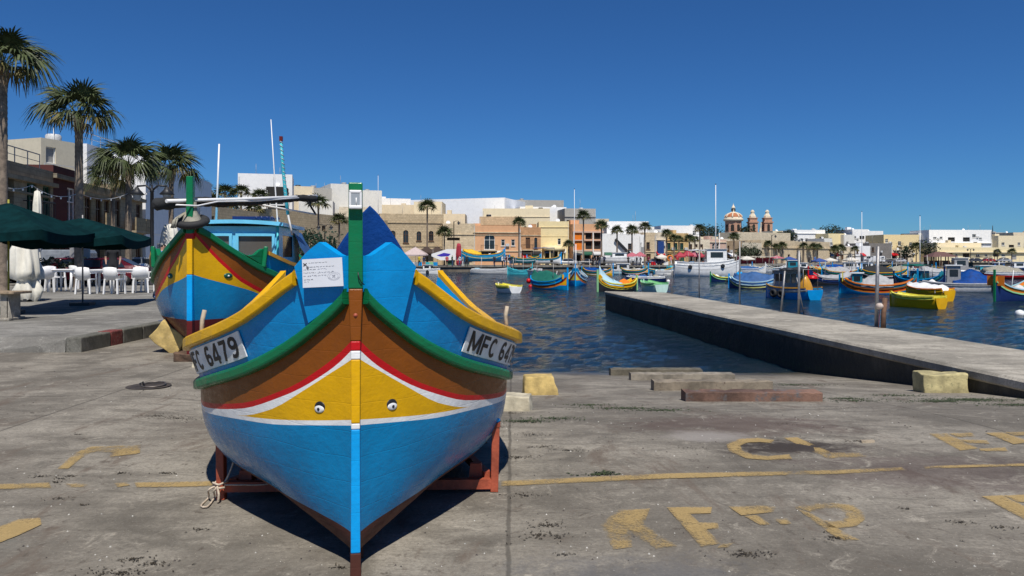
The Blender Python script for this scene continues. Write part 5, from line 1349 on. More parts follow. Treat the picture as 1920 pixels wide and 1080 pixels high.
    house('terrace_house', 'old stone terrace house with a dark tall doorway and deep cornice', at(2.62), at(9.2), z0, 6.1, 8, st1, ops=[('hole',.9,3.3,1.1,2.0),('door',.8,0,1.3,2.6),('win',3.4,3.5,1.1,1.7),('door',3.3,0,1.3,2.6),('hole',5.2,.9,1,1.5),('win',5.3,3.5,.9,1.7)], fm='frame_g', bands=[(3.1,.2,.12),(5.3,.22,.3),(4.6,.1,.1)], group=g,
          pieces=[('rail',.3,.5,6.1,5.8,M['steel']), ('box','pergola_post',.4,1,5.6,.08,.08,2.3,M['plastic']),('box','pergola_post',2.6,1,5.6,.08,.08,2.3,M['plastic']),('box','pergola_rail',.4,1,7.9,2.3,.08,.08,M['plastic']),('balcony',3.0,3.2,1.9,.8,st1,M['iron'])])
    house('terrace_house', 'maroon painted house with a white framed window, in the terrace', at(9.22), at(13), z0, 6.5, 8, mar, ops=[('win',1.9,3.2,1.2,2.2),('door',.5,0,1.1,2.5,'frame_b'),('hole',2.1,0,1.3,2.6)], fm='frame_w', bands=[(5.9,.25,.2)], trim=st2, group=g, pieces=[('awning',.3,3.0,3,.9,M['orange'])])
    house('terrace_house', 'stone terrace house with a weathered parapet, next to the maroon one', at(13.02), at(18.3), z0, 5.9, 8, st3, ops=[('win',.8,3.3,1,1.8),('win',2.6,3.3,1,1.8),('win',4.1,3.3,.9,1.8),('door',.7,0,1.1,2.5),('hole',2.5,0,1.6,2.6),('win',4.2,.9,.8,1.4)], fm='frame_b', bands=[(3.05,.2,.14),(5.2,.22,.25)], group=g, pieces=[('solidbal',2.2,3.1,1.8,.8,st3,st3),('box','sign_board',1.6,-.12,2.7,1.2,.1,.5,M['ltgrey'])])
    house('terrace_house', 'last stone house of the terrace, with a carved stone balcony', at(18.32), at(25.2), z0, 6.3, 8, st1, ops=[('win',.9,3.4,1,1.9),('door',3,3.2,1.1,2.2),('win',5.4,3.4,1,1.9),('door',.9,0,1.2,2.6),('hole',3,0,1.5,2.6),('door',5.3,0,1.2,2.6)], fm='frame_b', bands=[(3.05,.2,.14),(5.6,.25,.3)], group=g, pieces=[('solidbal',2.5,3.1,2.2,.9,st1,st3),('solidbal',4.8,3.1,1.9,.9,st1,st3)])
    wh = facade('white_render', (.80,.80,.80), False, .15); cr = facade('cream_render', (.62,.56,.43), False, .3)
    # white blocks rising behind
    q0, q1 = at(26.0), at(49)
    house('white_building', 'big plain white building beyond the stone terrace, its wide wall in shade', q0, q1, z0, 9.3, 16, wh, ops=[('win',3,1.2,1.4,1.2),('win',17,5.6,1.2,1.2)], group='white modern blocks', bands=[(3.2,.12,.05)])
    house('rooftop_house', 'cream rooftop house with a small shuttered window above the terrace', (XX(77,50),50), (XX(142,52.5),52.5), z0, 9.25, 5, cr, ops=[('shut',.35,7.6,.75,1.1)], group='white modern blocks', pieces=[('tank',1.9,1.2,8.8,M['ltgrey']),('pole',1.6,.8,8.8,1.5,.05,M['plastic']),('rail',0,-.3,6.6,2.3,M['ltgrey'])])
    house('white_building', 'white block with a plain wall behind the last stone terrace houses', (XX(163,55),55), (XX(300,68),68), z0, 9.6, 7, wh, ops=[('win',4,7,1.2,1.1)], group='white modern blocks', pieces=[('rail',0,.3,9.6,8,M['ltgrey'])])
    # festoon cable between the palms
    t = thing('festoon_cable', 'slack cable of small bulbs strung between the palm trunks', 'cable')
    pts = []
    ends = [P(-30,330,27), P(60,347,29), P(148,362,31), P(241,362,38), P(285,352,33)]
    for a, b in zip(ends, ends[1:]):
        for k in range(10): q = k/10; pts.append(a.lerp(b, q)+Vector((0,0,-.28*4*q*(1-q))))
    MB().tube(pts+[ends[-1]], .013, 5).build('cable', M['ltgrey'], t)
    mb = MB()
    for q in pts[::2]: mb.lathe([(.001,0),(.035,-.05),(.03,-.09),(.001,-.11)], 6, c=q)
    o = mb.build('bulbs', M['plastic'], t); o['kind'] = 'stuff'
    # dark planting and clutter in front of the houses
    lm = paint('dark_potted_leaves', (.02,.035,.014), .7, .5, 6, 0)
    for i, (px, d, w, h, lab) in enumerate(((62,30,1.0,1.5,'dark bushy planter behind the folded cream parasol'),(100,31,1.3,1.3,'low dark planter left of the maroon car'),(150,33.5,1.0,1.3,'round dark planter between the red cars'),(345,36,1.3,1.2,'dark shrub right of the folded parasol by the lamp'),(330,30,.8,1.0,'thin leafed shrub behind the wheelhouse boat bow'))):
        bush((XX(px, d), d, pz(d)), w, h, lab, lm, 260, 60+i)
    for i, (px, py, d, w, h, rz, c, lab) in enumerate(((150,400,34,.9,1.6,0,'grey','dark menu board fixed upright on the terrace front'),(300,455,36,.9,.9,0,'white','white chest freezer beside the terrace end'))):
        t = thing(('notice_board','chest_freezer')[i], lab, ('board','freezer')[i], (XX(px, d), d, pz(d)))
        if i == 0: MB().box((0,0,1.5), (w,.08,h)).build('board_face', M['grey'], t); MB().box((-.3,0,.4), (.06,.06,.8)).build('leg', M['iron'], t); MB().box((.3,0,.4), (.06,.06,.8)).build('leg', M['iron'], t)
        else: o = MB().box((0,0,.4), (w,.6,.8)).build('cabinet', M['plastic'], t); o = MB().box((0,0,.84), (w+.02,.62,.06)).build('lid', M['ltgrey'], t)
def bush(p, w, h, label, m, n, seed, trunk=False, name='shrub', cat='shrub', leaf=.10, group=None):
    rr = random.Random(seed); t = thing(name, label, cat, p, 0, group); mb = MB()
    lobes = [(rr.uniform(-.3,.3)*w, rr.uniform(-.3,.3)*w, h*rr.uniform(.45,.75), w*rr.uniform(.25,.42)) for _ in range(7)]
    for i in range(n):
        c = lobes[i % 7]; d = Vector((rr.gauss(0,1), rr.gauss(0,1), rr.gauss(0,1))).normalized()*c[3]*rr.uniform(.6,1.1); q = Vector(c[:3])+d; q.z = max(q.z, .08 if not trunk else h*.3)
        u = Vector((rr.gauss(0,1), rr.gauss(0,1), rr.gauss(0,.6))).normalized()*leaf*rr.uniform(.6,1.6); v = Vector((rr.gauss(0,1), rr.gauss(0,1), rr.gauss(0,.6))).normalized()*leaf*.6
        mb.add([q-u, q+v, q+u, q-v], [(0,1,2,3)])
    o = mb.build('crown' if trunk else 'foliage', m, t); o['kind'] = 'stuff'
    s = MB(); s.tube([(0,0,0),(.02*w,0,h*.3),(.0,.02,h*.6)], [w*.05+.02,w*.04+.015,w*.02+.01], 7)
    for k in range(4): a = k*1.6; s.tube([(0.01*w,0,h*.3),(math.cos(a)*w*.2,math.sin(a)*w*.2,h*.6)], [.02+w*.02,.012], 5)
    s.build('trunk', M['trunk'], t); return t
left_side()
M['stump'] = paint('brown_timber', (.16,.085,.05), .85, .4, 10, .6)
# ------------------------------------------------------------ moored boats
NB = curve([(0,.02),(.03,.17),(.08,.36),(.15,.56),(.25,.77),(.38,.94),(.5,1.),(.65,.97),(.78,.84),(.88,.58),(.95,.3),(1,.03)])
NS = curve([(0,1.),(.03,.82),(.08,.66),(.16,.53),(.28,.44),(.5,.40),(.7,.44),(.84,.55),(.94,.74),(1,.92)])
def luzzu(name, label, px, py, rz, L, pal, H=1.45, beam=None, cover=None, cabin=None, group='moored fishing boats', draft=.32, d=None, z=None, extras=(), wash=True, double=True, mast=None, cat='fishing boat', boards=True):
    """pal: hull, stripe1, stripe2, moustache, brow, rail, wash, cap, stem"""
    if d is None: d = (CH-WZ)*F/(py-YH)
    beam = beam or L*.36
    hull, s1, s2, mo, br, rail, wash_m, cap, stem = [M[k] if isinstance(k, str) else k for k in pal]
    t = thing(name, label, cat, (XX(px, d), d, (WZ if z is None else z)-draft), rad(rz), group)
    o0 = L/2; fb = NB if double else curve([(0,.02),(.05,.25),(.12,.5),(.25,.78),(.45,.97),(.6,1.),(.8,.94),(1,.78)])
    fs = NS if double else curve([(0,.75),(.2,.62),(.5,.55),(.8,.56),(1,.6)])
    T = dict(B=lambda a: beam/2*fb((a+o0)/L), S=lambda a: .12+H*fs((a+o0)/L), K=lambda a: 0.0, n=lambda a: 1.7+1.2*math.sin(math.pi*clamp((a+o0)/L)))
    Hh = Hull(T, L); S, B = T['S'], T['B']
    fr = lambda q: (lambda a: S(a)*(1-q*(.55+.45*math.sin(math.pi*clamp((a+o0)/L)))))
    mt = lambda a: max(fr(.52)(a), fr(.34)(a)-max(0, 1.15*(1-abs((a+o0)/L-.0)/.30))*.0)
    st = [-o0+L*q for q in (0,.01,.03,.06,.1,.16,.24,.34,.46,.6,.72,.82,.9,.96,.99,1)]
    lowm = lambda a: S(a)*.30+ .02 if (a+o0)/L < .28 else fr(.36)(a)-.001
    low = lambda a: min(fr(.36)(a)-.001, .52*H*(1 if True else 0)+.0*(a)) if (a+o0)/L < .30 else fr(.36)(a)-.001
    Hh.build(t, [br, s1, s2, mo, s2, hull, M['maroon']], [fr(.20), fr(.27), fr(.34), low, lambda a: low(a)-.035, lambda a: draft-.06], st, 2)
    rst = [-o0+L*q for q in (.012,.05,.1,.18,.3,.42,.55,.68,.8,.9,.96,.99)]
    for sg in (1, -1):
        mb = MB(); sweep(mb, side_path(B, S, rst, sg), [(-.02,-.05),(.05,-.05),(.05,.03),(-.04,.04)]); mb.build('rub_rail', rail, t)
        if wash:
            cst = [-o0+L*q for q in ((.05,.09,.14,.2,.3,.42,.55,.68,.8,.88,.93) if double else (.08,.15,.25,.4,.55,.7,.85,.98))]
            wv = lambda a: .24*H/1.45*(1.1 if double else .7)
            cx = lambda a: B(a)+.05; cz = lambda a: S(a)+wv(a)
            mb = MB(); mb.grid([[(sg*B(q), q, S(q)+.03), (sg*cx(q), q, cz(q)), (sg*(cx(q)-.03), q, cz(q)), (sg*(B(q)-.04), q, S(q)+.03)] for q in cst], 0, False, True); mb.build('washboard', wash_m, t)
            mb = MB(); sweep(mb, side_path(cx, cz, cst, sg), [(-.05,-.03),(.03,-.05),(.03,.02),(-.05,.03)]); mb.build('gunwale_cap', cap, t)
        if double and boards:
            a = -o0+.02; xo = B(-o0+L*.05)+.06
            MB().prism([(sg*.03,a-.01,S(a)-.12),(sg*xo,-o0+L*.05,S(-o0+L*.05)+.05),(sg*(xo+.03),-o0+L*.05,S(-o0+L*.05)+.34),(sg*xo*.55,a+L*.02,S(a)+.24),(sg*.03,a-.01,S(a)+.16)], (0,.04,0)).build('breast_board', wash_m, t)
    if double:
        MB().box((0,-o0-.03,(S(-o0)+.55)/2+.0), (.09,.12,S(-o0)+.55)).build('stem_post', stem, t); MB().box((0,o0+.03,S(o0)/2+.1), (.09,.12,S(o0)+.25)).build('stern_post', stem, t)
    else:
        MB().box((0,-o0-.01,S(-o0)/2+.05), (.07,.1,S(-o0)+.14)).build('stem_post', stem, t)
        zs = [S(o0)*k/5 for k in range(6)]; mb = MB(); l = [(Hh.x(o0, z_), o0+.01, z_) for z_ in zs]
        poly = l+[(-x, y, z_) for x, y, z_ in l[::-1]]; mb.prism(poly, (0,.05,0)); mb.build('transom', hull, t)
    dst = spread(-o0*.97, o0*.97, 12); mb = MB(); mb.grid([[(-B(q)*.97, q, S(q)-.10), (0, q, S(q)-.06), (B(q)*.97, q, S(q)-.10)] for q in dst], 0, False); mb.build('deck', M['ltgrey'] if not extras else rail, t)
    sz = lambda q: S(q)+.24*H/1.45
    if cover:
        kind, mat, f0, f1, rh = cover
        rr = random.Random(int(px*3+py)); rows = []; a0, a1 = -o0+L*f0, -o0+L*f1; n = 9
        for i in range(n+1):
            q = i/n; a = a0+(a1-a0)*q; rid = sz(a)+rh*((.45+1.1*q if q < .5 else 1-.55*(q-.5)*(1+q)) if kind == 'hump' else (1-.75*q) if kind == 'peak' else 1 if kind == 'ridge' else .35+.65*q)
            row = []
            for k in range(-6, 7):
                u = k/6; w = abs(u); x = u*(B(a)+.07); zz = sz(a)-.10*(w > .99)+(rid-sz(a))*(1-w**.92)+.09*noise.noise(Vector((u*2.5, a*1.9, px)))-.10*abs(math.sin(i*math.pi/2.25))*(1-w)
                row.append((x, a, zz))
            rows.append(row)
        mb = MB(); mb.grid([[(x, y, S(a0)-.1) for x, y, z_ in rows[0]]]+rows+[[(x, y, S(a1)-.1) for x, y, z_ in rows[-1]]], 0, True); mb.build('canvas_cover', mat, t)
    if cabin:
        mat, f0, f1, hh, wf = cabin; a0, a1 = -o0+L*f0, -o0+L*f1; w = B((a0+a1)/2)*wf; zb = S((a0+a1)/2)-.1
        o = MB().box((0,(a0+a1)/2,zb+hh/2), (2*w,a1-a0,hh), 0, None, .94).build('wheelhouse', mat, t)
        MB().box((0,(a0+a1)/2,zb+hh+.04), (2*w+.16,a1-a0+.2,.07)).build('wheelhouse_roof', M['white'] if mat != M['white'] else M['ltgrey'], o)
        for s in (-1, 1):
            MB().box((s*(w*.965+.004),(a0+a1)/2,zb+hh*.66), (.03,(a1-a0)*.6,hh*.34)).build('side_window', M['glass'], o)
            MB().box((s*w*.46,a0+.012,zb+hh*.66), (w*.75,.03,hh*.36)).build('front_window', M['glass'], o)
            MB().box((s*w*.46,a1-.012,zb+hh*.62), (w*.6,.03,hh*.42)).build('rear_window', M['glass'], o)
    rq = random.Random(int(px*5+py*3))
    for _ in range(0 if name in ('dinghy','box_boat') else rq.randint(2, 4)):
        f = rq.uniform(.2, .88); a = -o0+L*f; x = rq.uniform(-.6, .6)*B(a); q = rq.random(); z_ = S(a)-.08
        if q < .3: o_ = MB().tube([(x,a,z_),(x+rq.uniform(-.15,.15),a+rq.uniform(-.2,.2),z_+rq.uniform(1.0,2.6))], .02, 5).build('pole', rq.choice([M['oar'], M['steel'], M['plastic']]), t)
        elif q < .55: MB().box((x,a,z_+.2), (rq.uniform(.35,.6),rq.uniform(.3,.7),.4), rz=rq.uniform(-.5,.5)).build('fish_box', rq.choice([M['white'], M['stemblue'], M['orange'], M['grey'], M['ltblue']]), t)
        elif q < .75: MB().lathe([(.001,0),(.3,.02),(.34,.2),(.2,.36),(.001,.4)], 9, c=(x,a,z_)).build('net_heap', rq.choice([M['canvas'], M['tarpblk'], M['orange'], M['tarpgrn']]), t)
        else:
            sg = rq.choice([-1, 1]); MB().lathe([(.10,-.09),(.22,-.1),(.27,0),(.22,.1),(.10,.09),(.10,-.09)], 12, M=Matrix.Translation((sg*(B(a)+.10), a, S(a)-.22)) @ Matrix.Rotation(rad(90), 4, 'Y')).build('tyre_bumper', M['rubber'], t)
    if mast: MB().tube([(0,-o0+L*mast[0],S(0)-.1),(0,-o0+L*mast[0],S(0)+mast[1])], .035, 6).build('mast', M['plastic'], t)
    for e in extras:
        k = e[0]
        if k == 'pile':
            _, mat, f, r_, hh = e; a = -o0+L*f; rr = random.Random(int(px)); mb = MB(); rows = []
            for i in range(7):
                q = i/6; rows.append([(r_*(1-q**2.2)*(1+.25*noise.noise(Vector((math.cos(w)*2, math.sin(w)*2, q*3+px))))*math.cos(w), a+r_*1.2*(1-q**2.2)*math.sin(w), S(a)-.05+hh*q*(1+.15*math.sin(w*2))) for w in [j*2*math.pi/12 for j in range(12)]])
            mb.grid(rows, 0, True, True); o = mb.build('net_heap', mat, t)
        elif k == 'frame':
            _, mat, f0, f1, hh = e; a0, a1 = -o0+L*f0, -o0+L*f1; mb = MB()
            for a in (a0, a1): mb.tube([(-B(a)*.85,a,S(a)),(-B(a)*.85,a,S(a)+hh),(B(a)*.85,a,S(a)+hh),(B(a)*.85,a,S(a))], .022, 5)
            for s in (-1, 1): mb.tube([(s*B(a0)*.85,a0,S(a0)+hh),(s*B(a1)*.85,a1,S(a0)+hh)], .022, 5)
            mb.build('awning_frame', M['steel'], t)
            rows = [[(s*B(0)*.9, a0+(a1-a0)*q, S(a0)+hh+.04+.10*(1-s*s)-.05*math.sin(q*9)) for s in (-1,-.5,0,.5,1)] for q in (0,.25,.5,.75,1)]
            MB().grid(rows, 0, True).build('awning', mat, t)
        elif k == 'buoy':
            _, mat, x, f, r_ = e; a = -o0+L*f; MB().lathe([(.001,-r_),(r_*.7,-r_*.7),(r_,0),(r_*.7,r_*.7),(.001,r_)], 10, c=(x*B(a)+x*r_, a, S(a)-.1)).build('buoy', mat, t)
        elif k == 'patch':
            _, mat, f, zz, w, hh = e; a = -o0+L*f; MB().box((0, a, S(a)+zz), (w,.03,hh)).build('patch', mat, t)
        elif k == 'engine':
            _, mat = e; o = MB().box((0,o0+.18,S(o0)+.22), (.28,.34,.36)).build('outboard_cowl', mat, t); bevel(o, .06, 2); MB().bar((0,o0+.2,S(o0)+.1),(0,o0+.22,.0), .12,.16).build('outboard_leg', M['black'], t)
        elif k == 'thwart':
            for f in e[2]: a = -o0+L*f; MB().box((0,a,S(a)+.03), (B(a)*1.8,.2,.035)).build('thwart', e[1], t)
    return t
CL_ = ('blue','red','white','yellow','brown','green','blue','yellow','stemblue')
def pal(hull, s1='red', s2='white', mo='yellow', br='brown', rail='green', wash='blue', cap='yellow', stem='stemblue'): return (hull, s1, s2, mo, br, rail, wash, cap, stem)
def plain(c, inner='white', rail=None): return (c, c, c, c, c, rail or c, inner, rail or c, c)
def boats():
    dk = dict(double=False)
    luzzu('dinghy', 'small white and dark rowing dinghy floating alone on the open water', 950, 548.5, 207, 2.7, ('white','white','white','white','dkgreen','lemon','lemon','lemon','white'), .85, 1.25, double=False, cat='rowing boat', group=None, draft=.18, extras=(('thwart','white' and M['white'],(.35,.65)),))
    luzzu('fishing_boat', 'moored luzzu under a green cover with a yellow panelled bow, beyond the dinghy', 1030, 541.5, 30, 5.0, pal('hullblue', 'red', 'orange', 'yellow', 'brown', 'blue', 'blue', 'blue', 'stemblue'), 1.35, cover=('hump', M['tarpgrn'], .16, .95, 1.0), extras=(('patch', M['yellow'], .035, .12, .7, .35), ('buoy', M['red'], -1, .9, .22)))
    luzzu('fishing_boat', 'blue luzzu bow on with a grey tented cover, beside the green covered one', 1080, 534.5, -6, 5.4, pal('blue', 'orange', 'red', 'lemon', 'brown', 'ltblue', 'hullblue', 'ltblue', 'blue'), 1.6, cover=('peak', M['tarpgry'], .08, .9, .9), extras=(('pile', M['orange'], .12, .35, .9),), mast=(.4, 3.2))
    luzzu('fishing_boat', 'dark hulled luzzu with a pale blue peaked bow tent, just off the pier end', 1158, 545.5, -58, 3.7, pal('black', 'lemon', 'black', 'black', 'black', 'yellow', 'yellow', 'lemon', 'ltgreen'), 1.25, cover=('peak', M['ltblue'], .04, .50, .95), extras=(('pile', M['orange'], .66, .6, .55), ('patch', M['navy'], .2, .35, .5, .3)))
    luzzu('motor_boat', 'small dark blue motor boat with a white rim, behind the pier end', 1209, 529, -80, 3.9, plain('navy', 'navy', 'white'), 1.0, double=False, cat='motor boat', cover=('flat', M['tarpsky'], .1, .5, .25), extras=(('engine', M['grey']), ('patch', M['white'], .65, .2, .8, .5)), draft=.25)
    luzzu('box_boat', 'boxy white boat with a pale green rim moored against the pier end', 1223, 549, 200, 2.4, plain(bp('mint_paint', (.55,.75,.66)), 'ltgreen', 'ltgreen'), 1.25, 1.35, double=False, cat='work boat', draft=.25, group=None, extras=(('patch', M['black'], .3, -.3, .3, .12),))
    # large white workboat
    t = luzzu('work_boat', 'large white workboat with a tall wheelhouse, moored side on to the quay', 1325, 518, 84, 8.2, ('white','white','ltgrey','white','white','white','white','white','white'), 3.2, 2.9, double=False, cat='work boat', group=None, cabin=(M['white'], .20, .52, 2.1, .72), draft=.45, mast=(.3, 4.2), extras=(('frame', M['white'], .52, .8, 1.9), ('pile', M['tarpsky'], .86, .6, .5), ('buoy', M['white'], 1, .62, .25)))
    luzzu('fishing_boat', 'dark luzzu with a lime rail and blue buoy, in front of the white workboat', 1360, 528, 82, 2.9, pal('navy', 'navy', 'navy', 'navy', 'navy', 'ltgreen', 'dkgreen', 'lemon', 'green'), 1.1, extras=(('buoy', M['stemblue'], 0, .02, .4), ('pile', M['white'], .8, .35, .4)))
    luzzu('fishing_boat', 'luzzu covered by a dark blue tarpaulin with a pale blue gunwale', 1414, 541, 54, 4.0, pal('navy', 'navy', 'lemon', 'blue', 'navy', 'ltblue', 'stemblue', 'ltblue', 'stemblue'), 1.25, cover=('hump', M['tarpsky'], .1, .9, .95))
    luzzu('fishing_boat', 'dark boat with a blue transom, grey wheelhouse and ochre canvas, behind the pier', 1481, 560, 206, 3.7, ('blue','blue','blue','blue','grey','grey','blue','ochre','blue'), 1.3, 1.6, double=False, cabin=(M['grey'], .28, .52, 1.25, .7), cover=None, draft=.3, extras=(('frame', M['tarpblk'], .45, .92, 1.2), ('pile', M['ochre'], .80, .42, 1.15)))
    luzzu('fishing_boat', 'long black hulled luzzu with a grey cover and red bow', 1556, 534, -70, 4.8, pal('black', 'navy', 'black', 'black', 'black', 'navy', 'navy', 'grey', 'red'), 1.35, 1.8, cover=('ridge', M['tarpgry'], .2, .93, .38), extras=(('pile', M['red'], .1, .55, .55),))
    luzzu('fishing_boat', 'black luzzu with a lemon bow board, dark screen and slung grey tarpaulin', 1646, 551, 64, 4.7, ('hullblue','red','orange','yellow','brown','brown','teal','orange','hullblue'), 1.4, cabin=(M['teal'], .70, .84, 1.0, .7), cover=('hump', M['tarpgry'], .30, .72, .85), extras=(('patch', M['lemon'], .965, .2, 1.2, .6),))
    luzzu('dinghy', 'bright yellow dinghy with a dark side, closest moored boat to the pier', 1716, 576.5, 208, 2.6, ('yellow','yellow','yellow','yellow','yellow','lemon','lemon','lemon','yellow'), 1.0, 1.2, double=False, cat='rowing boat', draft=.2, extras=(('thwart', M['lemon'], (.35,.65)),), group=None)
    luzzu('dinghy', 'yellow dinghy under a white hard cover, behind the bright yellow one', 1739, 563, 205, 2.6, ('yellow','orange','yellow','yellow','yellow','yellow','yellow','orange','yellow'), 1.15, 1.25, double=False, cat='rowing boat', draft=.2, cover=('hump', M['white'], .05, .85, .35), group=None)
    luzzu('fishing_boat', 'weathered grey longboat with a royal blue tarpaulin tent', 1793, 546.5, 243, 5.1, ('ltgrey','ltgrey','ltgrey','ltgrey','ltgrey','grey','ltgrey','ltgrey','ltgrey'), 1.2, 1.6, double=False, cover=('hump', M['tarpblue'], .45, .88, 1.1), cabin=(M['grey'], .38, .55, 1.5, .7), extras=(('engine', M['white']), ('pile', M['white'], .2, .3, .35)))
    luzzu('fishing_boat', 'dark boat with a green canopy, between the lemon bowed luzzu and the grey longboat', 1722, 538, 30, 4.3, pal('navy', 'navy', 'teal', 'navy', 'navy', 'dkgreen', 'teal', 'blue', 'navy'), 1.4, cabin=(M['teal'], .35, .6, 1.1, .7), extras=(('frame', M['tarpgrn'], .3, .75, 1.35),))
    luzzu('fishing_boat', 'navy luzzu with an orange bow panel and green stem at the right edge', 1903, 563, -58, 4.6, pal('navy', 'navy', 'navy', 'navy', 'navy', 'ltgreen', 'orange', 'ltblue', 'green'), 1.45, extras=(('patch', M['orange'], .02, .1, .9, .55), ('pile', M['ltgrey'], .6, .5, .5)))
    luzzu('motor_boat', 'white and red boat under a pale canvas, far right beyond the orange bowed luzzu', 1893, 523, 80, 6.0, ('maroon','maroon','red','maroon','white','white','white','ltgrey','white'), 1.5, 2.4, double=False, cat='motor boat', cover=('hump', M['canvas'], .35, .95, .8))
    luzzu('motor_boat', 'white cabin cruiser with green windows behind the grey longboat', 1852, 517, 82, 6.5, plain('white', 'white', 'white'), 1.3, 2.3, double=False, cat='motor boat', cabin=(M['turq'], .35, .7, .9, .7))
    # boats farther back, towards the quay
    C = [('fishing_boat','dark boat with a grey awning in front of the white apartments',1655,520,70,6.5,pal('black'),('hump',M['tarpblk'],.3,.9,1.1),None,()),
      ('fishing_boat','white boat with a black awning beneath the red stone house front',1620,514,70,7,plain('white'),None,(M['white'],.3,.6,1.3,.7),(('frame',M['tarpblk'],.3,.9,1.9),)),
      ('fishing_boat','small luzzu with an orange and yellow bow, behind the grey covered hull',1541,512,20,5.2,pal('orange','red','yellow','orange','orange','ltgreen','orange'),('flat',M['tarpyel'],.1,.6,.3),None,()),
      ('fishing_boat','blue covered boat below the long sandstone rampart',1565,509,80,5.6,pal('navy'),('hump',M['tarpblue'],.1,.9,.8),None,()),
      ('fishing_boat','grey boat with a square awning below the sandstone rampart',1590,511,75,6,plain('grey'),None,(M['ltgrey'],.3,.65,1.2,.7),()),
      ('fishing_boat','white fishing boat with a low cabin left of the red bowed hull',1505,511,-70,6.5,plain('white'),None,(M['white'],.3,.6,1.1,.6),()),
      ('fishing_boat','dark launch with a teal wheelhouse below the red parasols',1487,512,80,7,plain('black','teal'),None,(M['teal'],.4,.65,1.5,.7),()),
      ('fishing_boat','white launch moored below the long red awning',1440,509,76,7,plain('white'),('flat',M['canvas'],.3,.9,.4),None,()),
      ('fishing_boat','white boat with a blue cover moored under the tamarisk trees',1404,511,70,6,plain('white','blue'),('hump',M['tarpsky'],.2,.9,.6),None,()),
      ('fishing_boat','grey green boat with a canvas hood, left of the brown roofed kiosk',1690,516,72,6,plain('grey','dkgreen'),('hump',M['canvas'],.2,.8,.9),None,()),
      ('fishing_boat','white boat with a slanting grey hood in front of the brown roofed kiosk',1752,517,70,6,plain('white'),('flat',M['tarpgry'],.2,.8,.8),None,()),
      ('fishing_boat','yellow decked boat with a tall white mast, left of the brown roofed kiosk',1722,512,40,6,pal('yellow','yellow','white','yellow','yellow'),None,None,()),
      ('fishing_boat','boat with a grey mesh wheelhouse behind the royal blue tarpaulin',1795,516,74,7,plain('grey'),None,(M['grey'],.3,.6,1.9,.8),()),
      ('fishing_boat','boat with a black awning in front of the cream terrace',1835,511,78,7,plain('white'),None,None,(('frame',M['tarpblk'],.2,.8,2.),)),
      ('fishing_boat','dark boat with a white cabin at the far right of the cream terrace',1905,510,80,7,plain('navy','white'),None,(M['white'],.3,.6,1.2,.7),()),
      ('fishing_boat','turquoise boat moored stern to the quay below the orange stone house',975,514.5,85,4.2,plain('turq','turq','turq'),('flat',M['turq'],.1,.8,.2),None,()),
      ('motor_boat','white inflatable style boat moored below the yellow building',1005,517,20,4.4,plain('white','white','ltgrey'),('flat',M['tarpgry'],.1,.6,.3),None,(('engine',M['black']),)),
      ('barge','long low white pontoon boat moored below the peach house',920,513.5,88,7,plain('ltgrey','ltgrey','white'),None,None,()),
      ('fishing_boat','white fibreglass boat moored below the black framed parasols',800,514,70,5,plain('white'),None,(M['white'],.3,.6,.9,.6),()),
      ('fishing_boat','blue boat with a yellow hood tied to the quay near the white gable house',1120,516,60,5.5,pal('yellow','red','white','yellow','yellow'),('hump',M['tarpblue'],.3,.9,.6),None,()),
      ('motor_boat','pale launch on the water below the white gable house',1168,514.5,84,7,plain('ltblue','white','white'),None,(M['ltgrey'],.35,.65,1.1,.7),()),
      ('fishing_boat','dark boat with bundled nets, right of the pale launch',1189,515,60,5,pal('black'),None,None,(('pile',M['canvas'],.5,.6,.7),)),
      ('fishing_boat','blue luzzu moored side on below the blue balcony house',1236,513,82,5.6,pal('blue','blue','turq','blue','blue','turq'),('flat',M['turq'],.3,.9,.25),None,()),
      ('motor_boat','low white boat lying right of the blue luzzu below the balcony',1256,516.5,86,4.6,plain('white'),None,None,()),
      ('fishing_boat','turquoise covered boat just left of the white workboat',1277,511,75,5.2,plain('turq'),('hump',M['turq'],.1,.9,.7),None,()),
      ('fishing_boat','luzzu with a yellow bow and dark cover, half behind the white workboat',1300,510,40,5,pal('navy','red','white','yellow','navy'),('hump',M['tarpblue'],.3,.9,.6),None,())]
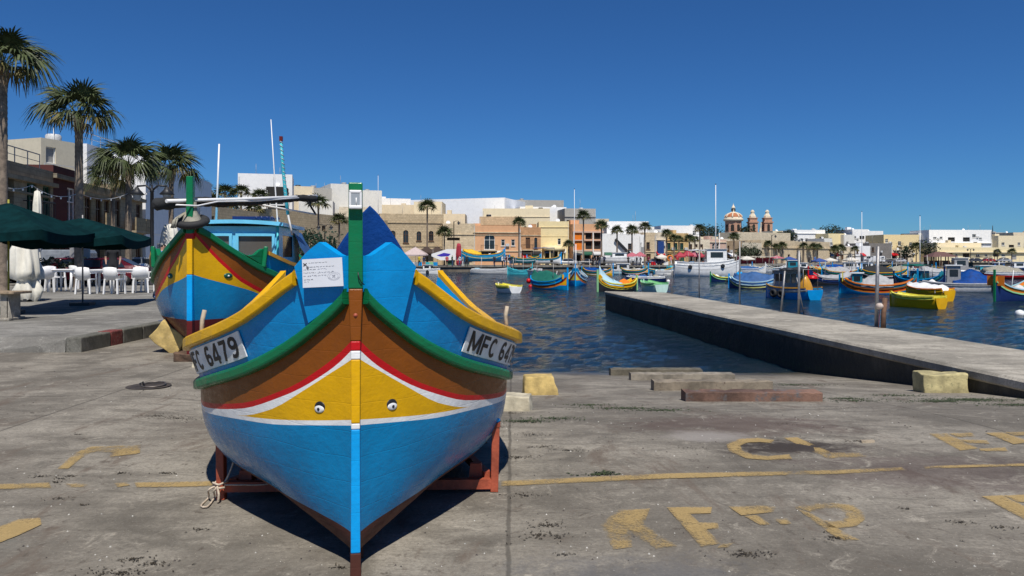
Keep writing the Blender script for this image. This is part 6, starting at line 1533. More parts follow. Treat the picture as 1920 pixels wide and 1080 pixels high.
    C += [('fishing_boat','navy luzzu with a red gunwale moored under the twin lamp post of the rampart',1512,507,60,5.5,pal('navy','red','white','navy','navy','red','navy','red'),None,None,()),
      ('fishing_boat','pale blue boat with a canvas hood, left of the orange and yellow bow',1523,509,80,5,plain('ltblue'),('hump',M['canvas'],.2,.8,.6),None,()),
      ('motor_boat','white half cabin boat in front of the low white house with a brown door',1610,507,74,5.5,plain('white','stemblue'),None,(M['white'],.3,.6,1.0,.65),()),
      ('fishing_boat','green luzzu with a yellow gunwale before the dark grey stone house',1646,508,66,5.4,pal('dkgreen','yellow','white','dkgreen','green'),None,None,()),
      ('fishing_boat','blue luzzu with a white awning frame before the grey shop row',1672,509,72,6,pal('blue'),None,None,(('frame',M['canvas'],.3,.8,1.7),)),
      ('motor_boat','small red hulled boat under the broad dark tree by the kiosk',1738,509,70,4.6,plain('maroon','red'),None,None,(('engine',M['black']),)),
      ('fishing_boat','black luzzu with an orange bow panel just right of the kiosk',1778,510,60,5.6,pal('black','orange','orange','orange','orange'),('flat',M['tarpblk'],.3,.9,.4),None,()),
      ('motor_boat','white motor boat with a blue canopy, left of the far right dark boat',1873,508,76,6,plain('white','blue'),None,(M['tarpsky'],.35,.7,1.0,.7),()),
      ('fishing_boat','yellow and green luzzu moored between the workboat and the tamarisks',1388,508,50,5.2,pal('dkgreen','yellow','yellow','yellow','green'),None,None,()),
      ('fishing_boat','grey boat with an orange net heap before the tallest tamarisk',1425,507,80,5.2,plain('grey','white'),None,None,(('pile',M['orange'],.4,.6,.6),)),
      ('fishing_boat','white boat with a green awning below the end of the long red awning',1465,508,74,6,plain('white','green'),None,None,(('frame',M['tarpgrn'],.3,.8,1.7),)),
      ('fishing_boat','teal luzzu with a grey tent cover, behind the long black hull',1578,518,62,5.6,pal('teal','orange','white','teal','teal'),('hump',M['tarpgry'],.15,.9,.8),None,())]
    for nm, lab, px, py, rz, L, p, cov, cab, ex in C:
        db = nm == 'fishing_boat' and cab is None
        luzzu(nm, lab, px, py, rz, L*.84, p, 1.35, L*.29, cover=cov, cabin=cab, double=db, extras=ex, boards=False, cat={'fishing_boat':'fishing boat','motor_boat':'motor boat','barge':'pontoon boat'}[nm], mast=(.45, 6.5) if 'tall white mast' in lab else None)
    # boats standing on the quay
    luzzu('fishing_boat', 'blue luzzu with a maroon bottom and yellow cover, hauled out on the quay', 906, 500, 100, 7.6, pal('hullblue','blue','lemon','hullblue','blue','turq','blue'), 1.9, cover=('hump', M['tarpyel'], .55, .95, .9), group='boats hauled out on the quay', d=129.5, z=QZ+.7, draft=0, extras=(('pile', M['white'], .35, .5, .5),))
    luzzu('fishing_boat', 'teal boat hauled out on the quay below the orange stone house', 985, 500, 84, 5.5, pal('teal','teal','white','teal','teal'), 1.3, group='boats hauled out on the quay', d=131, z=QZ+.4, draft=0)
    luzzu('fishing_boat', 'boat with a blue awning on the quay below the curved yellow portico', 1020, 500, 80, 6, pal('white','blue','white','white','white'), 1.4, group='boats hauled out on the quay', d=131, z=QZ+.3, draft=0, extras=(('frame', M['tarpsky'], .2, .8, 1.9),))
    luzzu('fishing_boat', 'white motor boat on the quay below the black stair line', 1163, 500, 86, 7.5, plain('white','white'), 1.5, double=False, cabin=(M['white'], .35, .7, 1.1, .7), group='boats hauled out on the quay', d=134, z=QZ+.3, draft=0)
    # poles standing along the pier edge, and the stump with a float
    def pole(px, pb, pt, d, r, lab, lean=0, m='steel'):
        b = P(px, pb, d); b.z = -.1
        t = MB().tube([(0,0,0), (lean*.5,0,(ZZ(pt, d)-b.z)*.5), (lean,0,ZZ(pt, d)-b.z)], [r, r*.95, r*.9], 8).build('mooring_pole', M[m], None, b); tag(t, lab, 'pole', 'poles along the pier')
    pole(1311, 558, 468, 30.2, .024, 'thin dark pole on the pier opposite the white workboat'); pole(1260, 550, 500, 33, .02, 'short thin pole at the far end of the pier')
    pole(1387, 570, 452, 25.6, .028, 'tall rusty pole on the pier in front of the blue covered luzzu'); pole(1464, 584, 508, 22.2, .03, 'steel pole on the pier with a crook, left of the blue transom', .12)
    pole(1498, 588, 470, 21.4, .04, 'thick grey pole on the pier in front of the blue transom'); pole(1508, 588, 520, 21.6, .014, 'thin wire pole leaning beside the thick grey pole', -.22)
    pole(1643, 611, 462, 17.5, .045, 'tallest dark pole on the pier, beside the timber stump', .04)
    b = P(1656, 613, 17.2); t = thing('timber_stump', 'short timber post on the pier edge beside the tallest pole', 'post', (b.x, b.y, -.1))
    MB().tube([(0,0,0),(.01,0,.4),(.045,0,.76)], [.058,.054,.052], 10).build('post', M['stump'], t); MB().tube([(-.10,.02,.0),(-.08,.02,.35),(-.09,.0,.60)], .008, 5).build('chain', M['rust'], t)
    bm = bmesh.new(); bmesh.ops.create_uvsphere(bm, u_segments=14, v_segments=8, radius=.085); bm.transform(Matrix.Diagonal((1,1,.9,1))); me = bpy.data.meshes.new('float'); bm.to_mesh(me); bm.free(); me.materials.append(paint('faded_float', (.55,.45,.38), .7, .2, 20, .3))
    o = ob('mooring_float', me, None, (b.x-.10, b.y-.03, .47)); tag(o, 'pale round float hung on the timber stump', 'float')
    for p in me.polygons: p.use_smooth = True
    for px, py, m, lab in ((1253,528,'white','tiny white mooring buoy on the open water left of the pier pole'),(1912,590,'white','white floats bobbing at the right edge of the water'),(995,538,'red','small red mooring buoy under the green covered luzzu')):
        d = (CH-WZ)*F/(py-YH); o = MB().lathe([(.001,-.15),(.15,-.1),(.2,.02),(.14,.15),(.001,.2)], 12).build('mooring_buoy', M[m], None, (XX(px, d), d, WZ+.02)); tag(o, lab, 'buoy')
boats()
# ------------------------------------------------------------ the town round the harbour
def town():
    sand = facade('sandstone', (.66,.53,.35), True, .6, .7, .3, .3); rub = facade('rubble_stone', (.56,.44,.28), True, 1., .55, .33, .5); cream = facade('cream_plaster', (.76,.66,.46), False, .25); yelw = facade('yellow_plaster', (.80,.67,.38), False, .2)
    wht = facade('white_plaster', (.82,.81,.79), False, .12); peach = facade('peach_plaster', (.70,.40,.22), False, .5); orng = facade('orange_stone', (.55,.31,.16), True, .5, .7, .3, .25); pink = facade('pink_plaster', (.60,.42,.33), False, .4)
    grys = facade('bare_concrete', (.40,.38,.34), False, .4); beig = facade('beige_plaster', (.72,.61,.43), False, .35); pale = facade('pale_stone', (.74,.64,.48), True, .55, .7, .3, .2); whtg = facade('offwhite_plaster', (.72,.70,.64), False, .25)
    ltp = facade('plain_white_wall', (.86,.86,.86), False, .05)
    G1 = 'buildings along the waterfront'
    W = lambda x0, x1, d: (x1-x0)*d/F
    # -- rampart and the houses on top of it, left of the stem of the big boat
    hpx('rampart_wall', 'weathered stone retaining wall with dark openings behind the blue wheelhouse', 372, 500, 392, 84, 104, 5, rub, ops=[('hole',3,4.5,1.0,1.8),('hole',6.5,4.6,1.5,1.2),('hole',12,1,1.6,2.4)], fm='frame_b', parapet=.3, cat='wall', group=None)
    hpx('rampart_wall', 'rough sandstone rampart between the wheelhouse boat and the big green stem', 499, 727, 404, 104, 138, 6, rub, ops=[('hole',6,1,1.6,2.5),('hole',14,5.6,.8,.8),('hole',22,4,1.4,.9)], parapet=.3, cat='wall', group=None)
    hpx('white_house', 'white cubic house with a curved corner crowning the left hill', 446, 548, 326, 112, 114, 9, wht, ops=[('win',6.2,10.2,1.2,1.1)], group='white modern blocks')
    hpx('penthouse', 'dark glazed penthouse with a black flat roof, under the white cubic house', 499, 536, 350, 110, 110.5, 4, M['dark'], ops=[('win',.5,9.2,2.0,1.2)], parapet=.2)
    hpx('house', 'beige house with a stepped roof right of the white cubic house', 541, 588, 349, 132, 134, 8, beig, ops=[('win',1,8,.9,1.1)])
    hpx('penthouse', 'long grey glass penthouse with a white parapet and satellite dishes', 562, 622, 352, 136, 138, 8, grys, ops=grid_ops('win', W(562,622,119), 4, 9.8, 1.0, 1.0), bands=[(9.5,.15,.3)], pieces=[('dish',1.4,.8,12.1,.5),('dish',3.6,.8,12.1,.45)])
    hpx('white_house', 'white house under a pitched edge behind the small fan palm', 560, 624, 376, 130, 131, 6, whtg, ops=[('hole',1,7.6,2.8,.6)])
    hpx('house', 'tall pale house with dishes on its roof, left of the big green stem', 620, 664, 345, 140, 142, 9, whtg, ops=[('win',.7,7.8,.9,1)], pieces=[('dish',1.2,.8,12.8,.55),('dish',2.1,1.4,12.8,.5)])
    hpx('house', 'cream house front with a cornice behind the bow lamp of the big boat', 636, 692, 388, 137, 138, 6, pale, ops=[('win',1.2,6.2,.8,1.1),('win',3.4,6.2,.8,1.1)], bands=[(7.6,.2,.12)])
    hpx('white_house', 'white stepped house with two small dark windows above the blue canvas peak', 676, 716, 357, 146, 147, 9, whtg, ops=[('win',.9,9.6,.7,1.1),('win',.5,7.2,.9,1.3)], pieces=[('box','roof_box',1.2,2,11.6,1.8,1.5,1.4,wht)])
    hpx('white_house', 'long white terrace wall with red flowers, left of the arched stone building', 700, 770, 372, 152, 154, 6, wht, ops=[('win',5,7.6,1.2,.9)], pieces=[('box','flower_box',2.0,-.1,9.3,.9,.3,.9,CL['red'] if False else M['red']),('box','flower_box',3.3,-.1,9.3,.6,.3,.9,M['red']),('tank',4.2,1.5,10.6,M['plastic'])])
    hpx('house', 'low cream house rising behind the arched stone building', 716, 779, 384, 150, 150.5, 7, beig, bands=[(9.9,.18,.12)])
    hpx('house', 'cream house with a rooftop box, behind the four arched windows', 776, 829, 378, 149, 149, 8, cream, ops=[('win',3.6,8.5,1,.9)], pieces=[('box','roof_box',.5,2,10.6,2.5,2,1,whtg)])
    Wb = W(712,832,139)
    hpx('arched_house', 'old stone building with four arched windows along its upper floor', 712, 832, 401, 138, 141, 9, rub, ops=[('arch',1.9,4.6,1.0,1.8),('arch',4.3,4.1,1.0,2.4),('arch',6.8,4.5,.9,1.8),('arch',9.1,4.5,.9,1.9),('door',3,0,1.4,2.4),('hole',8,0,2,2.4)], fm='frame_b', bands=[(3.5,.12,.1),(7.9,.2,.14)])
    hpx('house', 'small beige rooftop house between the arched building and the big white block', 829, 872, 401, 150, 150, 6, beig, ops=[('win',.7,6.5,.9,.9)])
    hpx('house', 'sandstone house with a blank upper wall left of the peach house', 830, 891, 419, 139, 140, 9, sand, ops=[('hole',.8,4.6,2.4,.5),('shut',3.2,0,1.8,2.2),('door',.9,0,1.2,2.3)], fm='frame_g', bands=[(2.5,.12,.12),(5.7,.18,.14)], pieces=[('awning',2.9,2.9,2.6,1,M['frame_b'])])
    # big white block
    hpx('white_block', 'huge plain white block rising behind the peach house', 757, 946, 373, 176, 168, 22, ltp, ops=[], group='white modern blocks', parapet=.3)
    hpx('stone_house', 'rough stone upper storey with two small windows above the peach house', 899, 977, 406, 148, 148, 8, rub, ops=[('win',5.4,6.3,.7,.7),('win',6.6,6.3,.7,.7)], bands=[(7.9,.2,.12)])
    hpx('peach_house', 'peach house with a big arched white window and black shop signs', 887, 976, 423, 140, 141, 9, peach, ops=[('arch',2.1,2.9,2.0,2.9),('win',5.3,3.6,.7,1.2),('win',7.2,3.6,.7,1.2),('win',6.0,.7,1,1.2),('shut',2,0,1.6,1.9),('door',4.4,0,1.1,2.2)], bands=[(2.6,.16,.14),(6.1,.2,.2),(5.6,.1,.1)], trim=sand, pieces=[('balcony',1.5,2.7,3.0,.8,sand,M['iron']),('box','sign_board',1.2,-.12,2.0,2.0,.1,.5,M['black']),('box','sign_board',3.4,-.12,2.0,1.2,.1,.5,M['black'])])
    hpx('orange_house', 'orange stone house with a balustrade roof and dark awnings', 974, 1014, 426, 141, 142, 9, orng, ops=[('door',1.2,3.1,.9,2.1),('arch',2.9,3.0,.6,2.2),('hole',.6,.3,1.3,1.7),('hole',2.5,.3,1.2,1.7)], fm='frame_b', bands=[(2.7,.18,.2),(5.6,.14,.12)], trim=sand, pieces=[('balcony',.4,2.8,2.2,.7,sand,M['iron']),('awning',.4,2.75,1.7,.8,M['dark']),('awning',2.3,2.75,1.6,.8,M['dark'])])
    hpx('yellow_building', 'upper storey of pale yellow plaster with four small arched windows', 905, 1031, 391, 158, 158, 10, cream, ops=[('arch',8.6,7.0,.75,1.0),('arch',10.0,7.0,.75,1.0),('arch',11.4,7.0,.75,1.0),('arch',12.7,7.0,.75,1.0),('hole',4.2,8.2,.4,.2)], bands=[(10.0,.15,.12)])
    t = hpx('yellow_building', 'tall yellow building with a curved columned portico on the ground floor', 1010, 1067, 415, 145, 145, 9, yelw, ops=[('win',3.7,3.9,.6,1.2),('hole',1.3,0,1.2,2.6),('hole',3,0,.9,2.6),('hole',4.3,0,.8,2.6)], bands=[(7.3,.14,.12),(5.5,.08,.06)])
    mb = MB(); mb.lathe([(1.9,2.7),(2.3,2.7),(2.3,3.3),(2.15,3.4),(2.15,3.7),(.1,3.7)], 20, c=(2.9,.0,0)); mb.build('portico_roof', yelw, t)
    for k in range(4): a = math.pi+.35+k*.82; MB().lathe([(.2,0),(.17,.2),(.15,2.5),(.22,2.7)], 8, c=(2.9+2.0*math.cos(a), 2.0*math.sin(a), 0)).build('column', yelw, t)
    hpx('white_house', 'bright white wall stepping up behind the yellow building', 975, 1062, 388, 166, 168, 9, wht, group='white modern blocks')
    hpx('grey_block', 'unfinished grey concrete block with a dark slot on the skyline', 945, 1057, 375, 182, 184, 10, grys, ops=[('hole',2,10.2,2.4,1.0),('hole',9.5,10.5,.5,3)], pieces=[('box','roof_box',1.5,1,14.0,3,3,.4,whtg)])
    hpx('concrete_flat', 'grey concrete flat with a recessed dark balcony above the orange balconies', 1059, 1117, 391, 160, 161, 9, grys, ops=[('hole',.4,8.7,2.6,.7)], bands=[(10.2,.2,.2)])
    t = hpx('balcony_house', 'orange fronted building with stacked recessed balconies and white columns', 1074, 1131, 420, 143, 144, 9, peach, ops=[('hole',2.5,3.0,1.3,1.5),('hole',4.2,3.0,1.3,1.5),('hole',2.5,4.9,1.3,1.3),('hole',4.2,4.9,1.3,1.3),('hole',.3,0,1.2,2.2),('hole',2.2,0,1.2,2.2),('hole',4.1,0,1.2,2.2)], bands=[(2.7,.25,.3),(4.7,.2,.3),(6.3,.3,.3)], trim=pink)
    for u in (.15,1.9,3.95,5.6): MB().box((u,-.22,3.1), (.22,.22,6.2)).build('column', whtg, t)
    MB().add([(.25,-.02,2.9),(1.75,-.02,2.9),(1.75,-.02,6.1),(.25,-.02,6.1)], [(0,1,2,3)]).build('wall_panel', M['orange'], t)
    # white gable house with the diagonal stair
    t = hpx('gable_house', 'white house with a steep dark stair slanting across its front', 1128, 1201, 438, 143, 144, 9, wht, ops=[('win',5.2,2.9,.8,1.2),('hole',.7,.2,1.4,1.9),('hole',3,0,2.2,1.5)], fm='frame_b', bands=[], pieces=[('tank',1.2,3,4.3,M['ltgrey'])])
    MB().bar((2.6,-.35,4.9),(7.2,-.35,.4), .5, .28, up=(0,1,0)).build('stair_flight', M['black'], t)
    hpx('white_house', 'white flat roofed house with roof tanks behind the slanting stair', 1138, 1216, 415, 152, 152, 9, wht, ops=[('win',1,6.6,.9,1)], pieces=[('tank',2.0,1.4,7.2,M['black']),('tank',3.4,1.4,7.2,M['grey']),('box','roof_box',5.2,1.2,7.2,1.6,1.2,1.1,whtg)])
    hpx('glass_house', 'narrow white house with a glazed veranda over a red parasol', 1180, 1208, 440, 145, 145.5, 7, wht, ops=[('win',.3,2.7,1.0,1.6),('win',1.5,2.7,1.0,1.6),('hole',.4,0,2,1.9)], pieces=[('solidbal',.1,2.4,2.7,.5,M['grey'],M['grey'])])
    hpx('stone_house', 'sandstone house front with two fan palms before it, right of the veranda', 1206, 1229, 436, 146, 147, 7, sand, ops=[('win',.7,3,.8,1.4),('door',.7,0,1,2.1)], fm='frame_b', bands=[(2.5,.14,.12)])
    t = hpx('stone_house', 'stone house with a tall closed blue balcony over white columns', 1228, 1247, 436, 147, 147.5, 7, pale, ops=[('hole',.4,0,1.2,2.1)], bands=[(4.9,.14,.12)])
    MB().box((1.0,-.35,3.4), (1.25,.7,2.4)).build('enclosed_balcony', M['frame_bl'], t); MB().box((1.0,-.35,2.1), (1.4,.75,.15)).build('balcony', whtg, t)
    hpx('yellow_house', 'yellow stone house with a fan palm across its middle and green doors', 1246, 1291, 437, 148, 150, 8, facade('golden_stone', (.62,.43,.20), True, .3, .7, .3, .2), ops=[('win',.6,3,.8,1.3),('win',2.2,3,.8,1.3),('win',3.6,3,.8,1.3),('door',.6,0,1,2.1),('hole',2.2,0,1.2,2),('door',3.7,0,.9,2.1)], fm='frame_g', bands=[(2.5,.15,.15),(4.8,.16,.14)])
    hpx('white_block', 'white block of flats with a window strip on the skyline left of the tall mast', 1239, 1312, 423, 190, 191, 9, wht, ops=grid_ops('hole', W(1239,1300,190), 5, 5.9, .9, .8), group='white modern blocks', pieces=[('box','roof_box',6,1,8.0,4,3,1.0,wht)])
    hpx('stone_house', 'stone house with a rounded balcony behind the clustered red parasols', 1290, 1331, 449, 151, 154, 8, pale, ops=grid_ops('win', W(1290,1331,152), 3, 2.9, .8, 1.2)+grid_ops('hole', W(1290,1331,152), 3, 0, 1, 2), bands=[(2.4,.14,.14)], fm='frame_b', pieces=[('solidbal',1.2,2.4,2,.6,pale,pale)])
    hpx('pink_house', 'pink stone house with two pointed arched windows below the dome', 1330, 1362, 449, 155, 158, 8, pink, ops=[('arch',.9,2.6,.75,1.7),('arch',2.2,2.6,.75,1.7),('hole',.8,0,1.5,2)], bands=[(2.3,.14,.14),(4.6,.18,.18)], trim=pale, pieces=[('box','roof_finial',1.3,.3,5.0,1.1,.4,.8,pale)])
    hpx('stone_house', 'brownish stone house with a white shop blind below the dome', 1361, 1392, 452, 158, 163, 8, facade('brown_stone', (.40,.29,.18), True, .7, .7, .3, .3), ops=[('win',.7,2.6,.8,1.3),('hole',.5,0,2.6,1.4)], fm='frame_b', pieces=[('awning',.3,2.4,3,.8,M['plastic'])])
    hpx('stone_house', 'pale house half hidden by silvery tamarisk trees', 1391, 1428, 455, 163, 170, 8, pale, ops=[('win',.8,2.5,.8,1.2),('door',2.4,0,1,2)], fm='frame_g', bands=[(2.2,.12,.1)])
    hpx('rampart_wall', 'long sandstone rampart with a ledge behind a row of fan palms', 1427, 1556, 452, 171, 196, 8, sand, ops=[('hole',3,2.5,.9,.9),('hole',8,2.5,.9,.9),('hole',13,.5,1.2,1.6),('hole',5.4,.4,1,1.4)], bands=[(3.7,.25,.2)], cat='wall', group=None, parapet=.2)
    hpx('old_wall', 'tan upper wall stepping up to the church below the bell towers', 1384, 1482, 436, 215, 225, 8, facade('tan_wall', (.64,.55,.40), True, .6, .7, .3, .3), ops=[('hole',6,5.5,1,.8),('hole',11,5,.9,.8)], cat='wall', group=None)
    hpx('house', 'small cream box house right of the church towers', 1449, 1468, 433, 235, 236, 6, cream, ops=[('win',.5,6.2,.7,.8),('win',2,6.2,.7,.8)])
    hpx('white_villa', 'long white villa with strip windows and a brown terrace roof', 1489, 1547, 431, 240, 242, 9, wht, ops=grid_ops('win', W(1489,1520,240), 3, 6.6, .9, .9)+grid_ops('hole', W(1520,1547,240), 2, 6.0, 1.6, .9, W(1489,1520,240), W(1489,1546,240)), bands=[(9.1,.18,.25)])
    hpx('house', 'yellowish low house behind the two storey stone house with palms', 1553, 1584, 438, 236, 238, 7, yelw, ops=[('win',1,5,.8,.9)])
    hpx('house', 'pale two storey stone house behind clustered fan palms', 1549, 1604, 463, 197, 203, 8, pale, ops=grid_ops('win', W(1549,1604,200), 4, 2.7, .8, 1.2)+grid_ops('door', W(1549,1604,200), 3, 0, 1.1, 2.1), fm='frame_b', bands=[(2.4,.14,.12)])
    hpx('house', 'white walled house with a long terrace left of the white apartments', 1582, 1602, 440, 236, 237, 7, whtg, ops=[('win',1,5.5,.8,.9)])
    hpx('white_apartments', 'white three storey apartments with dark balcony openings', 1598, 1628, 430, 240, 241, 9, wht, ops=[('win',.5,7.3,.9,.9),('win',.5,4.8,.9,.9),('hole',2.6,7.2,1.7,1.1),('hole',2.6,4.7,1.7,1.1),('win',.5,2.3,.9,.9),('hole',2.6,2.2,1.7,1.1)], group='white modern blocks')
    hpx('white_apartments', 'white apartments with railed terraces left of the yellow flats', 1626, 1656, 433, 245, 246, 9, wht, ops=[('hole',.6,6.4,1.7,1.2),('hole',2.8,6.4,1.7,1.2),('hole',.8,3.8,3.6,1.2)], bands=[(5.6,.16,.5)], group='white modern blocks')
    hpx('white_house', 'low white house front with a brown door below the white apartments', 1602, 1632, 461, 203, 206, 8, wht, ops=[('win',.8,2.5,.8,1.1),('door',2.5,0,1,2.1)], fm='frame_b')
    hpx('grey_house', 'dark grey stone house left of the yellow flats', 1630, 1672, 456, 208, 212, 8, facade('dark_grey_stone', (.22,.20,.18), True, .5), ops=[('win',1,3,.9,1.2),('hole',3.5,0,1.6,2.2)], fm='frame_b')
    hpx('yellow_flats', 'yellow three storey flats with a stepped roof terrace', 1657, 1724, 440, 228, 229, 10, facade('warm_yellow_plaster', (.78,.62,.34), False, .15), ops=[('win',2,5.0,.8,1),('win',4.6,5.0,1,1.3),('win',8.2,5.0,.9,1),('win',2,2.4,.8,1),('win',4.6,2.4,.8,1.3),('win',8.2,2.4,.8,1),('hole',.8,0,2,1.5)], pieces=[('box','roof_storey',.6,1.5,6.6,9.8,6,1.7,cream),('balcony',4.2,4.8,1.8,.6,cream,M['iron'])])
    hpx('stone_house', 'grey stone shop row below the yellow flats', 1664, 1712, 468, 216, 219, 6, pale, ops=[('hole',1.2,0,2,2.2),('hole',4.4,0,1.2,2),('win',6,.8,.8,1)], fm='frame_b')
    hpx('white_house', 'small white flats tucked between the yellow flats and the long white apartments', 1722, 1744, 437, 250, 251, 8, whtg, ops=[('win',.6,6.3,.9,.9),('win',2.2,6.3,.9,.9),('win',.6,3.8,.9,.9)])
    t = hpx('white_apartments', 'long white apartment block with recessed balconies at the right', 1742, 1859, 431, 246, 247, 11, wht, ops=[('win',1.4,7.4,1.2,.7),('win',1.2,4.6,1.2,1.3),('hole',6.4,6.6,2.4,1.4),('hole',11.5,6.6,2.4,1.4),('hole',6.2,4.4,2.6,1.2),('hole',11.2,4.4,3.4,1.2),('win',17,7.2,1,.7),('win',3.6,7.4,1,.8)], bands=[(6.1,.15,.5)], group='white modern blocks')
    hpx('cream_terrace', 'lower cream storey with wide dark terraces below the long white apartments', 1755, 1840, 455, 236, 238, 8, cream, ops=[('hole',1,3.2,2.6,.9),('hole',5,3.2,2.8,.9),('win',9.3,3.3,1.2,.9),('win',12,3.3,1,.9)], bands=[(2.8,.2,.5)])
    hpx('cream_terrace', 'long yellow terrace of garages and wide windows at the right edge', 1757, 1990, 464, 226, 236, 8, facade('terrace_yellow', (.76,.65,.40), False, .15), ops=[('hole',3,1.6,2.6,1.1),('win',6.6,1.6,.8,.9),('hole',9.2,1.5,2.6,1.1),('win',14,1.6,1.4,.8),('win',17.2,1.6,1.1,.8),('hole',20.3,1.6,2.2,1.1),('win',23.4,1.6,1.4,.8),('shut',27,0,2,2)], bands=[(2.95,.25,.6)], trim=cream)
    hpx('house', 'cream house with a blue grey bay right of the long white apartments', 1872, 1930, 442, 250, 252, 9, cream, ops=[('win',1.2,5.4,1.2,1),('hole',4,4.2,2,1.4),('win',7.4,5.4,1,1)], pieces=[('box','roof_box',3,1,7.2,2.2,2,1.4,whtg)])
    hpx('house', 'beige house with a water tank at the far right edge', 1900, 1990, 436, 262, 264, 9, beig, ops=[('win',1.5,6.8,1.4,1),('win',5,6.8,1.4,1)], pieces=[('tank',3,2,8.8,M['ltgrey'])])
    hpx('grey_house', 'slim grey tower house with a chapel finial on the skyline at the right', 1866, 1884, 436, 270, 271, 6, grys, pieces=[('box','finial_base',1,2,8.6,1.4,1.4,2.2,grys),('pole',1.7,2.7,10.8,2.2,.15,M['iron'])])
    # filler terrace so that no gap shows behind the quay
    for i, (x0, x1, yt, d, m, l) in enumerate(((1290,1346,444,186,beig,'beige house on the skyline left of the tall mast'),(1316,1388,448,184,pale,'pale house peeping between the pink house and the dome'),(1212,1244,430,182,whtg,'off white house on the skyline above the blue balcony'),(1545,1560,447,226,whtg,'slim off white house right of the long white villa'),(1466,1492,449,232,pale,'pale low wall house left of the long white villa'),(1100,1142,410,176,pale,'pale house on the skyline above the orange balconies'),(1838,1876,449,252,whtg,'off white terrace house right of the long white apartments'))):
        hpx('house', l, x0, x1, yt, d, d+1, 8, m, ops=[('win',.8,ZZ(yt,d)-2.2,.8,.9),('win',2.4,ZZ(yt,d)-2.2,.8,.9)])
    church(pink, pale, sand)
def church(pink, pale, sand):
    d = 300; s = d/F; cx = XX(1375, d)
    t = thing('parish_church', 'parish church with a red ribbed dome and twin bell towers on the skyline', 'church', (cx, d, QZ))
    zp = lambda py: ZZ(py, d)-QZ
    z1 = zp(438); zc = zp(414); R1 = 16*s; terr = paint('terracotta_dome', (.42,.15,.06), .8, .25, 2, .2); rose = facade('rose_stone', (.52,.30,.20), True, .4, .9, .45, .2)
    mb = MB(); mb.lathe([(R1*1.05,zp(470)),(R1*1.05,z1),(R1*.97,z1),(R1*.97,zc-.2)], 8, sm=False); mb.build('drum', rose, t)
    mb = MB(); mb.lathe([(R1*.97,zc-.2),(R1*1.12,zc),(R1*1.12,zc+.8),(R1,zc+1.0),(R1*.98,zc+1.4)], 24); mb.build('cornice', pale, t)
    zt = zp(397.5)-.3
    dome = [(R1*.97*math.cos(q), zc+1.3+(zt-zc-1.3)*math.sin(q)) for q in [i*math.pi/2/8*.93 for i in range(9)]]
    MB().lathe(dome, 24).build('dome', terr, t)
    for k in range(8):
        a = k*math.pi/4+math.pi/8; pts = [(r*1.015*math.cos(a), r*1.015*math.sin(a), z) for r, z in dome]; MB().tube(pts, .28, 5).build('dome_rib', pale, t)
        b = k*math.pi/4; w = R1*.97*math.cos(math.pi/8)
        q = MB(); q.box((0,0,0), (.1,1.3,2.0)); q.lathe([(.65,-.05),(.65,.05)], 14, M=Matrix.Translation((0,0,1.0)) @ Matrix.Rotation(rad(90), 4, 'Y')); q.add([(.05,.65*math.cos(i*.449),1+.65*math.sin(i*.449)) for i in range(8)], [list(range(8))])
        o = q.build('drum_window', M['dark'], t); o.matrix_local = Matrix.Rotation(b+math.pi/8, 4, 'Z') @ Matrix.Translation((w+.03, 0, (z1+zc)/2-.6))
    zl = zp(397.5); hl = zp(383)-zl; r = R1*.23
    mb = MB(); mb.lathe([(r*1.3,zl-.6),(r*1.3,zl),(r*.8,zl+.1),(r*.8,zl+hl*.45),(r*1.15,zl+hl*.5),(r*.9,zl+hl*.6),(r*.35,zl+hl*.85),(.08,zl+hl),(.05,zl+hl*1.15)], 12); mb.build('lantern', pale, t)
    for k in range(6): a = k*1.047; MB().box((r*.82*math.cos(a), r*.82*math.sin(a), zl+hl*.25), (.35,.35,hl*.3), rz=a).build('lantern_opening', M['dark'], t)
    for px, yt in ((1411, 400), (1438.5, 401)):
        x = XX(px, d)-cx; zt_ = zp(yt); w = 15*s; z0 = zp(440); zc2 = zp(418)
        tw = MB(); tw.box((x,0,(z0+zc2)/2-3), (w,w,zc2-z0+6)); tw.box((x,0,zc2+.25), (w*1.18,w*1.18,.5)); tw.box((x,0,zc2+1.1), (w*.92,w*.92,1.4)); tw.box((x,0,zc2+1.9), (w*1.05,w*1.05,.35)); o = tw.build('bell_tower', rose, t)
        zz = zc2+2.05; MB().lathe([(w*.46,zz),(w*.42,zz+.8),(w*.30,zz+1.3),(w*.26,zz+1.5),(w*.22,zz+2.3),(w*.28,zz+2.4),(w*.10,zz+3.2),(.06,zt_-.3),(.05,zt_+.4)], 8, c=(x,0,0), sm=False).build('spire', pale, o)
        for dx, dy, rz in ((0,-w/2-.03,0),(w/2+.03,0,math.pi/2),(-w/2-.03,0,math.pi/2)):
            q = MB(); q.box((0,0,0), (w*.32,.06,2.2)); q.add([(w*.16*math.cos(i*.449),-.03,1.1+w*.16*math.sin(i*.449)) for i in range(8)], [list(range(8))])
            b = q.build('belfry_opening', M['dark'], o, (x+dx, dy, (z0+zc2)/2+.2), rz)
    MB().box((XX(1425, d)-cx, 2, zp(437)-3), (44*s, 6, 6)).build('nave_front', rose, t)
    x = XX(1428.5, d)-cx; MB().lathe([(.9,zp(440)),(.7,zp(430)),(.25,zp(424)),(.3,zp(420)),(.05,zp(416))], 8, c=(x,1,0)).build('pediment_statue', pale, t)
town()
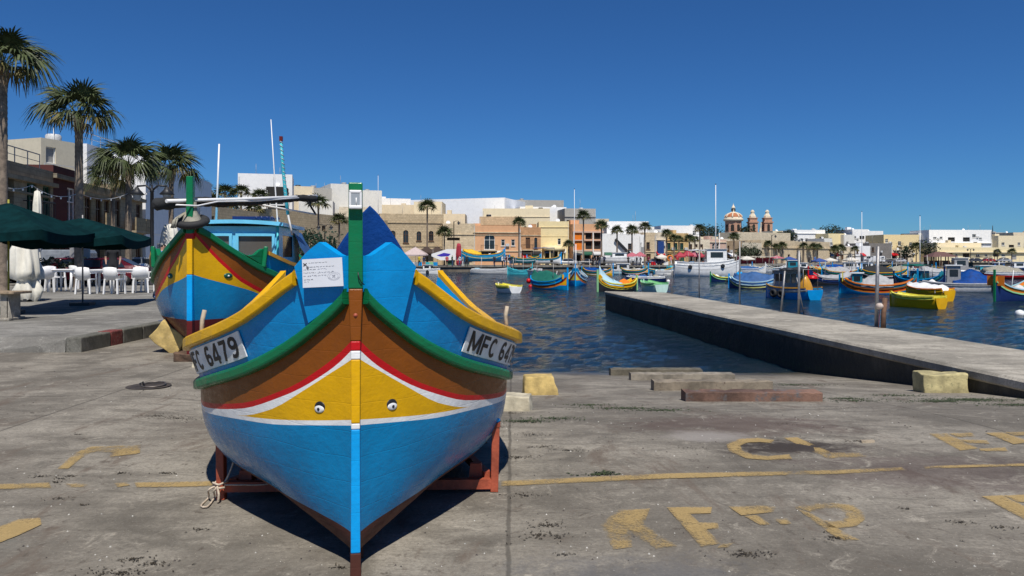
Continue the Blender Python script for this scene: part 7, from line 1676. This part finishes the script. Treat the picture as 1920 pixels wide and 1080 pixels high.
def greenery():
    # palms on and in front of the rampart at the left, then along the quay
    for px, yt, d, cr, zb, lab in ((422,352,98,46,395,'fan palm on the rampart just left of the white aerial'),(452,352,100,40,400,'fan palm on the rampart right of the white aerial'),(375,345,92,56,400,'fan palm rising behind the tyre hung bow'),(487,362,103,40,402,'fan palm on the rampart left of the aerial bases'),(432,376,96,46,None,'low fan palm before the rampart beneath the boom'),(400,372,92,50,None,'dusty fan palm before the rampart, left of the rampart openings'),(478,384,102,44,None,'fan palm before the rampart above the wheelhouse roof')):
        far_palm(px, yt, zb, d, cr, lab)
    for px, yt, d, cr, lab in ((597,372,108,50,'fan palm with a round crown over the rubble rampart'),(636,406,112,40,'fan palm before the rampart, left of the big green stem'),(801,380,132,40,'tall fan palm in front of the four arched windows'),(833,430,131,38,'stocky fan palm by the sandstone house with a blank wall'),(973,412,134,30,'fan palm between the peach and orange houses'),(1066,454,135,26,'short fan palm before the yellow portico'),(1094,400,137,32,'tall fan palm before the orange fronted balconies'),(1128,418,137,32,'fan palm at the corner of the balcony house'),(1157,428,138,28,'fan palm left of the slanting black stair'),(1185,427,138,30,'fan palm right of the slanting black stair'),(1209,421,139,30,'tallest fan palm near the glazed veranda'),(1250,435,142,26,'fan palm at the left corner of the yellow stone house'),(1264,443,142,24,'fan palm across the yellow stone house'),(1273,445,143,22,'fan palm at the right of the yellow stone house'),(1293,444,145,26,'fan palm behind the clustered red parasols'),(1303,446,146,20,'slim fan palm right of the clustered red parasols'),(1312,425,140,26,'lofty fan palm left of the tall white mast'),(1376,440,155,26,'fan palm directly below the church dome'),(1440,455,172,22,'fan palm below the bell towers before the rampart'),(1455,460,175,22,'second fan palm before the rampart, counting from the bell towers'),(1467,457,177,22,'third fan palm before the rampart, counting from the bell towers'),(1507,458,182,22,'fan palm in the middle of the long rampart'),(1525,459,186,24,'bushy fan palm right of the middle of the long rampart'),(1533,460,189,24,'fan palm close beside the bushy one on the rampart'),(1565,464,196,24,'fan palm before the pale two storey house, at its left'),(1577,462,197,22,'fan palm before the pale two storey house, in its middle'),(1603,464,200,20,'fan palm before the low white house with a brown door'),(1718,458,212,26,'dark fan palm right of the yellow flats'),(1870,470,222,16,'tiny fan palm before the yellow terrace'),(1897,469,222,18,'fan palm near the right end of the yellow terrace')):
        far_palm(px, yt, None, d, cr, lab, .16)
    gl = paint('dark_tree_leaves', (.018,.032,.012), .8, .5, 3, 0); tm = paint('silvery_tamarisk_leaves', (.06,.075,.04), .8, .5, 3, 0); pv = paint('cypress_leaves', (.008,.035,.018), .8, .4, 3, 0)
    for i, (px, py, d, w, h, lab, m, n, lf) in enumerate(((1392,500,160,3.0,4.0,'silvery tamarisk tree left of the awning',tm,500,.22),(1406,500,162,3.2,4.6,'tallest silvery tamarisk on the quay',tm,560,.22),(1420,500,164,2.6,4.2,'dark tamarisk tree beside the silvery ones',gl,460,.22),(1466,456,228,4,3.2,'dark tree behind the cream box house',gl,900,.32),(1480,457,232,5,3.8,'round dark tree left of the long white villa',gl,1000,.34),(1398,447,292,6,4.0,'dark tree between the dome and the bell towers',gl,900,.36),(1335,450,285,9,4.0,'dark tree line bush left of the dome',gl,1100,.36),(1312,449,270,9,3.6,'dark tree on the skyline by the tall mast',gl,1000,.36),(1557,449,245,6,3.6,'dark tree right of the long white villa',gl,900,.34),(1700,490,214,5,5,'dark tree before the grey shop row',gl,420,.35),(1735,488,216,6,6,'broad dark tree by the brown roofed kiosk',gl,480,.35),(1690,478,240,4,3,'dark shrub tree on the roof terrace of the yellow flats',gl,200,.3))):
        b = bush((XX(px, d), d, max(QZ, ZZ(py, d) if py < 470 else QZ)), w, h if py >= 470 else h, lab, m, n, 100+i, True, 'tree', 'tree', lf, 'broadleaf trees round the harbour')
    for i, (px, pt, w, lab) in enumerate(((573,432,14,'leftmost cypress of four by the rampart foot'),(602,440,9,'slim second cypress by the rampart foot'),(619,443,9,'third cypress by the rampart foot, beside the shortest'),(627,446,9,'shortest cypress at the right of the rampart foot'))):
        d = 62; rr = random.Random(i); t = thing('cypress', lab, 'tree', (XX(px, d), d, .4), 0, 'cypresses at the rampart foot'); h = ZZ(pt, d)-.4; wm = w*d/F/2; mb = MB()
        for k in range(420):
            q = rr.random(); a = rr.uniform(0, 6.28); r_ = wm*math.sin(math.pi*min(1, .15+.85*q)**.8)*rr.uniform(.6,1.05)+.02; z = h*(.1+.9*q); c = Vector((r_*math.cos(a), r_*math.sin(a), z)); u = Vector((rr.gauss(0,1), rr.gauss(0,1), 2)).normalized()*.12; v = Vector((rr.gauss(0,1), rr.gauss(0,1), .3)).normalized()*.05
            mb.add([c-u, c+v, c+u, c-v], [(0,1,2,3)])
        o = mb.build('foliage', pv, t); o['kind'] = 'stuff'; MB().tube([(0,0,0),(0,0,h*.8)], [.07,.03], 6).build('trunk', M['trunk'], t)
    hd = bush((XX(600, 60), 60, .4), 4.0, ZZ(452, 60)-.6, 'dark clipped hedge mound at the rampart foot behind the breast board', pv, 2200, 77, False, 'hedge', 'hedge', .12)
    hd.scale = (1.0, .6, 1.2)
greenery()
def waterfront():
    # flag masts and street lamps
    for px, pt, d, r_, lab in ((1342,346,118,.085,'tallest white mast, left of the church dome'),(1077,355,128,.06,'white mast before the orange fronted balconies'),(1616,397,150,.07,'white mast before the white apartments'),(1725,405,140,.07,'white mast left of the brown roofed kiosk'),(709,329,140,.05,'thin white mast on the white stepped house')):
        zb = QZ if px != 709 else 9.5
        if px in (1616, 1725, 1342): zb = WZ
        h = ZZ(pt, d)-zb; t = thing('mast', lab, 'mast', (XX(px, d), d, zb), 0, 'masts along the waterfront')
        MB().tube([(0,0,0),(0,0,h*.5),(0,0,h)], [r_, r_*.85, r_*.6], 7).build('mast_pole', M['plastic'], t); MB().lathe([(.001,0),(r_*1.1,.02),(r_*1.1,.12),(.001,.15)], 8, c=(0,0,h)).build('mast_cap', M['iron'], t)
    for px, d, hp, arms, lab in ((684//1,104,434,2,'street lamp before the rampart left of the stem'),(609,100,421,2,'dark street lamp with two lanterns before the rubble rampart'),(851,132,414,1,'tall dark lamp post before the sandstone house'),(1447,168,440,1,'dark lamp post below the bell towers'),(1505,176,448,2,'twin lamp post before the middle of the rampart'),(1820,214,466,2,'twin lamp post before the cream terrace'),(1865,216,468,1,'single lamp post before the cream terrace')):
        lamp_post((XX(px, d), d, QZ), ZZ(hp, d)-QZ, lab, arms, 'street lamps round the harbour')
    # parasols and stalls
    br = paint('brown_parasol_fabric', (.05,.03,.022), .8); pk = paint('pinkish_parasol_fabric', (.50,.40,.38), .8); rd = paint('red_parasol_fabric', (.36,.025,.045), .7); rp = paint('rose_parasol_fabric', (.42,.11,.14), .7); cw = paint('pale_parasol_fabric', (.62,.58,.50), .8); bl = paint('blue_parasol_fabric', (.03,.07,.25), .8)
    def para(px, yt, yl, wpx, d, fab, lab, n=4): parasol((XX(px, d), d, QZ), wpx*d/F/2, ZZ(yl, d)-QZ, ZZ(yt, d)-QZ, fab, lab, n=n, group='market parasols on the quay')
    para(779, 463, 477, 45, 128, pk, 'pinkish parasol with a dark valance at the left of the market'); para(800, 462, 474, 36, 132, br, 'dark brown parasol behind the pinkish one'); para(820, 462, 473, 34, 131, br, 'dark brown parasol behind the white stall screen')
    t = thing('stall_screen', 'white stall screen with a painted blue eye, under brown parasols', 'screen', (XX(838, 129), 129, QZ))
    w = 58*129/F; z1, z0 = ZZ(467,129)-QZ, ZZ(487,129)-QZ
    MB().prism([(-w/2,0,z0+.6),(-w*.2,0,z0-.1),(w/2,0,z0),(w/2,0,z1),(0,0,z1),(-w/2,0,z0+1.0)], (0,.06,0)).build('sheet', M['plastic'], t)
    MB().prism([(-w*.33,-.02,z0+.75),(-w*.1,-.02,z0+1.2),(w*.12,-.02,z0+1.0),(w*.05,-.02,z0+.62),(-w*.2,-.02,z0+.55)], (0,.015,0)).build('blue_eye', paint('violet_blue_print', (.05,.03,.40), .5), t)
    MB().lathe([(.001,-.03),(.16,-.03),(.16,-.025)], 12, M=Matrix.Translation((-w*.12,-.02,z0+.85)) @ Matrix.Rotation(rad(90), 4, 'X')).build('eye_pupil', M['plastic'], t)
    for x in (-w*.45, w*.45): MB().tube([(x,.05,0),(x,.05,z1)], .03, 6).build('support_pole', M['steel'], t)
    closed_parasol((XX(860, 128.5), 128.5, QZ), ZZ(456,128.5)-QZ, .42, rd, 'bright red parasol folded shut beside the white stall screen', 'market parasols on the quay')
    for px, yt, yl, w_, d, f, lab in ((1185,473,480,26,135,rp,'rose parasol at the foot of the white gable house'),(1200,472,479,20,137,rp,'rose parasol under the glazed veranda'),(1275,472,480,18,139,rd,'red parasol left of the tight red cluster'),(1289,468,478,20,141,rd,'red parasol in the tight cluster behind the workboat'),(1301,470,479,20,142,rp,'rose parasol in the tight cluster behind the workboat'),(1312,472,480,18,143,rd,'red parasol at the right of the tight cluster'),(1342,477,483,26,146,cw,'pale parasol behind the workboat wheelhouse'),(1400,480,485,24,150,cw,'pale parasol at the left of the long red awning'),(1456,479,484,22,156,rp,'rose parasol at the right of the long red awning'),(1480,481,486,22,160,bl,'blue parasol right of the rose one'),(1536,484,489,22,168,bl,'blue parasol before the middle of the rampart'),(1556,483,488,22,172,cw,'pale parasol before the pale two storey house'),(1595,482,487,22,176,cw,'pale parasol before the low white house'),(1240,476,482,20,139,cw,'pale parasol below the blue balcony')):
        para(px, yt, yl, w_, d, f, lab)
    t = thing('market_awning', 'long market awning with a deep red backdrop below the rampart', 'awning', (XX(1420, 152), 152, QZ)); w = 68*152/F
    MB().box((0,0,ZZ(481,152)-QZ), (w,2.4,.08)).build('roof_sheet', cw, t); MB().box((0,1.0,(ZZ(482,152)-QZ)/2), (w,.08,ZZ(482,152)-QZ-.3)).build('backdrop', rd, t)
    for x in spread(-w/2+.1, w/2-.1, 5): MB().tube([(x,-1.1,0),(x,-1.1,ZZ(481,152)-QZ)], .03, 6).build('support_pole', M['steel'], t)
    # kiosk with the brown roof
    d = 150; t = thing('kiosk', 'waterside kiosk with a low brown hipped roof', 'kiosk', (XX(1762, d), d, -.1)); w = 48*d/F
    MB().add([(-w/2,-2,1.75),(w/2,-2,1.75),(w/2,2,1.75),(-w/2,2,1.75),(-w*.18,0,2.75),(w*.18,0,2.75)], [(0,1,5,4),(1,2,5),(2,3,4,5),(3,0,4),(0,3,2,1)]).build('roof', paint('brown_roof_sheet', (.13,.065,.055), .7), t)
    for x in (-w*.42, -w*.14, w*.14, w*.42):
        for y in (-1.7, 1.7): MB().box((x,y,.6), (.14,.14,2.3)).build('support_post', M['frame_b'], t)
    MB().box((0,.8,.5), (w*.8,1.6,1.0)).build('counter', M['frame_b'], t); MB().box((0,0,-.65), (w*1.1,4.6,1.1)).build('platform', M['quay'], t)
    # people on the quay
    L = [(927,500,'black','navy','dark figure beside the yellow boat cover'),(942,500.5,'white','black','person in white at the left of the quay group'),(950,500.5,'maroon','black','person in maroon, middle of the quay group'),(957,500.5,'black','denim','person in black at the right of the quay group'),(963,500.5,'black','black','tall dark figure right of the quay group'),(946,499.5,'grey','denim','grey shirted person at the back of the quay group'),(868,500.5,'beige','white','person in pale clothes beside the red folded parasol'),(875,500.5,'black','black','person in black near the stern of the blue hauled out luzzu'),(862,500,'white','denim','person in a white shirt under the red folded parasol'),(786,499.5,'yellow','black','person in a yellow vest under the market parasols'),(795,499.5,'navy','grey','person in navy under the market parasols'),(838,500,'red','black','person in red in front of the white stall screen'),(848,500,'green','denim','person in green in front of the white stall screen'),
      (1112,499,'black','black','dark figure at the foot of the balcony house'),(1118,499,'grey','navy','grey topped person at the foot of the balcony house'),(1124,499.5,'black','denim','person in black before the balcony house corner'),(1133,499,'navy','black','person in navy left of the white motor boat'),(1178,498.5,'black','black','dark figure under the rose parasol'),(1187,498.5,'white','black','person in white under the rose parasol'),(1194,498.5,'black','grey','person in black right of the rose parasol'),(1201,498.5,'grey','black','person in grey below the glazed veranda'),(1216,498,'maroon','black','maroon topped person by the sandstone house'),(1228,498,'black','navy','dark figure below the blue balcony'),(1258,497.5,'pink','white','person in pink before the yellow stone house'),(1270,497.5,'red','denim','person in red before the yellow stone house'),(1372,496,'black','black','dark figure below the dome right of the workboat'),(1384,496,'maroon','black','maroon clad person left of the long red awning'),(1517,494,'black','black','dark figure before the rampart right of the blue parasol'),(1528,494,'blue','grey','person in blue before the rampart'),(1570,493.5,'white','denim','person in white before the pale two storey house')]
    for px, py, a, b, lab in L:
        d = (CH-QZ)*F/(py-YH); d = min(d, 130+max(0, px-1000)*.075); person((XX(px, d), d, QZ), R.uniform(0, 6.28), a, b, lab, None, R.uniform(.93,1.05), 'people on the quay')
    # vehicles and market goods along the quay
    V = [(1060,133,.1,(.25,.26,.28),'grey car parked before the yellow portico',False),(1100,134.5,.1,(.03,.03,.035),'black car parked before the orange fronted balconies',False),(1146,136,.05,(.6,.6,.6),'white van parked at the foot of the slanting stair',True),(1225,140,.1,(.05,.06,.12),'dark blue car parked below the blue balcony',False),(1355,150,.3,(.5,.5,.5),'silver car parked below the pink house',False),(1640,188,.2,(.6,.6,.6),'white van parked below the grey stone house',True),(1662,190,.2,(.08,.08,.09),'dark car parked below the yellow flats',False),(1682,192,.2,(.4,.4,.42),'silver car parked below the yellow flats',False),(1800,205,.15,(.55,.55,.55),'white car parked before the cream terrace',False),(1826,207,.15,(.06,.06,.07),'black car parked before the cream terrace',False),(1850,208,.15,(.3,.03,.03),'red car parked before the cream terrace',False),(1880,210,.15,(.35,.36,.38),'grey car parked toward the right of the cream terrace',False)]
    for i, (px, d, rz, c, lab, van) in enumerate(V): car((XX(px, d), d, QZ), rz, paint('car_paint_%d' % i, c, .25), lab, 4.6 if van else 4.1, 1.75, 2.1 if van else 1.45, van, 'cars parked on the quay')
    og = thing('inflatable_ring', 'orange life ring stand at the edge of the quay before the yellow stone house', 'life ring', (XX(1256, 136), 136, QZ))
    MB().tube([(0,0,0),(0,0,1.4)], .05, 6).build('stand', M['steel'], og); mb = MB(); mb.tube([(.45*math.cos(q),-.08,1.3+.45*math.sin(q)) for q in [i*.4 for i in range(17)]], .13, 8); mb.build('ring', M['orange'], og)
    cr = random.Random(9); cols = ['blue','red','white','grey','stemblue','orange','turq','ltgreen']
    for i in range(16):
        px = (760+i*7) if i < 9 else 1225+(i-9)*24; d = 126.5+max(0, px-900)*.035; k = cols[i % 8]
        where = ['by the pinkish parasol','left of the yellow vest','beside the brown parasols','under the brown parasols','below the blue eye screen','right of the blue eye screen','near the red folded parasol','left of the red folded parasol','behind the moored white pontoon','below the blue balcony','before the yellow stone house','left of the workboat','behind the workboat stern','behind the workboat wheelhouse','right of the workboat','before the tamarisks'][i]
        nm = {'stemblue':'light blue','turq':'turquoise','ltgreen':'pale green'}.get(k, k); t = thing('fish_crate', '%s plastic crate stack on the quay %s' % (nm, where), 'crate', (XX(px, d), d, QZ), cr.uniform(-.3,.3), 'crates on the quay')
        for j in range(2): o = MB().box((0,0,.16+.31*j), (.8,.5,.30), 0, None, 1.05).build('crate_box', M[k], t)
waterfront()
